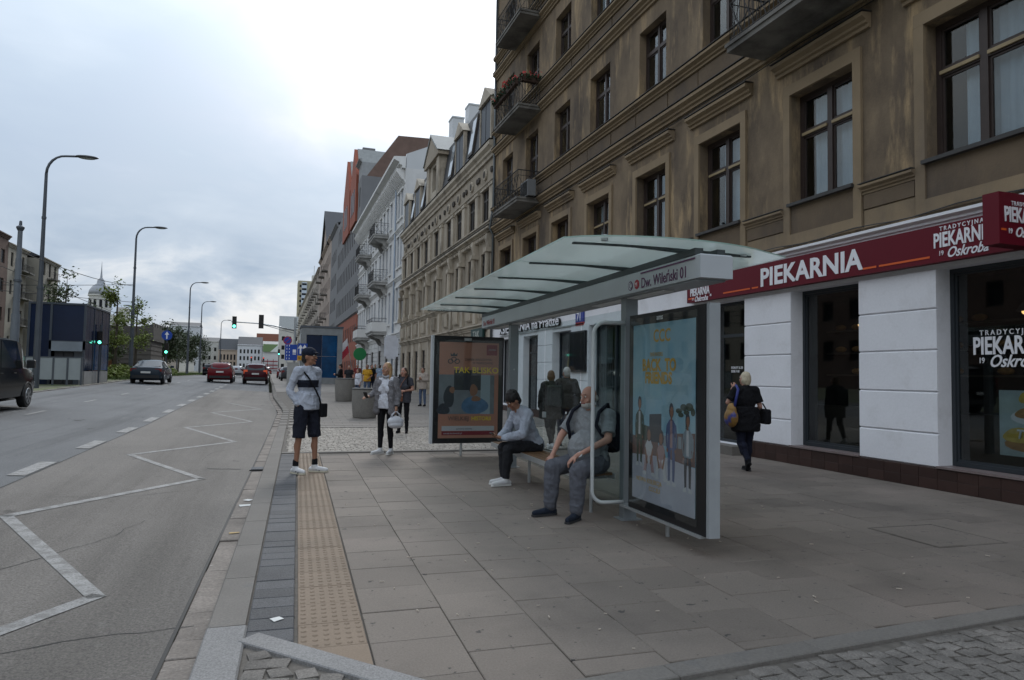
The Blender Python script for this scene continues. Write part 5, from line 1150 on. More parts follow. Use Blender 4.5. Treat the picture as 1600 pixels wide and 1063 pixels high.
# far advertising panel, square to the kerb
fo = st(2.91, 12.62)
fpn = thing('advert_panel', 'black-framed citylight with a salmon poster at the far shelter end', 'advertising panel', (*fo, 0), -DL)
def fb(nm, x0, x1, y0, y1, z0, z1, mat, par=None):
    m = MB(); m.box(x0-2.91, x1-2.91, y0, y1, z0, z1); return m.build(nm, mat, par or fpn)
fr = fb('casing', 2.385, 3.72, -0.07, 0.07, 0.235, 2.215, BLACK); fb('side_trim', 2.345, 2.384, -0.075, 0.075, 0.23, 2.22, LSTEEL)
m = MB(); m.tube((0.03, 0, 0), (0.03, 0, 0.24), 0.025, n=8); m.build('support_leg', ALU, fpn)
P_SAL = mk('poster_salmon', (0.38, 0.18, 0.125), 0.55, var=0.08, scale=2); fb('poster', 2.485, 3.62, -0.074, -0.071, 0.33, 2.10, P_SAL)
def fq(u0, u1, v0, v1, mat, lift=0.076): return fb('print', 2.485+u0*1.135, 2.485+u1*1.135, -lift-0.0008, -lift, 0.33+v0*1.77, 0.33+v1*1.77, mat)
P_RED = flat('poster_crimson', (0.19, 0.02, 0.03)); P_BLU = flat('poster_steel_blue', (0.07, 0.15, 0.26), var=0.25, scale=6); P_NV = flat('poster_night', (0.03, 0.035, 0.045), var=0.2, scale=5); P_GR = flat('poster_mid_grey', (0.16, 0.18, 0.20), var=0.2, scale=5); P_YT = flat('poster_yellow_text', (0.68, 0.50, 0.03))
fq(0.79, 0.97, 0.87, 0.98, P_RED); fq(0.0, 0.93, 0.25, 0.66, P_GR); fq(0.25, 0.70, 0.50, 0.71, P_NV, 0.0765); fq(0.70, 0.86, 0.25, 0.66, flat('poster_light_blue', (0.27, 0.34, 0.38)), 0.0765); fq(0.06, 0.94, 0.075, 0.125, flat('poster_band_white', (0.42, 0.43, 0.45))); fq(0.06, 0.94, 0.03, 0.072, P_RED)
def fbl(cu, cv, ru, rv, mat, lift, wob=0.06, rot=0): pblob(fpn, 'print', 2.485+cu*1.135-2.91, 0.33+cv*1.77, ru, rv, mat, -lift, wob=wob, rot=rot)
fbl(0.60, 0.34, 0.26, 0.16, P_BLU, 0.0790, 0.05); fbl(0.58, 0.50, 0.075, 0.11, P_SK, 0.0795); fbl(0.56, 0.545, 0.095, 0.10, P_DK, 0.0792, 0.12); fbl(0.62, 0.41, 0.09, 0.05, P_SK, 0.0805, 0.1); fbl(0.72, 0.36, 0.10, 0.06, P_BLU, 0.0808); fbl(0.17, 0.43, 0.10, 0.20, P_NV, 0.0790); fbl(0.22, 0.50, 0.05, 0.06, P_SK, 0.0795); fbl(0.08, 0.30, 0.12, 0.10, P_NV, 0.0792, 0.1); fbl(0.95, 0.36, 0.10, 0.18, P_NV, 0.0788) if False else None
for du in (-0.055, 0.0, 0.055):
    m = MB(); c = (2.485+(0.24+du)*1.135-2.91, -0.077, 0.33+0.80*1.77+(0.0 if du else 0.035)); m.path([(c[0]+0.045*math.cos(t*PI/6), c[1], c[2]+0.04*math.sin(t*PI/6)) for t in range(12)], 0.007, 5, True); m.build('print', P_DK, fpn)
m = MB(); m.prism([(2.485+0.19*1.135-2.91, -0.077, 1.84), (2.485+0.29*1.135-2.91, -0.077, 1.84), (2.485+0.30*1.135-2.91, -0.077, 1.90), (2.485+0.265*1.135-2.91, -0.077, 1.865), (2.485+0.24*1.135-2.91, -0.077, 1.91), (2.485+0.215*1.135-2.91, -0.077, 1.865), (2.485+0.18*1.135-2.91, -0.077, 1.90)], (0, 0.001, 0)); m.build('print', P_DK, fpn)
def ft(s_, u, v, size, mat, **k): text(s_, (2.485+u*1.135-2.91, -0.082, 0.33+v*1.77), size, mat, fpn, name='print', ext=0.0006, **k)
ft('ZAMEK KRÓLEWSKI', 0.42, 0.81, 0.062, P_DK, sx=0.95); ft('W WARSZAWIE', 0.55, 0.775, 0.055, P_DK); ft('TAK BLISKO', 0.24, 0.68, 0.155, P_YT, sx=1.02, bold=0.002); ft('WIELKIEJ', 0.16, 0.185, 0.10, P_BR, sx=1.0, bold=0.002); ft('HISTORII', 0.55, 0.185, 0.10, P_YT, sx=0.95, bold=0.002); ft('ZAMEK', 0.82, 0.92, 0.045, P_WH); ft('partnerzy wystawy', 0.30, 0.09, 0.04, P_DK); ft('zamek-krolewski.pl', 0.09, 0.042, 0.045, P_WH)
fb('logo_plate', 2.95, 3.09, -0.073, -0.07, 2.13, 2.18, flat('plate_grey', (0.35, 0.36, 0.37)))
fb('glass_cover', 2.42, 3.68, -0.094, -0.091, 0.28, 2.15, MATS['advert_cover_glass'])

# ------------------------------------------------------------------ bins, signs, lamps, signals
BINC = mk('exposed_aggregate', (0.19, 0.18, 0.165), 0.9, var=0.12, scale=2.5, bump=0.8, bscale=60, speck=0.3, fine=50)
def bin_(label, X, Y, h, r):
    t = thing('concrete_bin', label, 'bin', (X, Y, ramp(Y)), group='concrete bins on the pavement')
    m = MB(); m.lathe([(r*0.86, 0), (r*0.90, 0.04), (r, h*0.55), (r*0.99, h-0.05), (r*0.96, h)], n=28); m.build('body', BINC, t, smooth=True); m = MB(); m.lathe([(r*1.0, h-0.03), (r*1.02, h-0.01), (r*0.97, h+0.02), (r*0.60, h+0.025), (r*0.58, h-0.1), (0.01, h-0.1)], n=28); m.build('rim', mk('bin_rim', (0.07, 0.07, 0.07), 0.6), t, smooth=True)
bin_('nearer concrete litter bin beside the woman in the blazer', 2.84, 22.99, 0.95, 0.42); bin_('farther concrete litter bin beside the dark-clothed phone user', 3.15, 33.1, 1.05, 0.45)
LAMPD = mk('lamp_head', (0.05, 0.052, 0.055), 0.5)
def lamp(label, X, Y, H, arm=1.2, dirx=1):
    z0 = ZMED+ramp(Y); t = thing('street_lamp', label, 'street lamp', (X, Y, z0), group='street lamps along the median')
    m = MB(); m.tube((0, 0, 0), (0, 0, H*0.42), 0.15, 0.125, 12); m.tube((0, 0, H*0.42), (0, 0, H*0.43), 0.15, 0.15, 12); m.tube((0, 0, H*0.43), (0, 0, H-0.9), 0.10, 0.065, 10); m.tube((0, 0, H*0.72), (0, 0, H*0.73), 0.10, 0.10, 10); m.build('pole', POLE, t, smooth=False)
    pts = [(0, 0, H-0.9)]+[(dirx*(0.75-0.75*math.cos(a)), 0, H-0.9+0.9*math.sin(a)) for a in [PI/2*i/6 for i in range(1, 7)]]+[(dirx*arm, 0, H+0.04)]
    m = MB(); m.path(pts, [0.06]*4+[0.05]*(len(pts)-4), 8); m.build('arm', POLE, t, smooth=True)
    m = MB(); m.ell((dirx*(arm+0.38), 0, H+0.05), (0.5, 0.17, 0.085)); m.build('lantern', LAMPD, t, smooth=True); m = MB(); m.ell((dirx*(arm+0.40), 0, H), (0.36, 0.13, 0.06)); m.build('diffuser', mk('lamp_diffuser', (0.35, 0.36, 0.35), 0.3), t, smooth=True)
    return t
lamp('nearest tall street lamp, rising behind the glass railing', -10.15, 36.5, 10.7); lamp('second street lamp from the left, behind the dark saloon', -9.95, 57, 11.2); lamp('third street lamp, beside the arrow sign', -9.95, 92, 11.3); lamp('fourth street lamp, smaller and just right of the third', -11.0, 118, 11.4); lamp('far slim street lamp over the distant cars', -11.0, 160, 11.4)
lamp('far street lamp leaning left over the tram track', -22, 130, 11.2, dirx=-1); lamp('small far lamp left of the arrow sign', -20.5, 170, 11.2, dirx=-1)
tm_ = thing('tram_mast', 'thick grey tram catenary mast with a capped top at left', 'mast', (-9.95, 32.0, ZMED+ramp(32)))
m = MB(); m.tube((0, 0, 0), (0, 0, 3.6), 0.26, 0.25, 14); m.tube((0, 0, 3.6), (0, 0, 6.2), 0.20, 0.18, 14); m.tube((0, 0, 6.2), (0, 0, 7.6), 0.15, 0.14, 12); m.build('shaft', mk('mast_grey', (0.14, 0.155, 0.175), 0.55), tm_); m = MB(); m.lathe([(0.16, 7.5), (0.24, 7.62), (0.24, 7.68), (0.1, 7.75), (0.08, 7.95), (0.02, 7.98)], n=12); m.tube((0, 0, 5.1), (0, 0, 5.2), 0.24, n=12); m.build('cap', POLE, tm_); tm_.location = (-9.95, 32.9, ZMED+ramp(32.9)); tm_.scale = (0.62, 0.62, 0.87)
for i, (a, b_) in enumerate((((-9.95, 32.9, 6.2), (-9.95, 57, 7.6)), ((-30, 33, 6.2), (-9.95, 57, 6.4)), ((-12.2, 20, 6.4), (-14.5, 130, 6.8)), ((-14.2, 20, 6.4), (-16.0, 130, 6.8)), ((-30, 60, 7.4), (-9.95, 57, 7.7)))):
    m = MB(); m.path([Vector(a).lerp(Vector(b_), t/8)-Vector((0, 0, 0.25*math.sin(PI*t/8))) for t in range(9)], 0.018, 5)
    tag(m.build('overhead_wire', IRON), ['span wire from the thick tram mast to the second lamp', 'lower span wire crossing behind the thick tram mast', 'left-hand track wire over the tram line', 'right-hand track wire over the tram line', 'upper span wire to the second lamp'][i], 'wire', 'tram overhead wires')
GREENL = mk('signal_green', (0.1, 0.7, 0.5), 0.3, emit=((0.15, 1.0, 0.72), 3.0)); OFFL = mk('signal_off', (0.02, 0.015, 0.012), 0.3); REDL = mk('signal_red', (0.6, 0.03, 0.02), 0.3, emit=((1.0, 0.08, 0.05), 1.2))
def signal(par, x, y, z, lit, s=1.0, ang=0):
    m = MB(); m.box(x-0.17*s, x+0.17*s, y-0.1, y+0.1, z-0.5*s, z+0.5*s); o = m.build('signal_head', BLACK, par)
    for i, c in enumerate(('r', 'a', 'g')):
        zz_ = z+(0.32-0.32*i)*s; k = MB(); k.tube((x, y-0.1, zz_), (x, y-0.115, zz_), 0.12*s, n=14); k.build('lens', GREENL if (lit == 'g' and c == 'g') else (REDL if (lit == 'r' and c == 'r') else OFFL), o)
        k = MB(); k.path([(x+0.13*s*math.cos(t), y-0.17, zz_+0.13*s*math.sin(t)) for t in [PI*j/8 for j in range(9)]], 0.012, 4); k.build('visor', BLACK, o)
gt = thing('signal_gantry', 'traffic signal mast arm over the road with two signal heads', 'traffic light', (1.6, 62, ramp(62)))
m = MB(); m.tube((0, 0, 0), (0, 0, 5.6), 0.11, 0.09, 10); m.build('mast', ALU, gt); m = MB(); m.path([(0, 0, 4.5), (-1.8, 0, 4.85), (-3.1, 0, 5.0), (-5.1, 0, 5.05)], [0.07, 0.06, 0.05, 0.04], 8); m.path([(0, 0, 4.25), (-2.6, 0, 4.9)], 0.03, 6); m.build('arm', ALU, gt, smooth=True)
signal(gt, -4.85, -0.1, 5.0, 'g'); signal(gt, -2.75, -0.1, 5.15, None, 1.15)
BLUE = flat('road_sign_blue', (0.012, 0.055, 0.32), 0.4); YELS = flat('road_sign_amber', (0.55, 0.28, 0.02), 0.4)
def arrow(par, x, y, z, s, mat=WHITE, nm='arrow'):
    m = MB(); m.prism([(x-0.05*s, y, z-0.3*s), (x+0.05*s, y, z-0.3*s), (x+0.05*s, y, z+0.05*s), (x+0.17*s, y, z+0.05*s), (x, y, z+0.32*s), (x-0.17*s, y, z+0.05*s), (x-0.05*s, y, z+0.05*s)], (0, 0.004, 0)); m.build(nm, mat, par)
ms = thing('median_signal', 'green traffic signal under a round blue arrow sign on the median', 'traffic light', (-9.35, 70, ZMED+ramp(70)))
m = MB(); m.tube((0, 0, 0), (0, 0, 4.6), 0.06, n=8); m.build('post', POLE, ms); signal(ms, 0, -0.14, 2.55, 'g'); m = MB(); m.tube((0, -0.1, 3.75), (0, -0.12, 3.75), 0.45, n=22); m.build('round_sign', BLUE, ms); arrow(ms, 0, -0.126, 3.75, 1.1)
ps = thing('crossing_signal', 'small pedestrian signal pole in front of the left glass pavilion', 'traffic light', (-9.35, 44.5, ZMED+ramp(44)))
m = MB(); m.tube((0, 0, 0), (0, 0, 3.3), 0.05, n=8); m.build('post', POLE, ps); signal(ps, 0.02, -0.1, 2.55, 'g', 0.75); signal(ps, -0.42, -0.1, 2.55, 'g', 0.75)
for i, (X, Y) in enumerate(((-6.2, 210), (-3.0, 215), (0.9, 160))):
    t = thing('far_signal', ['distant red signal over the left lane', 'distant red signal over the middle lane', 'distant green signal hanging near the right kerb'][i], 'traffic light', (X, Y, ramp(Y)), group='distant traffic signals'); m = MB(); m.tube((0, 0, 0), (0, 0, 5), 0.09, n=6); m.build('post', POLE, t); signal(t, 0, -0.15, 4.4 if i < 2 else 5.2, 'r' if i < 2 else 'g', 1.3)
sg = thing('direction_sign', 'blue road signs with arrow and amber plate on a pale kerbside column', 'road sign', (1.35, 55, ramp(55)))
m = MB(); m.box(-0.42, 0.38, -0.12, 0.3, 0, 1.75); m.build('column', mk('pale_column', (0.33, 0.33, 0.32), 0.7), sg); m = MB(); m.box(0.44, 0.5, -0.05, 0.05, 0, 4.0); m.build('post', ALU, sg); m = MB(); m.box(-0.5, -0.44, -0.03, 0.03, 1.7, 3.9); m.build('post', ALU, sg)
sg1 = slabbox(sg, 'lane_board', -0.62, 0.28, -0.2, -0.16, 1.9, 3.1, BLUE)
for i in range(5): slabbox(sg1, 'lane_mark', -0.32, -0.28, -0.205, -0.2, 1.98+i*0.24, 2.1+i*0.24, WHITE); slabbox(sg1, 'lane_mark', -0.50, -0.46, -0.205, -0.2, 1.98+i*0.24, 2.1+i*0.24, WHITE)
m = MB(); m.box(-0.06, 0.18, -0.206, -0.2, 2.35, 2.42); m.box(-0.06, 0.18, -0.206, -0.2, 2.48, 2.72); m.build('bus_symbol', WHITE, sg1)
sg2 = slabbox(sg, 'arrow_board', 0.31, 1.0, -0.2, -0.16, 2.3, 3.2, BLUE); arrow(sg2, 0.5, -0.205, 2.75, 1.15); arrow(sg2, 0.80, -0.205, 2.75, 1.15); slabbox(sg, 'amber_plate', 0.28, 1.0, -0.2, -0.16, 1.92, 2.26, YELS); text('0-24', (0.36, -0.206, 2.0), 0.24, BLACK, sg)
m = MB(); m.tube((-0.45, -0.1, 3.4), (-0.45, -0.13, 3.4), 0.32, n=20); m.build('no_parking_disc', flat('sign_edge_red', (0.30, 0.02, 0.06)), sg); m = MB(); m.tube((-0.45, -0.125, 3.4), (-0.45, -0.135, 3.4), 0.24, n=20); m.build('no_parking_field', BLUE, sg); m = MB(); m.obox((-0.45, -0.137, 3.4), (0.5, 0.006, 0.06), Matrix.Rotation(-PI/4, 3, 'Y')); m.build('no_parking_bar', MATS['sign_edge_red'], sg)
# metro lift pavilions in blue glass
BGL = mk('blue_glass', (0.004, 0.012, 0.038), 0.12, var=0.25, scale=0.6, spec=0.22); BGL2 = mk('blue_glass_painted_lit', (0.004, 0.045, 0.12), 0.12, var=0.5, scale=0.7, spec=0.25); BGL3 = mk('grey_glass', (0.075, 0.09, 0.11), 0.15, var=0.2, scale=0.8, spec=0.3)  # BGL2: the same blue glass, its lit look put into a brighter colour
pv = thing('metro_lift', 'grey-framed lift pavilion with a blue glass front behind the capped man', 'pavilion', (2.05, 60, ramp(60)))
m = MB(); m.box(0, 0.42, 0, 3.4, 0, 4.7); m.box(2.95, 3.37, 0, 3.4, 0, 4.7); m.box(0.42, 2.95, 0, 3.4, 4.1, 4.7); m.box(0.42, 2.95, 0.02, 3.4, 0, 0.5); m.build('frame', mk('pavilion_grey', (0.21, 0.22, 0.225), 0.5), pv); slabbox(pv, 'roof_edge', -0.06, 3.43, -0.06, 3.46, 4.7, 4.85, POLE)
for a, b_, mt in ((0.43, 1.68, BGL), (1.69, 2.94, BGL2)):
    for c, d in ((0.51, 2.3), (2.32, 4.09)): slabbox(pv, 'glass_panel', a, b_, 0.05, 0.1, c, d, mt)
slabbox(pv, 'glass_panel', 3.372, 3.39, 0.2, 3.2, 0.5, 4.1, BGL); slabbox(pv, 'glass_panel', -0.02, -0.002, 0.2, 3.2, 0.5, 4.1, BGL)
pl2 = thing('metro_entrance', 'dark blue glass station pavilion on the tram median', 'pavilion', (-9.45, 43, ZMED+ramp(43)))
m = MB(); m.box(-3.5, -0.06, 0.06, 9.9, 2.75, 5.0); m.box(-3.5, -2.2, 0.06, 9.9, 0, 2.75); m.build('body', BGL, pl2); m = MB()
for x in (-3.52, -2.2, -0.14): m.box(x, x+0.14, 0.0, 0.14, 0, 5.02)
for y in (3.3, 6.6, 9.8): m.box(-0.14, 0.0, y, y+0.12, 0, 5.02)
m.box(-3.52, 0.0, 0.0, 10, 5.02, 5.14); m.box(-2.2, 0.0, 0.0, 0.1, 2.2, 2.75); m.build('frame', mk('pavilion_dark', (0.045, 0.055, 0.07), 0.45), pl2)
slabbox(pl2, 'fascia', -2.05, -0.15, -0.03, 0.05, 2.1, 2.7, mk('pavilion_fascia', (0.20, 0.23, 0.26), 0.5)); slabbox(pl2, 'back_wall', -2.2, -0.2, 3.0, 3.1, 0, 2.7, BGL3)
for i, (a, b_) in enumerate(((-1.95, -1.4), (-1.35, -0.8))): slabbox(pl2, 'lift_door', a, b_, 0.6, 0.65, 0, 2.1, [mk('lift_door_dark', (0.04, 0.04, 0.045), 0.4), MATS['lift_door_dark']][i])
slabbox(pl2, 'notice', -0.72, -0.25, 0.5, 0.52, 1.3, 1.6, WHITE); slabbox(pl2, 'grey_panel', -0.75, -0.15, 0.55, 0.6, 0, 2.1, BGL3)
for y0 in (0.16, 3.44, 6.74):
    for a, b_ in ((0.0, 1.5), (1.58, 3.1)): slabbox(pl2, 'glass_panel', -0.1, -0.04, y0+a, y0+b_, 0.9, 2.7, BGL2 if y0 > 3 else BGL); slabbox(pl2, 'glass_panel', -0.055, -0.03, y0+a, y0+b_, 2.8, 4.95, BGL)
slabbox(pl2, 'concrete_base', -0.3, 0.0, -0.02, 9.9, 0, 0.85, mk('pale_concrete', (0.24, 0.24, 0.24), 0.8))
pl2.location = (-9.45, 41.7, ZMED+ramp(41.7)); pl2.scale = (0.745, 0.56, 0.83)
fn = thing('glass_railing', 'low railing of frosted glass panels along the tram platform', 'railing', (-9.3, 40.6, ZMED+ramp(41)))
FROST = mk('frosted_panel', (0.30, 0.33, 0.34), 0.3, var=0.1, scale=1)
for i in range(5):
    m = MB(); m.box(-0.05-i*0.78, 0.05-i*0.78, -0.05, 0.05, 0, 1.55); m.build('post', POLE, fn)
    if i < 4: slabbox(fn, 'glass_panel', -0.73-i*0.78, -0.05-i*0.78, -0.015, 0.015, 0.3, 1.5, FROST)
m = MB(); m.box(-3.2, 0.06, -0.03, 0.03, 1.5, 1.56); m.build('top_rail', POLE, fn); fn.scale = (0.80, 1, 0.92)
ks = thing('grey_kiosk', 'dark grey-brown slatted service block behind the second lamp', 'building', (-16.5, 72, ZMED+ramp(72)))
KW = mk('service_block', (0.105, 0.095, 0.085), 0.85, var=0.1, scale=1); m = MB(); m.box(0, 5.6, 0, 6.5, 0, 4.2); m.build('wall', KW, ks); slabbox(ks, 'roof_band', -0.15, 5.75, -0.15, 6.65, 3.3, 4.6, mk('service_band', (0.085, 0.078, 0.07), 0.85))
for i in range(7):
    m = MB(); m.box(-0.03, 5.63, -0.04, 6.55, 0.3+i*0.42, 0.34+i*0.42); m.build('slat', MATS['service_band'], ks)
rd = thing('tram_stop_shelter', 'low tram stop shelter with reddish panels behind the pavilion', 'shelter', (-17.5, 68, ZMED+ramp(68)))
m = MB(); m.box(0, 4.4, 0, 1.6, 2.6, 2.8); m.build('roof', LSTEEL, rd); m = MB(); m.box(0.1, 4.3, 1.3, 1.4, 0.3, 2.5); m.build('back_panel', mk('rust_panel', (0.16, 0.07, 0.03), 0.7), rd)
for x in (0.1, 2.1, 4.2): slabbox(rd, 'post', x, x+0.1, 0.1, 0.2, 0, 2.6, POLE)

# ------------------------------------------------------------------ trees, hedges, grass
BARK = mk('bark', (0.07, 0.058, 0.045), 0.9, var=0.2, scale=6); LEAF = mk('young_leaf', (0.14, 0.175, 0.035), 0.7, var=0.35, scale=3); LEAF2 = mk('green_leaf', (0.06, 0.085, 0.028), 0.7, var=0.35, scale=3); LEAF3 = mk('far_leaf', (0.05, 0.068, 0.032), 0.8, var=0.35, scale=1.2)
def tree(label, X, Y, H, R, mat, n=900, seed=1, leaf=0.16, clear=0.3, z=None, group='trees beside the tram line'):
    r = random.Random(seed); t = thing('broadleaf_tree', label, 'tree', (X, Y, (ZMED+ramp(Y)) if z is None else z), group=group); m = MB(); tips = []
    m.path([(0, 0, 0), (0.04*H*0.2, 0, H*0.35), (0, 0.03, H*0.7), (0.03, 0, H*0.95)], [H*0.014+0.03, H*0.011+0.02, H*0.006+0.012, 0.012], 7); tips.append(Vector((0.03, 0, H*0.97)))
    for i in range(13):
        a = r.uniform(0, 6.28); zb = H*r.uniform(clear, 0.85); rr_ = R*r.uniform(0.45, 1.0)*(1.1-0.6*(zb/H)); e = Vector((math.cos(a)*rr_, math.sin(a)*rr_, zb+rr_*r.uniform(0.3, 0.9)))
        mid = Vector((e.x*0.5, e.y*0.5, zb+(e.z-zb)*0.35)); m.path([(0, 0, zb), mid, e], [0.03*H/6, 0.02*H/6, 0.008], 5); tips += [e, mid.lerp(e, 0.5), mid]
    m.build('trunk', BARK, t, smooth=True); c = MB()
    for i in range(int(n*1.9)):
        b_ = r.choice(tips); p = b_+Vector((r.gauss(0, 1), r.gauss(0, 1), r.gauss(0, 0.8)))*R*0.14; s_ = leaf*0.75*r.uniform(0.6, 1.3)
        Q = Euler((r.uniform(-1, 1), r.uniform(-1, 1), r.uniform(0, 6.28))).to_matrix(); c.poly([p+Q @ Vector(q) for q in ((-s_, 0, 0), (0, -s_*0.55, 0.03), (s_, 0, 0), (0, s_*0.55, 0.03))])
    c.build('crown', mat, t); return t
tree('young tree with sparse yellow-green leaves right of the pavilion', -10.6, 55, 6.9, 1.5, LEAF, 700, 3, 0.15); tree('young sparse tree partly behind the second lamp', -10.7, 63, 6.4, 1.6, LEAF, 650, 5, 0.15); tree('leafy tree rising behind the roof of the pavilion', -15.5, 62, 8.2, 2.4, LEAF2, 1300, 9, 0.17)
tree('low spreading tree between the second lamp and the service block', -12.9, 66, 3.6, 1.5, LEAF2, 600, 13, 0.15)
for i, (X, Y, H, R, lab) in enumerate(((-16, 120, 8, 3.2, 'dark green tree right of the service block'), (-19, 140, 9, 3.5, 'dark tree in front of the left row houses'), (-18, 165, 9, 3.5, 'round dark tree below the left row houses'), (-22, 185, 10, 4, 'far dark tree toward the street end'), (-20, 215, 10, 4.5, 'farthest dark tree on the left side'))): tree(lab, X, Y, H, R, LEAF3, 1100, 20+i, 0.3, 0.2)
def shrub(label, X, Y, rx, ry, h, n, seed, mat=LEAF2):
    r = random.Random(seed); t = thing('shrub', label, 'shrub', (X, Y, ZMED+ramp(Y)), group='shrubs on the median'); c = MB(); k = MB()
    for i in range(6): a = r.uniform(0, 6.28); k.tube((0, 0, 0), (math.cos(a)*rx*0.6, math.sin(a)*ry*0.6, h*0.7), 0.02, 0.008, 5)
    for i in range(n):
        a = r.uniform(0, 6.28); q = math.sqrt(r.random()); p = Vector((math.cos(a)*rx*q, math.sin(a)*ry*q, h*r.random()*(1-0.5*q*q)+0.05)); s_ = r.uniform(0.06, 0.14)
        Q = Euler((r.uniform(-1, 1), r.uniform(-1, 1), r.uniform(0, 6))).to_matrix(); c.poly([p+Q @ Vector(v) for v in ((-s_, 0, 0), (0, -s_*0.6, 0.02), (s_, 0, 0), (0, s_*0.6, 0.02))])
    k.build('stem', BARK, t); c.build('foliage', mat, t)
shrub('bright green low hedge right of the glass pavilion', -10.4, 56, 1.1, 3.5, 1.0, 1500, 1, LEAF); shrub('dark low hedge beyond the saloon car', -10.6, 72, 1.0, 3.5, 0.9, 1200, 2); shrub('low hedge before the third lamp', -11.5, 85, 1.3, 4, 1.0, 1200, 3, LEAF)
gr = MB(); rgx = random.Random(8)
for i in range(9000):
    Y = rgx.uniform(52, 130); X = -9.3-abs(rgx.gauss(0, 2.2)); z = ZMED+ramp(Y); h_ = rgx.uniform(0.08, 0.28); a = rgx.uniform(0, 3.14); dx, dy = 0.05*math.cos(a), 0.05*math.sin(a); lean = rgx.uniform(-.05, .05)
    gr.poly([(X-dx, Y-dy, z), (X+dx, Y+dy, z), (X+lean, Y, z+h_)])
tag(gr.build('grass', GRASS), 'short rough grass on the median verge', 'grass', kind='stuff')

# ------------------------------------------------------------------ pavement details
dr = thing('drain_cover', 'long dark drain slot cut across the gutter', 'drain', (0, 0, 0)); dr.location = (*st(-0.56, 11.95), -0.08); dr.rotation_euler = (0, 0, -DL)
m = MB(); m.box(-0.12, 0.10, -0.16, 0.16, -0.01, 0.012); m.build('frame', IRON, dr); m = MB()
for i in range(6): m.box(-0.10, 0.08, -0.14+i*0.05, -0.115+i*0.05, 0.012, 0.02)
m.build('grate_bar', POLE, dr)
ic = thing('access_cover', 'paved inspection cover with a dark frame in the slabs at right', 'access cover', (*st(6.05, 5.35), 0.0), -DL)
m = MB(); m.box(-0.42, 0.42, -0.42, -0.411, -0.02, 0.004); m.box(-0.42, 0.42, 0.411, 0.42, -0.02, 0.004); m.box(-0.42, -0.411, -0.411, 0.411, -0.02, 0.004); m.box(0.411, 0.42, -0.411, 0.411, -0.02, 0.004); m.build('frame', SLABB, ic); m = MB(); m.box(-0.39, 0.39, -0.39, 0.39, -0.02, 0.003); m.build('plate', SLAB, ic); m = MB(); m.path([(0.26*math.cos(t*PI/12), 0.26*math.sin(t*PI/12), 0.001) for t in range(24)], 0.003, 5, True); m.build('ring', SLABB, ic)
LIT = mk('litter_paper', (0.62, 0.62, 0.60), 0.8); LITB = mk('litter_tan', (0.42, 0.30, 0.14), 0.8); rl = random.Random(4)
def litter(label, x, y, z, w, d, mat, rz):
    m = MB(); pts = [(-w, -d, 0.002), (w*0.9, -d*1.1, 0.004), (w, d*0.8, 0.003), (-w*0.8, d, 0.006)]; m.prism(pts, (0, 0, 0.0016)); X, Y = st(x, y); tag(m.build('litter', mat, loc=(X, Y, z), rz=rz), label, 'litter')
litter('white paper scrap on the dark pavers near the front', -0.075, 4.48, 0.003, 0.035, 0.028, LIT, 0.6); litter('crumpled white paper in the gutter', -0.54, 8.75, -0.078, 0.07, 0.05, LIT, 0.3); litter('second white scrap just beyond in the gutter', -0.53, 9.1, -0.078, 0.05, 0.045, LIT, 1.0); litter('tan cigarette packet scrap in the gutter', -0.54, 7.3, -0.078, 0.05, 0.02, LITB, 0.2)
butts = MB()
for i in range(70):
    x, y = rl.uniform(0.5, 6.5), rl.uniform(3.5, 9); X, Y = st(x, y); a = rl.uniform(0, 6.28); L_ = rl.uniform(0.008, 0.02); butts.tube((X, Y, 0.008), (X+L_*math.cos(a)*2, Y+L_*math.sin(a)*2, 0.008), 0.004, n=5)
tag(butts.build('cigarette_butts', mk('butt_paper', (0.42, 0.36, 0.30), 0.8)), 'scattered cigarette butts and specks on the slabs', 'litter', kind='stuff')
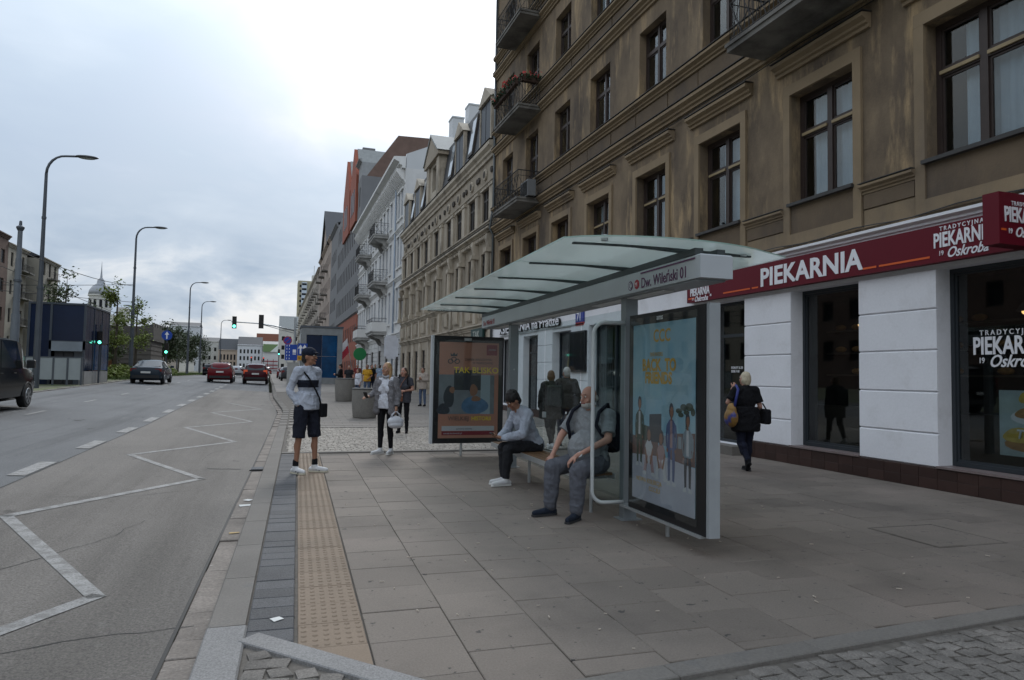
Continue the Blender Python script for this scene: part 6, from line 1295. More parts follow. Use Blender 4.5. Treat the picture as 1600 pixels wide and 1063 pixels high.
# ------------------------------------------------------------------ vehicles (local +y is forward)
CGLASS = mk('car_glass', (0.012, 0.014, 0.016), 0.08, var=0.1, spec=0.4); TAIL = mk('tail_lamp', (0.17, 0.010, 0.010), 0.25, coat=0.4); TAILON = mk('tail_lamp_lit', (0.5, 0.08, 0.03), 0.3, emit=((1.0, 0.12, 0.03), 0.16)); RIM = mk('wheel_rim', (0.33, 0.34, 0.35), 0.35, metal=0.7); PLATE = flat('number_plate_white', (0.58, 0.58, 0.56)); TRIM = mk('car_black_trim', (0.02, 0.02, 0.021), 0.6)
def paint(nm, c): return mk(nm, c, 0.12, var=0.04, spec=0.10)
PROF = {
 'saloon': (4.75, 1.83, [(-2.36, .45, .80, .82, .72, .66), (-2.28, .30, .96, 1.00, .84, .76), (-1.72, .22, 1.0, 1.06, .90, .74), (-0.98, .20, .99, 1.39, .915, .60), (-0.3, .20, .97, 1.46, .915, .62), (.45, .20, .95, 1.43, .915, .60), (1.15, .20, .94, 1.00, .91, .74), (1.8, .22, .88, .93, .89, .74), (2.25, .3, .70, .75, .82, .7), (2.37, .42, .58, .6, .7, .6)], 0.33),
 'hatch': (4.2, 1.80, [(-2.10, .45, .86, .88, .76, .70), (-2.03, .30, 1.0, 1.05, .86, .72), (-1.62, .22, 1.02, 1.44, .89, .60), (-0.9, .20, 1.0, 1.52, .905, .62), (-.1, .20, .98, 1.53, .905, .62), (.55, .2, .96, 1.47, .905, .60), (1.2, .2, .95, 1.02, .90, .72), (1.75, .22, .88, .94, .87, .72), (2.02, .32, .72, .76, .80, .66), (2.1, .42, .6, .62, .70, .6)], 0.32),
 'suv': (4.25, 1.85, [(-2.14, .48, .92, .94, .78, .72), (-2.06, .34, 1.04, 1.10, .88, .73), (-1.75, .27, 1.06, 1.54, .915, .61), (-1.0, .25, 1.04, 1.62, .925, .64), (-.1, .25, 1.02, 1.63, .925, .64), (.55, .25, 1.0, 1.56, .925, .62), (1.22, .25, .99, 1.07, .92, .74), (1.8, .27, .93, 1.0, .89, .74), (2.06, .36, .76, .82, .82, .68), (2.14, .46, .65, .68, .72, .6)], 0.35),
 'van': (4.9, 1.92, [(-2.46, .50, 1.0, 1.04, .85, .80), (-2.40, .34, 1.12, 1.78, .93, .82), (-2.1, .26, 1.14, 1.95, .95, .84), (-0.6, .25, 1.14, 1.98, .955, .84), (.6, .25, 1.13, 1.96, .955, .83), (1.05, .25, 1.12, 1.88, .955, .80), (1.72, .25, 1.08, 1.20, .95, .80), (2.15, .28, .98, 1.04, .92, .78), (2.4, .36, .75, .8, .85, .70), (2.47, .46, .6, .63, .76, .62)], 0.34),
}
def car(name, label, kind, X, Y, pmat, rz=0.0, lit=False, cat='car', group='cars on the road', detail=True):
    Ln, Wd, S, wr = PROF[kind]; slope = math.atan2(ramp(Y+2)-ramp(Y-2), 4)
    t = thing(name, label, cat, (X, Y, zroad(X, Y)), rz, group); t.rotation_euler = (slope, 0, rz)
    def ring(s_):
        y, zl, zb, zr, w, rw = s_; cab = zr-zb > 0.25
        h = [(0, zl), (.82*w, zl), (.97*w, zl+.10), (w, zl+(zb-zl)*.55), (.965*w, zb), (rw+(.06*w if cab else .04*w), zr-(.07 if cab else .02)), (.78*rw, zr), (0, zr+.012)]
        return [(x, y, z) for x, z in h]+[(-x, y, z) for x, z in h[-2:0:-1]]
    rings = [ring(s_) for s_ in S]; k = len(rings[0]); m = MB()
    idx = [m._a(r_) for r_ in rings]
    for a, b_ in zip(idx, idx[1:]):
        for i in range(k): j = (i+1) % k; m.face((a+i, a+j, b_+j, b_+i))
    m.face([idx[0]+i for i in range(k)][::-1]); m.face([idx[-1]+i for i in range(k)])
    bo = m.build('body', pmat, t); smooth_angle(bo.data, 38)
    def glassq(nm, quad, sh=0.07, off=0.008):
        c = sum((Vector(q) for q in quad), Vector())/4; nrm = (Vector(quad[1])-Vector(quad[0])).cross(Vector(quad[3])-Vector(quad[0])).normalized()
        if nrm.dot(c-Vector((0, c.y*0.9, 0.8))) < 0: nrm = -nrm
        g = MB(); q = [Vector(p).lerp(c, sh)+nrm*off for p in quad]; g.prism(q, -nrm*0.006); return g.build(nm, CGLASS, t)
    for a in range(len(S)-1):
        ca, cb = S[a][3]-S[a][2] > 0.25, S[a+1][3]-S[a+1][2] > 0.25; ra, rb = rings[a], rings[a+1]
        if ca and cb:
            for i0, i1 in ((4, 5), (k-4, k-5)): glassq('side_window', (ra[i0], rb[i0], rb[i1], ra[i1]), 0.05)
        elif ca != cb:
            nm = 'windscreen' if ca else 'rear_window'
            g = MB(); L0, R0 = [Vector(q) for q in (ra[5], ra[k-5])]; L1, R1 = [Vector(q) for q in (rb[5], rb[k-5])]
            c = (L0+R0+L1+R1)/4; n_ = (R0-L0).cross(L1-L0).normalized()
            if n_.z < 0: n_ = -n_
            q = [p.lerp(c, 0.09)+n_*0.028 for p in (L0, R0, R1, L1)]; g.prism(q, -n_*0.03); g.build(nm, CGLASS, t)
    for sx in (-1, 1):
        for yy in (-Ln*0.30, Ln*0.305):
            w_ = MB(); x0 = sx*(Wd/2-0.20); x1 = sx*(Wd/2+0.005)
            w_.path([(x0+(x1-x0)*u, yy, wr) for u in (0, 0.12, 0.88, 1)], [wr*0.93, wr, wr, wr*0.93], 22); wo_ = w_.build('wheel', RUBBER, t); smooth_angle(wo_.data, 40)
            g = MB(); g.tube((x1-sx*0.03, yy, wr), (x1+sx*0.004, yy, wr), wr*0.66, n=18); g.build('rim', TRIM, wo_)
            g = MB(); xq = x1+sx*0.006
            for q in range(7):
                an = 2*PI*q/7; R_ = Matrix.Rotation(an, 3, 'X'); g.obox(Vector((xq, yy, wr))+R_ @ Vector((0, 0, wr*0.34)), (0.02, wr*0.13, wr*0.58), R_)
            g.tube((xq-0.01, yy, wr), (xq+0.012, yy, wr), wr*0.14, n=10); g.path([(xq, yy+wr*0.64*math.cos(2*PI*v/18), wr+wr*0.64*math.sin(2*PI*v/18)) for v in range(18)], 0.014, 5, True); g.build('spokes', RIM, wo_)
            a_ = MB(); a_.path([(sx*(Wd/2-0.03), yy+(wr+0.035)*math.cos(PI*v/10), wr+(wr+0.035)*math.sin(PI*v/10)) for v in range(11)], 0.042, 6); a_.build('wheel_arch', TRIM, t)
        zb = S[1][2]; yb = S[1][0]; l_ = MB()
        if kind in ('suv', 'hatch'): l_.box(sx*Wd*.31 if sx > 0 else -Wd*.465, Wd*.465 if sx > 0 else -Wd*.31, yb-.05, yb+.22, zb-.20, zb+.10)
        elif kind == 'van': l_.box(Wd*.40 if sx > 0 else -Wd*.48, Wd*.48 if sx > 0 else -Wd*.40, yb-.04, yb+.1, zb-.25, zb+.35)
        else: l_.box(Wd*.27 if sx > 0 else -Wd*.462, Wd*.462 if sx > 0 else -Wd*.27, yb-.045, yb+.2, zb-.19, zb-.02)
        l_.build('tail_light', TAILON if lit else TAIL, t)
        mr = MB(); my = 0.9 if kind != 'van' else 1.25; mr.cbox(sx*Wd/2-(0.0 if sx > 0 else 0.2), sx*Wd/2+(0.2 if sx > 0 else 0.0), my, my+0.12, S[5][2]+.02, S[5][2]+(.16 if kind != 'van' else .26), 0.03); mr.build('wing_mirror', TRIM if kind == 'van' else pmat, t)
        if detail:
            for yy in (-.25, .75): hd = MB(); hd.box(sx*(Wd/2-.005)-.012, sx*(Wd/2-.005)+.012, yy-.45, yy-.27, S[4][2]-.13, S[4][2]-.105); hd.build('door_handle', TRIM, t)
            hl = MB(); yf = S[-2][0]; hl.box(Wd*.26 if sx > 0 else -Wd*.44, Wd*.44 if sx > 0 else -Wd*.26, yf-.12, yf+.03, S[-2][2]-.16, S[-2][2]-.02); hl.build('headlight', mk('headlight', (0.5, 0.52, 0.55), 0.15), t)
    yb = S[0][0]; pb = MB(); pz_ = .66 if kind in ('saloon',) else .78; pb.box(-.26, .26, yb-.035, yb-.01, pz_, pz_+.115); pb.build('number_plate', PLATE, t)
    bm_ = MB(); bm_.box(-Wd*.40, Wd*.40, yb-.03, yb+.2, S[0][1]-.08, S[0][1]+.10); bm_.build('rear_bumper', TRIM, t)
    return t
car('black_van', 'black passenger van cut off by the left picture edge', 'van', -7.66, 22.0, paint('van_black', (0.004, 0.004, 0.0045)), cat='van')
car('dark_saloon', 'dark blue-grey saloon car beside the median kerb', 'saloon', -7.25, 48.6, paint('saloon_blue', (0.030, 0.040, 0.052)))
car('red_hatchback', 'dark red hatchback in the middle lane', 'hatch', -3.85, 58.5, paint('hatch_red', (0.11, 0.010, 0.014)))
car('dark_suv', 'dark maroon compact SUV with lit orange-red tail lamps near the bay', 'suv', -1.35, 59.3, paint('suv_plum', (0.055, 0.010, 0.014)), lit=True)
car('black_hatchback', 'black hatchback left of the red car, farther off', 'hatch', -8.0, 101, paint('hatch_black', (0.010, 0.011, 0.014)))
car('silver_hatchback', 'silver hatchback between the red car and the SUV', 'hatch', -4.9, 104, paint('hatch_silver', (0.36, 0.37, 0.39)))
for i, (X, Y, c, k, lab) in enumerate(((-4.4, 150, (0.20, 0.19, 0.17), 'saloon', 'grey-beige saloon farther along the middle lane'), (-1.9, 120, (0.34, 0.05, 0.05), 'hatch', 'reddish car ahead of the dark SUV'), (-2.0, 175, (0.5, 0.5, 0.52), 'van', 'white van far along the right lane'), (-7.6, 180, (0.10, 0.11, 0.12), 'hatch', 'dark car far along the left lane'), (-5.0, 215, (0.42, 0.43, 0.45), 'saloon', 'pale saloon far along the middle lane'), (-1.6, 240, (0.30, 0.06, 0.05), 'hatch', 'small red car at the far end of the right lane'), (-8.0, 245, (0.3, 0.31, 0.33), 'hatch', 'light grey car at the far end of the left lane'))):
    car('distant_car' if k != 'van' else 'distant_van', lab, k, X, Y, paint('far_paint%d' % i, c), detail=False, cat='car' if k != 'van' else 'van')
for i, (X, Y, c, lab) in enumerate(((1.6, 78, (0.05, 0.05, 0.055), 'dark car parked half on the far pavement'), (1.5, 92, (0.40, 0.41, 0.43), 'pale car parked beyond the dark one on the pavement'), (1.3, 108, (0.14, 0.02, 0.02), 'maroon car third in the row parked on the pavement'))):
    q = car('parked_car', lab, 'hatch', X, Y, paint('park_paint%d' % i, c), detail=False, group='cars parked on the far pavement'); q.location.z = ramp(Y)+0.005

# ------------------------------------------------------------------ people
from mathutils import noise as mnoise
V = Vector
CREASED = {'top', 'hoodie', 't_shirt', 'trousers', 'shorts', 'coat', 'blazer', 'shirt'}
def remesh(m, name, mat, parent, voxel, it=4, fac=0.5):
    me = m.mesh(name, mat); o = bpy.data.objects.new(name, me); TMP.collection.objects.link(o)
    r = o.modifiers.new('r', 'REMESH'); r.mode = 'VOXEL'; r.voxel_size = voxel; r.use_smooth_shade = True
    if it: s_ = o.modifiers.new('s', 'SMOOTH'); s_.factor = fac; s_.iterations = it
    me2 = to_mesh(o); me2.name = name
    if not me2.materials: me2.materials.append(mat)
    if name in CREASED or name == 'hair':                     # creases of worn cloth, strands of hair
        nv = len(me2.vertices); nz = mnoise.noise; seed = V((nv % 17, 3.1, 7.7)); co = [0.0]*(3*nv); no = [0.0]*(3*nv); k_ = 0.75 if name == 'trousers' else 1.0
        me2.vertices.foreach_get('co', co); me2.vertices.foreach_get('normal', no)
        for i in range(0, 3*nv, 3):
            x, y, z = co[i:i+3]
            if name == 'hair': d_ = 0.0045*nz(V((x*55, y*55, z*14))+seed)
            else:
                q = 1-abs(nz(V((x*6+z*3.5, y*6, z*8.5))+seed)); r_ = 1-abs(nz(V((x*13, y*13+z*5, z*15))+seed))
                d_ = k_*(0.011*(q**4-0.35)+0.0045*(r_**4-0.35))
            co[i] = x+no[i]*d_; co[i+1] = y+no[i+1]*d_; co[i+2] = z+no[i+2]*d_
        me2.vertices.foreach_set('co', co); me2.update()
    me2.polygons.foreach_set('use_smooth', [True]*len(me2.polygons)); return mobj(name, me2, parent)
SKIN = mk('skin', (0.36, 0.20, 0.135), 0.55, var=0.06, scale=6); SKIN2 = mk('tanned_skin', (0.27, 0.135, 0.085), 0.55, var=0.06, scale=6); SKINP = mk('pink_skin', (0.40, 0.215, 0.16), 0.55, var=0.06, scale=6); EYEW = flat('eye_white', (0.6, 0.58, 0.55)); EYED = flat('eye_dark', (0.02, 0.015, 0.012)); LIP = flat('lip', (0.28, 0.10, 0.085))
def fab(nm, c, **k): return mk('cloth_'+nm, c, 0.9, var=k.pop('var', 0.10), scale=k.pop('scale', 7), bump=k.pop('bump', 0.35), bscale=k.pop('bscale', 55), obj=True, spec=0.2, fold=k.pop('fold', 0.9), **k)
V = Vector
class Person:
    def __init__(s, label, X, Y, rz, H=1.75, z=None, skin=SKIN, vox=0.010, pose=None, look=(0, -1, 0), fat=1.0, belly=0.0, female=False, group=None):
        k = H/1.75; s.k = k; s.vox = vox; s.skin = skin; s.fat = fat; s.belly = belly; s.female = female
        s.t = thing('person', label, 'person', (X, Y, ramp(Y) if z is None else z), rz, group)
        J = dict(hipL=(.095, 0, .93), hipR=(-.095, 0, .93), knL=(.10, -.015, .50), knR=(-.10, -.015, .50), anL=(.105, .03, .085), anR=(-.105, .03, .085),
                 toeL=(.125, -.15, .03), toeR=(-.125, -.15, .03), chest=(0, 0.0, 1.24), shL=(.178, .01, 1.415), shR=(-.178, .01, 1.415), elL=(.235, .03, 1.13), elR=(-.235, .03, 1.13), wrL=(.235, -.04, .885), wrR=(-.235, -.04, .885), neck=(0, .01, 1.475), head=(0, -.02, 1.625))
        J.update(pose or {}); s.J = {a: V(b)*k for a, b in J.items()}
        f = V(look).normalized(); sd = f.cross(V((0, 0, 1))).normalized(); up = sd.cross(f); s.HR = Matrix((-sd, -f, up)).transposed()   # head axes: x = person's left, -y = face
        s.hands = {}
    def hp(s, p): return s.J['head']+s.HR @ (V(p)*s.k)
    def spine(s):
        J = s.J; hc = (J['hipL']+J['hipR'])/2; up = (J['neck']-hc).normalized(); sd = (J['shL']-J['shR']); sd = (sd-up*sd.dot(up)).normalized(); fw = sd.cross(up); return hc, Matrix((sd, up.cross(sd), up)).transposed()
    def torso(s, m, g, chest=True):
        J, k, f = s.J, s.k, s.fat; hc, R = s.spine(); ch = J['chest']; w = 0.9 if s.female else 1.0
        m.ell(hc+V((0, 0, .03*k)), V((.165*(1.06 if s.female else 1), .118, .13))*k*f+V((g, g, g)), R); m.ell(hc.lerp(ch, .55), V((.140*w, .102, .17))*k*f+V((g, g, g)), R)
        m.ell(ch+R @ V((0, -.005, .02))*k, V((.168*w, .112, .185))*k*f+V((g, g, g)), R); m.cap(J['shL'].lerp(J['shR'], .06), J['shR'].lerp(J['shL'], .06), .062*k+g); m.cap(ch.lerp(J['neck'], .6), J['neck'], .075*k*f+g*.5, .060*k+g*.4)
        if s.female:
            for sx in (-1, 1): m.ell(ch+R @ V((sx*.075, -.085, -.005))*k, V((.062, .040, .065))*k+V((g, g, g)), R)
        if s.belly: m.ell(hc.lerp(ch, .42)+R @ V((0, -.10*s.belly, 0))*k, V((.17, .155, .18))*k*(0.75+.25*s.belly)+V((g, g, g)), R)
    def arm(s, m, sd, g, to=1.0):
        J, k = s.J, s.k; a, e, w = J['sh'+sd], J['el'+sd], J['wr'+sd]; f = .5+.5*s.fat
        if to >= 1: m.cap(a, e, .052*k*f+g, .041*k*f+g); m.cap(e, e.lerp(w, min(to-1, 1)), .041*k*f+g, (.041-.014*min(to-1, 1))*k+g)
        else: m.cap(a, a.lerp(e, to*.6), .054*k*f+g, .051*k*f+g); m.tube(a, a.lerp(e, to), .052*k*f+g, .050*k*f+g, 14)
    def leg(s, m, sd, g, to=2.0, flare=0.0):
        J, k = s.J, s.k; a, n, w = J['hip'+sd], J['kn'+sd], J['an'+sd]; f = .6+.4*s.fat
        if to > 1: m.cap(a, n, .082*k*f+g, .053*k*f+g+flare); m.cap(n, n.lerp(w, min(to-1, 1)), .053*k*f+g+flare, (.053-.018*min(to-1, 1))*k+g+flare); c = n.lerp(w, .3); m.ell(c+V((0, .012*k, 0)), V((.052, .056, .10))*k*f+V((g, g, g))) if to > 1.4 and abs((w-n).normalized().z) > .7 else None
        else: m.cap(a, a.lerp(n, to*.6), .085*k*f+g, .072*k*f+g+flare*.6); m.tube(a.lerp(n, .3), a.lerp(n, to), .078*k*f+g, .066*k*f+g+flare, 16)
    def hand(s, m, sd, curl=0.6, dirv=None, nrm=None):
        J, k = s.J, s.k; w = J['wr'+sd]; d = (w-J['el'+sd]).normalized() if dirv is None else V(dirv).normalized()
        n = V(nrm) if nrm else V((-1 if sd == 'L' else 1, 0, 0)); n = (n-d*n.dot(d)).normalized(); a = d.cross(n)*(1 if sd == 'L' else -1)
        R = Matrix((a, n, d)).transposed(); m.cap(w-d*.02*k, w+d*.02*k, .028*k, .027*k); m.ell(w+d*.052*k, V((.041, .019, .055))*k, R)
        for i, (o, L_) in enumerate(((.030, .068), (.0105, .078), (-.010, .072), (-.029, .057))):
            b = w+(d*.092+a*o)*k; p1 = b+(d*math.cos(curl*.6)+n*math.sin(curl*.6))*L_*.5*k; p2 = p1+(d*math.cos(curl*1.5)+n*math.sin(curl*1.5))*L_*.5*k; m.cap(b-d*.02*k, p1, .0100*k, .0092*k, 8); m.cap(p1, p2, .0092*k, .008*k, 8)
        b = w+(d*.03+a*.034)*k; p1 = b+(d*.6+a*.75+n*.25).normalized()*.036*k; p2 = p1+(d*.85+a*.2+n*.45*curl).normalized()*.03*k; m.cap(b, p1, .0125*k, .011*k, 8); m.cap(p1, p2, .011*k, .009*k, 8)
    def body(s, legs=True, hands=((.6, None, None), (.6, None, None))):
        m = MB(); J, k = s.J, s.k; s.torso(m, -.012); hd = J['head']
        m.cap(J['neck']-V((0, 0, .03*k)), hd.lerp(J['neck'], .35), .058*k*(.6+.4*s.fat), .055*k)
        m.ell(hd+s.HR @ V((0, .008, .015))*k, V((.076, .094, .108))*k, s.HR, 16, 12); m.ell(s.hp((0, -.022, -.055)), V((.058, .066, .062))*k*(.8+.2*s.fat), s.HR); m.ell(s.hp((0, -.072, -.092)), V((.026, .022, .022))*k, s.HR)
        m.cap(s.hp((0, -.086, .018)), s.hp((0, -.104, -.022)), .010*k, .0145*k, 8); m.ell(s.hp((0, -.078, .038)), V((.05, .017, .013))*k, s.HR)
        for sx in (-1, 1): m.ell(s.hp((sx*.078, .01, -.008)), V((.012, .022, .033))*k, s.HR); m.ell(s.hp((sx*.045, -.062, -.03)), V((.022, .02, .02))*k, s.HR)
        for i, sd in enumerate('LR'):
            s.arm(m, sd, -.004, 2.0); c = hands[i]
            if c is not None: s.hand(m, sd, *c)
            if legs: s.leg(m, sd, -.006, 2.0); m.cap(J['an'+sd]-V((0, 0, .035*k)), J['toe'+sd]*.6+J['an'+sd]*.4-V((0, 0, .012*k)), .024*k, .018*k)
        remesh(m, 'body', s.skin, s.t, s.vox, 3)
        e = MB(); p = MB(); l = MB(); br = MB()
        for sx in (-1, 1): e.ell(s.hp((sx*.032, -.081, .018)), V((.014, .010, .009))*k, s.HR, 8, 6); p.ell(s.hp((sx*.031, -.0895, .018)), V((.0065, .004, .0065))*k, s.HR, 8, 5); br.cap(s.hp((sx*.018, -.090, .044)), s.hp((sx*.048, -.080, .046)), .0032*k, .0025*k, 6)
        l.cap(s.hp((-.022, -.089, -.055)), s.hp((.022, -.089, -.055)), .0075*k, .0075*k, 6)
        e.build('eyes', EYEW, s.t, True); p.build('pupils', EYED, s.t, True); l.build('mouth', LIP, s.t, True); br.build('eyebrows', EYED, s.t, True); return s
    def top(s, mat, sleeve=2.0, g=.016, name='top', hem=0.0, flare=0.0, extra=None):
        m = MB(); s.torso(m, g); k = s.k
        for sd in 'LR': s.arm(m, sd, g, sleeve)
        if hem:
            hc, R = s.spine(); f = s.fat*(1.05 if s.female else 1); z0 = -hem*k; G = g+.012
            prof = [(.02, z0), (.168*f*k+G+flare*k-.006, z0+.001), (.172*f*k+G+flare*k, z0+.02), (.170*f*k+G+flare*k*.6, .06*k), (.150*f*k+G, .20*k), (.02, .21*k)]
            m.lathe(prof, hc, 20, .76)
        if extra: extra(m)
        return remesh(m, name, mat, s.t, s.vox, 3)
    def pants(s, mat, to=2.0, g=.014, flare=0.0, name='trousers'):
        m = MB(); hc, R = s.spine(); k = s.k; m.ell(hc+V((0, 0, .01*k)), V((.168*(1.05 if s.female else 1), .122, .125))*k*s.fat+V((g, g, g)), R)
        for sd in 'LR': s.leg(m, sd, g, to, flare)
        return remesh(m, name, mat, s.t, s.vox, 3)
    def shoes(s, mat, sole=None, high=0.0):
        k = s.k
        for sd in 'LR':
            a, t = s.J['an'+sd], s.J['toe'+sd]; d = t-a; d2 = d.normalized(); m = MB(); heel = a-V((d.x, d.y, 0)).normalized()*.05*k
            dn = V((0, 0, -.042*k)) if abs(d.z) < .13*k else d2.cross(V((d2.y, -d2.x, 0))).normalized()*.03*k
            m.cap(heel+V((0, 0, -.042*k)), a+d*.35+V((0, 0, -.018*k)), .036*k, .041*k); m.cap(a+d*.35+V((0, 0, -.020*k)), t+V((0, 0, .008*k)), .040*k, .030*k); m.cap(a-V((0, 0, .03*k)), a+V((0, 0, (.01+high)*k)), .046*k, .044*k)
            for i in range(len(m.v)):
                x, y, z = m.v[i]
                lim = min(a.z-.085*k, t.z-.03*k)+.004
                if abs(d.z) < .13*k and z < lim: m.v[i] = (x, y, lim)
            o = remesh(m, 'shoe', mat, s.t, min(s.vox, .012), 2)
            if sole:
                q = MB(); n0 = 0; q.cap(V((heel.x, heel.y, 0)), V((t.x, t.y, 0)), .039*k, .036*k, 14)
                base = min(a.z-.085*k, t.z-.03*k)
                if abs(d.z) < .13*k:
                    q.v = [(x, y, base+.004+(.018*k if z > 0 else 0)) for x, y, z in q.v]; q.build('sole', sole, o)
        return s
    def hair(s, mat, style='short'):
        m = MB(); k = s.k; m.ell(s.hp((0, .022, .034)), V((.084, .092, .100))*k, s.HR, 16, 12)
        if style == 'short': m.ell(s.hp((0, .05, -.03)), V((.074, .062, .075))*k, s.HR)
        if style in ('long', 'wavy'):
            for sx in (-1, 1): m.cap(s.hp((sx*.065, .03, .03)), s.hp((sx*.085, .015, -.21)), .034*k, .028*k)
            m.cap(s.hp((0, .07, .0)), s.hp((0, .09, -.26)), .065*k, .05*k); m.ell(s.hp((0, .06, -.12)), V((.09, .05, .12))*k, s.HR)
        if style == 'bob': m.ell(s.hp((0, .035, -.02)), V((.095, .085, .10))*k, s.HR); m.ell(s.hp((0, .06, -.07)), V((.075, .05, .05))*k, s.HR)
        if style == 'bun': m.ell(s.hp((0, .05, -.03)), V((.074, .062, .07))*k, s.HR); m.ell(s.hp((0, .09, .10)), V((.04, .04, .04))*k, s.HR)
        if style == 'curly':
            r = random.Random(2)
            for i in range(60): a, b = r.uniform(0, 6.28), r.uniform(-.1, 1.5); m.ell(s.hp((.082*math.cos(a)*math.cos(b), .028+.088*math.sin(a)*math.cos(b), .045+.098*math.sin(b))), V((.024, .024, .024))*k*r.uniform(.7, 1.2), n=8, m=6) if not (math.sin(a) < -.45 and b < .55) else None
            m.ell(s.hp((0, .055, -.02)), V((.076, .06, .075))*k, s.HR); m.ell(s.hp((0, .02, .05)), V((.096, .108, .098))*k, s.HR)
        if style == 'fringe': m = MB(); m.ell(s.hp((0, .05, -.012)), V((.080, .062, .058))*k, s.HR)
        return remesh(m, 'hair', mat, s.t, s.vox*.9, 2)
    def cap(s, mat):
        m = MB(); k = s.k; R = s.HR; m.ell(s.hp((0, .008, .055)), V((.090, .108, .083))*k, R, 18, 12)
        m.cap(s.hp((-.04, -.09, .052)), s.hp((.04, -.09, .052)), .014*k); m.ell(s.hp((0, -.108, .047)), V((.060, .036, .010))*k, R)
        return remesh(m, 'cap', mat, s.t, .008, 2)
def strap(par, pts, w, mat, name='strap'):
    m = MB(); m.path(pts, w, 6); m.xf(Matrix.Identity(4)); return m.build(name, mat, par, True)
def bag_mesh(name, label, loc, rz, build_parts, cat='bag'):
    t = thing(name, label, cat, loc, rz); build_parts(t); return t
def world(p, v): return p.t.matrix_basis @ v if False else (Matrix.Translation(p.t.location) @ Matrix.Rotation(p.t.rotation_euler.z, 4, 'Z')) @ V(v)
def rbox(m, c, size, r=.02):
    """rounded bag body: capsules along the edges plus a core (remeshed later)"""
    x, y, z = [v/2-r for v in size]; c = V(c)
    for sx in (-1, 1):
        for sy in (-1, 1): m.cap(c+V((sx*x, sy*y, -z)), c+V((sx*x, sy*y, z)), r, r, 8)
    for sz in (-1, 1):
        for sy in (-1, 1): m.cap(c+V((-x, sy*y, sz*z)), c+V((x, sy*y, sz*z)), r, r, 8)
        for sx in (-1, 1): m.cap(c+V((sx*x, -y, sz*z)), c+V((sx*x, y, sz*z)), r, r, 8)
    m.box(c.x-x-r*.98, c.x+x+r*.98, c.y-y, c.y+y, c.z-z, c.z+z); m.box(c.x-x, c.x+x, c.y-y-r*.98, c.y+y+r*.98, c.z-z, c.z+z); m.box(c.x-x, c.x+x, c.y-y, c.y+y, c.z-z-r*.98, c.z+z+r*.98)
NAVY = fab('navy', (0.014, 0.016, 0.026)); BLK = fab('black', (0.008, 0.008, 0.010)); CHAR = fab('charcoal', (0.022, 0.023, 0.027)); DENIM = fab('denim', (0.075, 0.105, 0.17), var=0.2); JEAN2 = fab('dark_denim', (0.018, 0.022, 0.042), var=0.2); LGREY = fab('grey_marl', (0.34, 0.37, 0.44), speck=0.15, fine=120); WHT = fab('white', (0.52, 0.53, 0.58)); SHOEW = mk('white_shoe', (0.55, 0.55, 0.56), 0.6, var=0.06); SOLEW = mk('shoe_sole_white', (0.62, 0.62, 0.60), 0.6); SOLED = mk('shoe_sole_dark', (0.03, 0.03, 0.032), 0.7)
HBLK = mk('hair_black', (0.010, 0.008, 0.008), 0.55, bump=0.6, bscale=90); HBRN = mk('hair_brown', (0.045, 0.026, 0.017), 0.5, bump=0.6, bscale=90); HBLD = mk('hair_blond', (0.30, 0.185, 0.085), 0.5, var=0.25, scale=25, bump=0.6, bscale=90); HGRY = mk('hair_grey', (0.40, 0.39, 0.37), 0.6, var=0.15, scale=20, bump=0.6, bscale=90); HPLAT = mk('hair_platinum', (0.46, 0.40, 0.29), 0.55, var=0.2, scale=25, bump=0.6, bscale=90)
def stripe_mat():
    m = fab('striped_sweater', (0.40, 0.43, 0.50)); m = m.copy(); m.name = 'cloth_sweater_band'; nt = m.node_tree; N = nt.nodes; L_ = nt.links; b = N['Principled BSDF']
    src = b.inputs['Base Color'].links[0].from_socket; tc = N.new('ShaderNodeTexCoord'); sp_ = N.new('ShaderNodeSeparateXYZ'); L_.new(tc.outputs['Object'], sp_.inputs[0])
    def cmpn(v, c, eps):
        n = N.new('ShaderNodeMath'); n.operation = 'COMPARE'; L_.new(v, n.inputs[0]); n.inputs[1].default_value = c; n.inputs[2].default_value = eps; return n.outputs[0]
    mu = N.new('ShaderNodeMath'); mu.operation = 'MULTIPLY'; L_.new(cmpn(sp_.outputs[2], 1.325, .055), mu.inputs[0]); L_.new(cmpn(sp_.outputs[0], 0, .185), mu.inputs[1])
    mx = N.new('ShaderNodeMix'); mx.data_type = 'RGBA'; L_.new(mu.outputs[0], mx.inputs[0]); L_.new(src, mx.inputs[6]); mx.inputs[7].default_value = (.012, .014, .024, 1); L_.new(mx.outputs[2], b.inputs['Base Color']); return m

# 1 man in the cap, hands in pockets
X, Y = st(.15, 10.80)
p = Person('man in a navy cap, banded pale sweater and dark shorts standing at the kerb', X, Y, math.radians(36), 1.86, skin=SKIN2, vox=.0085, fat=.94, look=(.55, -1, 0.03),
           pose=dict(elL=(.225, .075, 1.15), wrL=(.175, -.03, .955), elR=(-.23, .09, 1.15), wrR=(-.18, -.03, .95), anL=(.15, -.02, .085), toeL=(.235, -.165, .03), anR=(-.13, .04, .085), toeR=(-.125, -.13, .03), knL=(.135, -.02, .5), knR=(-.125, .0, .5)))
p.body(hands=(None, None)); p.top(stripe_mat(), 1.90, .012, hem=.05); p.pants(NAVY, 1.0, .014, .012, 'shorts'); p.hair(HBLK, 'short'); p.cap(fab('cap_navy', (0.012, 0.016, 0.03)))
m = MB()
for sd in 'LR': m.cap(p.J['an'+sd]+V((0, 0, .0)), p.J['an'+sd]+V((0, 0, .09)), .044, .043)
m.build('socks', BLK, p.t, True); p.shoes(SHOEW, mk('sole_cream', (.45, .42, .33), .7))
m = MB()
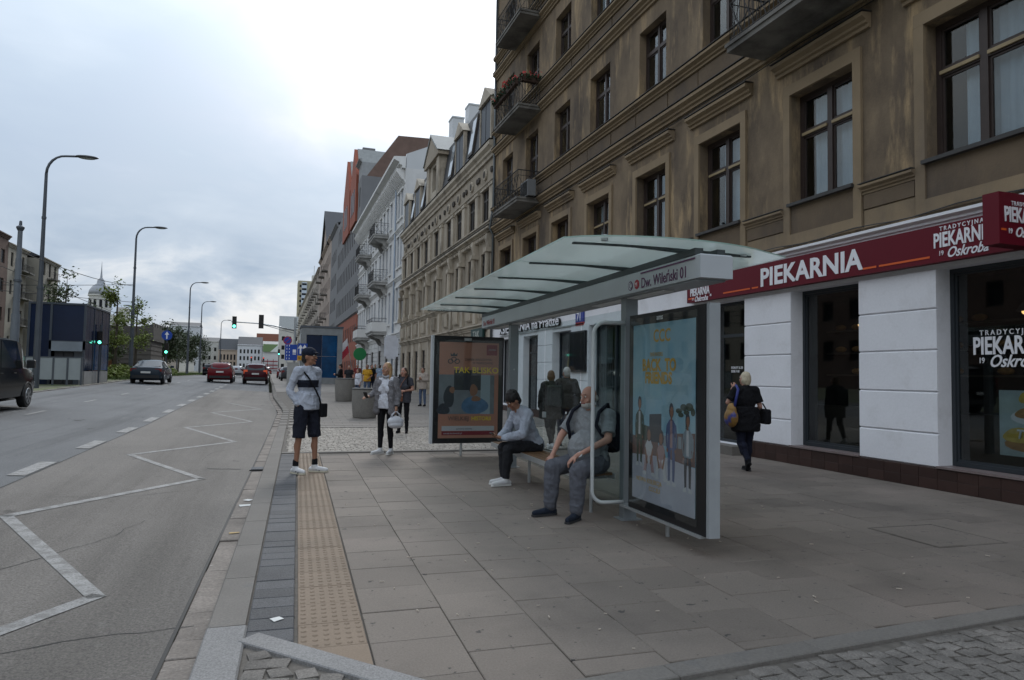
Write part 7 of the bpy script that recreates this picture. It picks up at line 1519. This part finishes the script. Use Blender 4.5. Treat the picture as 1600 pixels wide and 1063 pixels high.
for sd in 'LR':
    a, t_ = p.J['an'+sd], p.J['toe'+sd]
    for q in (.35, .6): c = a.lerp(t_, q); m.cap(c+V((-.045, 0, -.03)), c+V((.045, 0, -.028)), .007, .007, 6)
m.build('shoe_stripes', BLK, p.t, True)
bt = thing('crossbody_bag', 'small black crossbody bag at the hip of the man in the cap', 'bag', p.t.location, p.t.rotation_euler.z)
strap(bt, [(-.10, .09, 1.50), (-.125, -.02, 1.53), (-.10, -.14, 1.42), (-.02, -.175, 1.28), (.08, -.175, 1.12), (.165, -.13, .98), (.20, -.05, .92), (.12, .155, 1.0), (.0, .16, 1.2), (-.08, .13, 1.42), (-.10, .09, 1.50)], .013, BLK); m = MB(); rbox(m, (.185, -.15, .93), (.12, .07, .21), .022); remesh(m, 'pouch', BLK, bt, .008, 2)

# 2 woman in the blazer
X, Y = st(1.60, 13.05)
BLZ = fab('plaid_blazer', (0.155, 0.15, 0.16), speck=0.35, fine=60, var=.2, scale=16)
p = Person('blond woman in an open grey plaid blazer with black leggings and white trainers', X, Y, math.radians(-38), 1.70, vox=.0085, female=True, look=(-.25, -1, 0), skin=SKIN,
           pose=dict(elR=(-.26, -.02, 1.16), wrR=(-.27, -.20, 1.10), elL=(.24, .03, 1.13), wrL=(.255, -.07, .90), anR=(-.10, -.02, .085), toeR=(-.17, -.19, .03), anL=(.09, .06, .085), toeL=(.12, -.12, .03)))
p.body(hands=((1.1, (0, -.15, -1), None), (.7, (-.2, -1, -.05), (0, .2, -1)))); p.pants(BLK, 1.86, .006, name='leggings'); p.top(WHT, .5, .004, hem=.06, name='shirt')
m = MB(); k = p.k; hc, R = p.spine()
for sd in 'LR': p.arm(m, sd, .020, 1.78)
for sx in (-1, 1):                                            # two open fronts and the back of the blazer
    m.cap(V((sx*.125, -.045, 1.36))*k, V((sx*.135, -.070, 1.10))*k, .062*k, .066*k); m.cap(V((sx*.135, -.070, 1.10))*k, V((sx*.165, -.075, .82))*k, .066*k, .072*k)
    m.cap(V((sx*.085, .055, 1.37))*k, V((sx*.085, .055, 1.12))*k, .078*k, .078*k); m.cap(V((sx*.085, .055, 1.12))*k, V((sx*.11, .070, .82))*k, .078*k, .092*k); m.cap(V((sx*.15, .0, 1.3))*k, V((sx*.185, .0, .82))*k, .05*k, .07*k)
m.cap(p.J['shL'], p.J['neck']+V((.05, .02, -.01)), .070*k, .04*k); m.cap(p.J['shR'], p.J['neck']+V((-.05, .02, -.01)), .070*k, .04*k)
remesh(m, 'blazer', BLZ, p.t, .010, 4); p.hair(HBLD, 'long'); p.shoes(SHOEW, SOLEW)
m = MB(); m.path([p.J['neck']+V((.085*math.cos(t), .01+.075*math.sin(t), .015+.02*math.cos(2*t))) for t in [2*PI*i/14 for i in range(14)]], .026, 7, True); m.build('scarf', fab('scarf', (.33, .34, .37), speck=.4, fine=60), p.t, True)
m = MB(); m.path([p.J['wrL']+V((.03*math.cos(t), .03*math.sin(t), .035)) for t in [2*PI*i/10 for i in range(10)]], .009, 6, True); m.build('watch', BLK, p.t)
m = MB(); m.box(-.035, .035, -.010, .0, -.005, .13); m.xf(Matrix.Translation(p.J['wrR']+V((.02, -.10, -.02))) @ Matrix.Rotation(.6, 4, 'X'))
ph = thing('phone', 'dark phone held out by the woman in the blazer', 'phone', p.t.location, p.t.rotation_euler.z); m.build('case', BLACK, ph)
hb = thing('handbag', 'small white handbag held by the woman in the blazer', 'bag', world(p, p.J['wrL']+V((.01, -.03, -.385))), p.t.rotation_euler.z+.9)
m = MB(); m.ell((0, 0, .13), (.165, .075, .10)); m.ell((0, 0, .07), (.15, .085, .07)); m.ell((0, 0, .17), (.12, .05, .06)); remesh(m, 'bag_body', mk('white_leather', (.52, .53, .57), .4), hb, .008, 3)
for y in (-.03, .03): m = MB(); m.path([(-.09, y, .19), (-.07, y*.8, .26), (-.02, y*.2, .305), (.02, y*.2, .305), (.07, y*.8, .26), (.09, y, .19)], .008, 6); m.build('handle', MATS['white_leather'], hb, True)

# 3 woman behind with folded arms
p = Person('long-haired woman in dark grey with a brown bag, behind the blazer woman', 3.12, 17.5, math.radians(-20), 1.66, vox=.010, female=True, look=(-.3, -1, -.02), skin=SKINP,
           pose=dict(elL=(.25, .0, 1.16), wrL=(.04, -.20, 1.12), elR=(-.24, .0, 1.15), wrR=(-.10, -.19, 1.02)))
p.body(hands=((.7, (-1, -.1, .0), (0, 1, -.2)), (.7, (.6, -.4, .1), (0, 0, -1)))); p.top(fab('slate_tshirt', (.055, .057, .07)), .6, .016, hem=.12); p.pants(BLK, 1.95, .010); p.hair(HBRN, 'long'); p.shoes(BLK, SOLED)
bt = thing('backpack', 'dark backpack on the woman behind the blazer woman', 'bag', p.t.location, p.t.rotation_euler.z); m = MB(); rbox(m, (.03, .20, 1.18), (.30, .16, .42), .05); remesh(m, 'pack', fab('backpack_maroon', (.05, .02, .022)), bt, .012, 3); strap(bt, [(.10, .12, 1.36), (.115, .02, 1.475), (.11, -.11, 1.36), (.12, -.06, 1.12), (.13, .12, 1.05)], .014, BLK); strap(bt, [(-.09, .12, 1.36), (-.115, .02, 1.475), (-.11, -.11, 1.36), (-.12, -.06, 1.12), (-.10, .12, 1.05)], .014, BLK)
bt = thing('shoulder_bag', 'brown leather bag hanging in front of the long-haired woman', 'bag', p.t.location, p.t.rotation_euler.z); m = MB(); rbox(m, (-.06, -.19, .90), (.17, .06, .20), .02); remesh(m, 'bag_body', mk('tan_leather', (.17, .065, .035), .5), bt, .010, 2); strap(bt, [(-.10, -.19, 1.0), (-.02, -.16, 1.25), (.10, -.05, 1.46), (.10, .10, 1.40)], .009, MATS['tan_leather'])
# 4 man reading his phone by the cream building
p = Person('man in a beige jacket and jeans looking down at his phone by the wall', 6.05, 29.3, math.radians(-35), 1.66, vox=.013, look=(-.1, -1, -.35), pose=dict(elL=(.24, -.02, 1.16), wrL=(.05, -.24, 1.20), elR=(-.24, -.02, 1.16), wrR=(-.06, -.24, 1.20)))
p.body(hands=((.8, (-.3, -.6, .6), (0, 0, 1)), (.8, (.3, -.6, .6), (0, 0, 1)))); p.top(fab('beige_jacket', (.36, .31, .27)), 1.9, .024, hem=.16); p.pants(DENIM, 1.95, .012); p.hair(HBRN, 'short'); p.shoes(BLK, SOLED)
# 5-9 the group beyond the bins
def bystander(label, X, Y, deg, H, topm, botm, hairm, style='short', fem=False, **kw):
    q = Person(label, X, Y, math.radians(deg), H, vox=.014, female=fem, skin=kw.pop('skin', SKINP), look=kw.pop('look', (0, -1, 0)), fat=kw.pop('fat', 1.0), pose=kw.pop('pose', None)); q.body(); q.top(topm, kw.pop('sleeve', .7), .018, hem=.10); q.pants(botm, 1.95, .013); q.hair(hairm, style); q.shoes(BLK, SOLED); return q
bystander('person in a yellow T-shirt and jeans beyond the bins', 4.72, 37.5, -15, 1.72, fab('yellow', (.50, .27, .03)), DENIM, HBRN, skin=SKIN2, pose=dict(elL=(.26, .0, 1.15), wrL=(.12, -.2, 1.0)))
bystander('short woman in a white shirt and jeans in front of the yellow T-shirt', 3.92, 34.6, -60, 1.50, WHT, DENIM, HBRN, 'bob', True, fat=1.15, sleeve=1.3)
bystander('person in black partly hidden behind the yellow T-shirt', 5.12, 38.8, 20, 1.74, BLK, JEAN2, HBLK)
bystander('dark-clothed person left of the white-shirted woman', 3.98, 39.6, -10, 1.66, CHAR, BLK, HBRN)
q = bystander('dark-clothed person with a topknot holding a phone behind the farther bin', 3.30, 37.2, -100, 1.72, BLK, BLK, HBLK, 'bun', True, sleeve=1.9, look=(0, -1, -.25), pose=dict(elL=(.22, -.04, 1.15), wrL=(.05, -.26, 1.20), elR=(-.22, -.04, 1.15), wrR=(-.05, -.26, 1.18)))

bystander('person in a light blue shirt walking by the pale tenement', 6.6, 46, 160, 1.72, fab('light_blue', (.25, .32, .42)), CHAR, HBRN)
bystander('person in a dark red top farther along the pavement', 5.6, 50, -10, 1.70, fab('dark_red', (.16, .03, .03)), JEAN2, HBLK, 'bob', True)
bystander('person in olive walking close to the facade, farthest of the pedestrians', 7.4, 54, 10, 1.75, fab('olive', (.09, .09, .055)), JEAN2, HBRN)

# 10 young man bent over on the bench (faces the street)
def seated(drop=0.0, **kw):
    d = dict(hipL=(.095, .0, .52), hipR=(-.095, .0, .52), knL=(.13, -.43, .50), knR=(-.13, -.43, .50), anL=(.13, -.45, .085), anR=(-.13, -.45, .085), toeL=(.145, -.63, .03), toeR=(-.145, -.63, .03), chest=(0, .02, .84), shL=(.18, .02, 1.015), shR=(-.18, .02, 1.015), elL=(.24, -.05, .75), elR=(-.24, -.05, .75), wrL=(.13, -.30, .62), wrR=(-.13, -.30, .62), neck=(0, .01, 1.075), head=(0, -.03, 1.22)); d.update(kw); return d
X, Y = st(3.20, 9.25)
p = Person('young dark-haired man in a grey hoodie bent over his phone on the bench', X, Y, math.radians(-82), 1.76, z=.0, skin=SKIN2, vox=.0085, look=(.0, -1, -.75),
           pose=seated(chest=(0, -.13, .80), shL=(.175, -.19, .97), shR=(-.175, -.19, .97), neck=(0, -.235, 1.02), head=(0, -.33, 1.14), elL=(.24, -.30, .70), elR=(-.24, -.30, .70), wrL=(.06, -.50, .64), wrR=(-.06, -.50, .64), knL=(.10, -.45, .50), knR=(-.10, -.43, .50), anL=(.09, -.47, .085), anR=(-.07, -.42, .085), toeL=(.10, -.655, .03), toeR=(-.085, -.60, .03)))
p.body(hands=((.8, (-.3, -.8, .1), (0, 0, 1)), (.8, (.3, -.8, .1), (0, 0, 1))))
def hood(m): m.ell(p.J['neck']+V((0, .075, -.03)), (.12, .085, .08)); m.cap(p.J['neck']+V((-.08, .0, -.02)), p.J['neck']+V((.08, .0, -.02)), .045)
p.top(LGREY, 1.95, .024, name='hoodie', extra=hood); p.pants(CHAR, 1.93, .016); p.hair(HBLK, 'curly'); p.shoes(SHOEW, SOLEW, .03)
ph = thing('phone', 'phone in the hands of the young man on the bench', 'phone', p.t.location, p.t.rotation_euler.z); m = MB(); m.box(-.036, .036, -.075, .075, -.005, .005); m.xf(Matrix.Translation(V((0, -.60, .675))*p.k) @ Matrix.Rotation(-.5, 4, 'X')); m.build('case', BLACK, ph)

# 11 heavy man at the near end of the bench
X, Y = st(3.14, 7.12)
TEE = fab('grey_tshirt', (0.23, 0.245, 0.26), speck=.1, fine=90)
p = Person('heavy man in a grey T-shirt and grey trousers sitting at the near bench end', X, Y, math.radians(-64), 1.76, z=0.0, skin=SKINP, vox=.009, fat=1.27, belly=1.15, look=(-.15, -1, -.12),
           pose=seated(hipL=(.12, .0, .56), hipR=(-.12, .0, .56), knL=(.18, -.43, .51), knR=(-.18, -.43, .51), anL=(.17, -.45, .085), anR=(-.20, -.44, .085), toeL=(.22, -.64, .03), toeR=(-.25, -.63, .03), chest=(0, .03, .90), shL=(.215, .03, 1.075), shR=(-.215, .03, 1.075), neck=(0, .0, 1.13), head=(0, -.05, 1.265), elL=(.31, -.10, .83), elR=(-.32, -.13, .83), wrL=(.10, -.36, .655), wrR=(-.21, -.40, .64)))
p.body(hands=((.7, (-.5, -.5, -.5), (0, .3, -1)), (.5, (0, -.6, -.75), (0, .5, -1)))); p.top(TEE, .80, .022, name='t_shirt'); p.pants(fab('grey_trousers', (0.105, 0.11, 0.13)), 1.93, .024, .012); p.hair(HGRY, 'fringe'); p.shoes(fab('navy_clog', (.018, .024, .038)), SOLED)
m = MB(); m.ell(p.hp((0, -.038, -.078)), V((.068, .062, .048)), p.HR); remesh(m, 'beard', HGRY, p.t, .008, 2)
m = MB(); m.path([p.J['wrL']+(p.J['elL']-p.J['wrL']).normalized()*.03+V((.030*math.cos(t), .020*math.sin(t), .026*math.sin(t))) for t in [2*PI*i/12 for i in range(12)]], .008, 6, True); m.build('watch', ALU, p.t)
bt = thing('backpack', 'navy backpack worn by the heavy man on the bench', 'bag', p.t.location, p.t.rotation_euler.z); m = MB(); rbox(m, (0, .27, .88), (.34, .17, .46), .055); remesh(m, 'pack', NAVY, bt, .012, 3)
for sx in (-1, 1): strap(bt, [(sx*.14, .18, 1.05), (sx*.175, .06, 1.20), (sx*.185, -.10, 1.12), (sx*.20, -.17, .98), (sx*.26, -.05, .80), (sx*.22, .15, .70)], .022, NAVY)

# 12-13 older couple walking away
walk = dict(knL=(.10, -.10, .51), anL=(.10, -.16, .09), toeL=(.11, -.34, .05), knR=(-.09, .06, .50), anR=(-.09, .24, .13), toeR=(-.10, .10, .03))
walk2 = dict(knR=(-.10, -.10, .51), anR=(-.10, -.16, .09), toeR=(-.11, -.34, .05), knL=(.09, .06, .50), anL=(.09, .24, .13), toeL=(.10, .10, .03))
DKJ = fab('dark_jacket', (.030, .030, .028)); OLJ = fab('olive_jacket', (.042, .040, .033), speck=.2)
p = Person('white-haired older man in a dark jacket walking away past the bookshop', 5.98, 13.75, math.radians(172), 1.70, skin=SKINP, vox=.010, look=(.15, -1, 0), fat=1.12, pose=dict(walk, elL=(.26, .06, 1.14), wrL=(.22, -.05, .92), elR=(-.27, .05, 1.14), wrR=(-.24, .0, .90))); p.body(); p.top(OLJ, 1.93, .026, hem=.10); p.pants(JEAN2, 1.93, .016); p.hair(HGRY, 'short'); p.shoes(BLK, SOLED)
p = Person('older woman with short brown hair and a dark coat walking beside him', 5.46, 13.35, math.radians(185), 1.62, skin=SKINP, vox=.010, female=True, look=(-.35, -1, 0), fat=1.12, pose=dict(walk2, elL=(.24, -.02, 1.12), wrL=(.20, -.14, .94))); p.body(); p.top(DKJ, 1.93, .028, hem=.26, flare=.03, name='coat'); p.pants(CHAR, 1.95, .014); p.hair(mk('hair_light_brown', (0.14, 0.085, 0.045), 0.5, bump=0.6, bscale=90), 'bob'); p.shoes(SHOEW, SOLEW)
bt = thing('backpack', 'dark patterned backpack on the older woman walking away', 'bag', p.t.location, p.t.rotation_euler.z); m = MB(); rbox(m, (.02, .20, 1.10), (.32, .15, .44), .05); remesh(m, 'pack', fab('pack_green', (.025, .032, .028), speck=.5, fine=30), bt, .012, 3)
for sx in (-1, 1): strap(bt, [(sx*.10, .14, 1.28), (sx*.11, .02, 1.40), (sx*.12, -.13, 1.28), (sx*.14, -.06, 1.02), (sx*.12, .14, .95)], .015, BLK)

# 14 woman in black with two bags walking away
p = Person('blond woman in black walking away from the bakery with two bags', 7.32, 9.50, math.radians(168), 1.63, z=0.0, skin=SKINP, vox=.0085, female=True, fat=1.16, look=(.3, -1, .1),
           pose=dict(knR=(-.095, -.09, .51), anR=(-.095, -.10, .09), toeR=(-.10, -.28, .035), knL=(.085, .02, .50), anL=(.08, .28, .22), toeL=(.08, .24, .06), elR=(-.30, -.06, 1.20), wrR=(-.20, -.14, 1.40), elL=(.27, .02, 1.14), wrL=(.24, -.16, 1.06)))
p.J['elL'], p.J['wrL'], p.J['elR'], p.J['wrR'] = V((.30, -.05, 1.20))*p.k, V((.16, -.16, 1.45))*p.k, V((-.26, .03, 1.14))*p.k, V((-.24, -.15, 1.05))*p.k
p.body(hands=((1.0, (-.5, -.2, .6), (0, -1, 0)), (.8, None, None))); p.top(BLK, .75, .022, hem=.22, flare=.02); p.pants(fab('navy_jeans', (.011, .013, .026)), 1.93, .014); p.hair(HPLAT, 'bob'); p.shoes(BLK, SOLED)
bt = thing('shoulder_bag', 'colourful blue and orange shopping bag of the woman in black', 'bag', p.t.location, p.t.rotation_euler.z); m = MB(); m.ell((.27, .06, .88), (.10, .17, .16)); m.ell((.265, .06, .98), (.07, .13, .14))
BAGC = mk('printed_bag', (.22, .12, .03), .6, var=.2, scale=8, obj=True, stain=[((.04, .05, .22), 3.2, None, .56, .62), ((.16, .17, .04), 5.0, None, .56, .64), ((.28, .07, .02), 6.0, None, .6, .66)]); remesh(m, 'bag_body', BAGC, bt, .010, 3); strap(bt, [(.27, -.04, 1.06), (.20, -.03, 1.30), (.155, .0, 1.405), (.17, .10, 1.34), (.25, .14, 1.06)], .024, mk('bag_blue', (.02, .03, .16), .6))
bt = thing('handbag', 'black handbag on the arm of the woman in black', 'bag', p.t.location, p.t.rotation_euler.z); m = MB(); rbox(m, (-.335, -.02, .90), (.13, .30, .25), .04); remesh(m, 'bag_body', BLK, bt, .010, 3); strap(bt, [(-.33, -.10, 1.02), (-.30, -.06, 1.10), (-.29, .02, 1.11), (-.33, .06, 1.02)], .011, BLK)
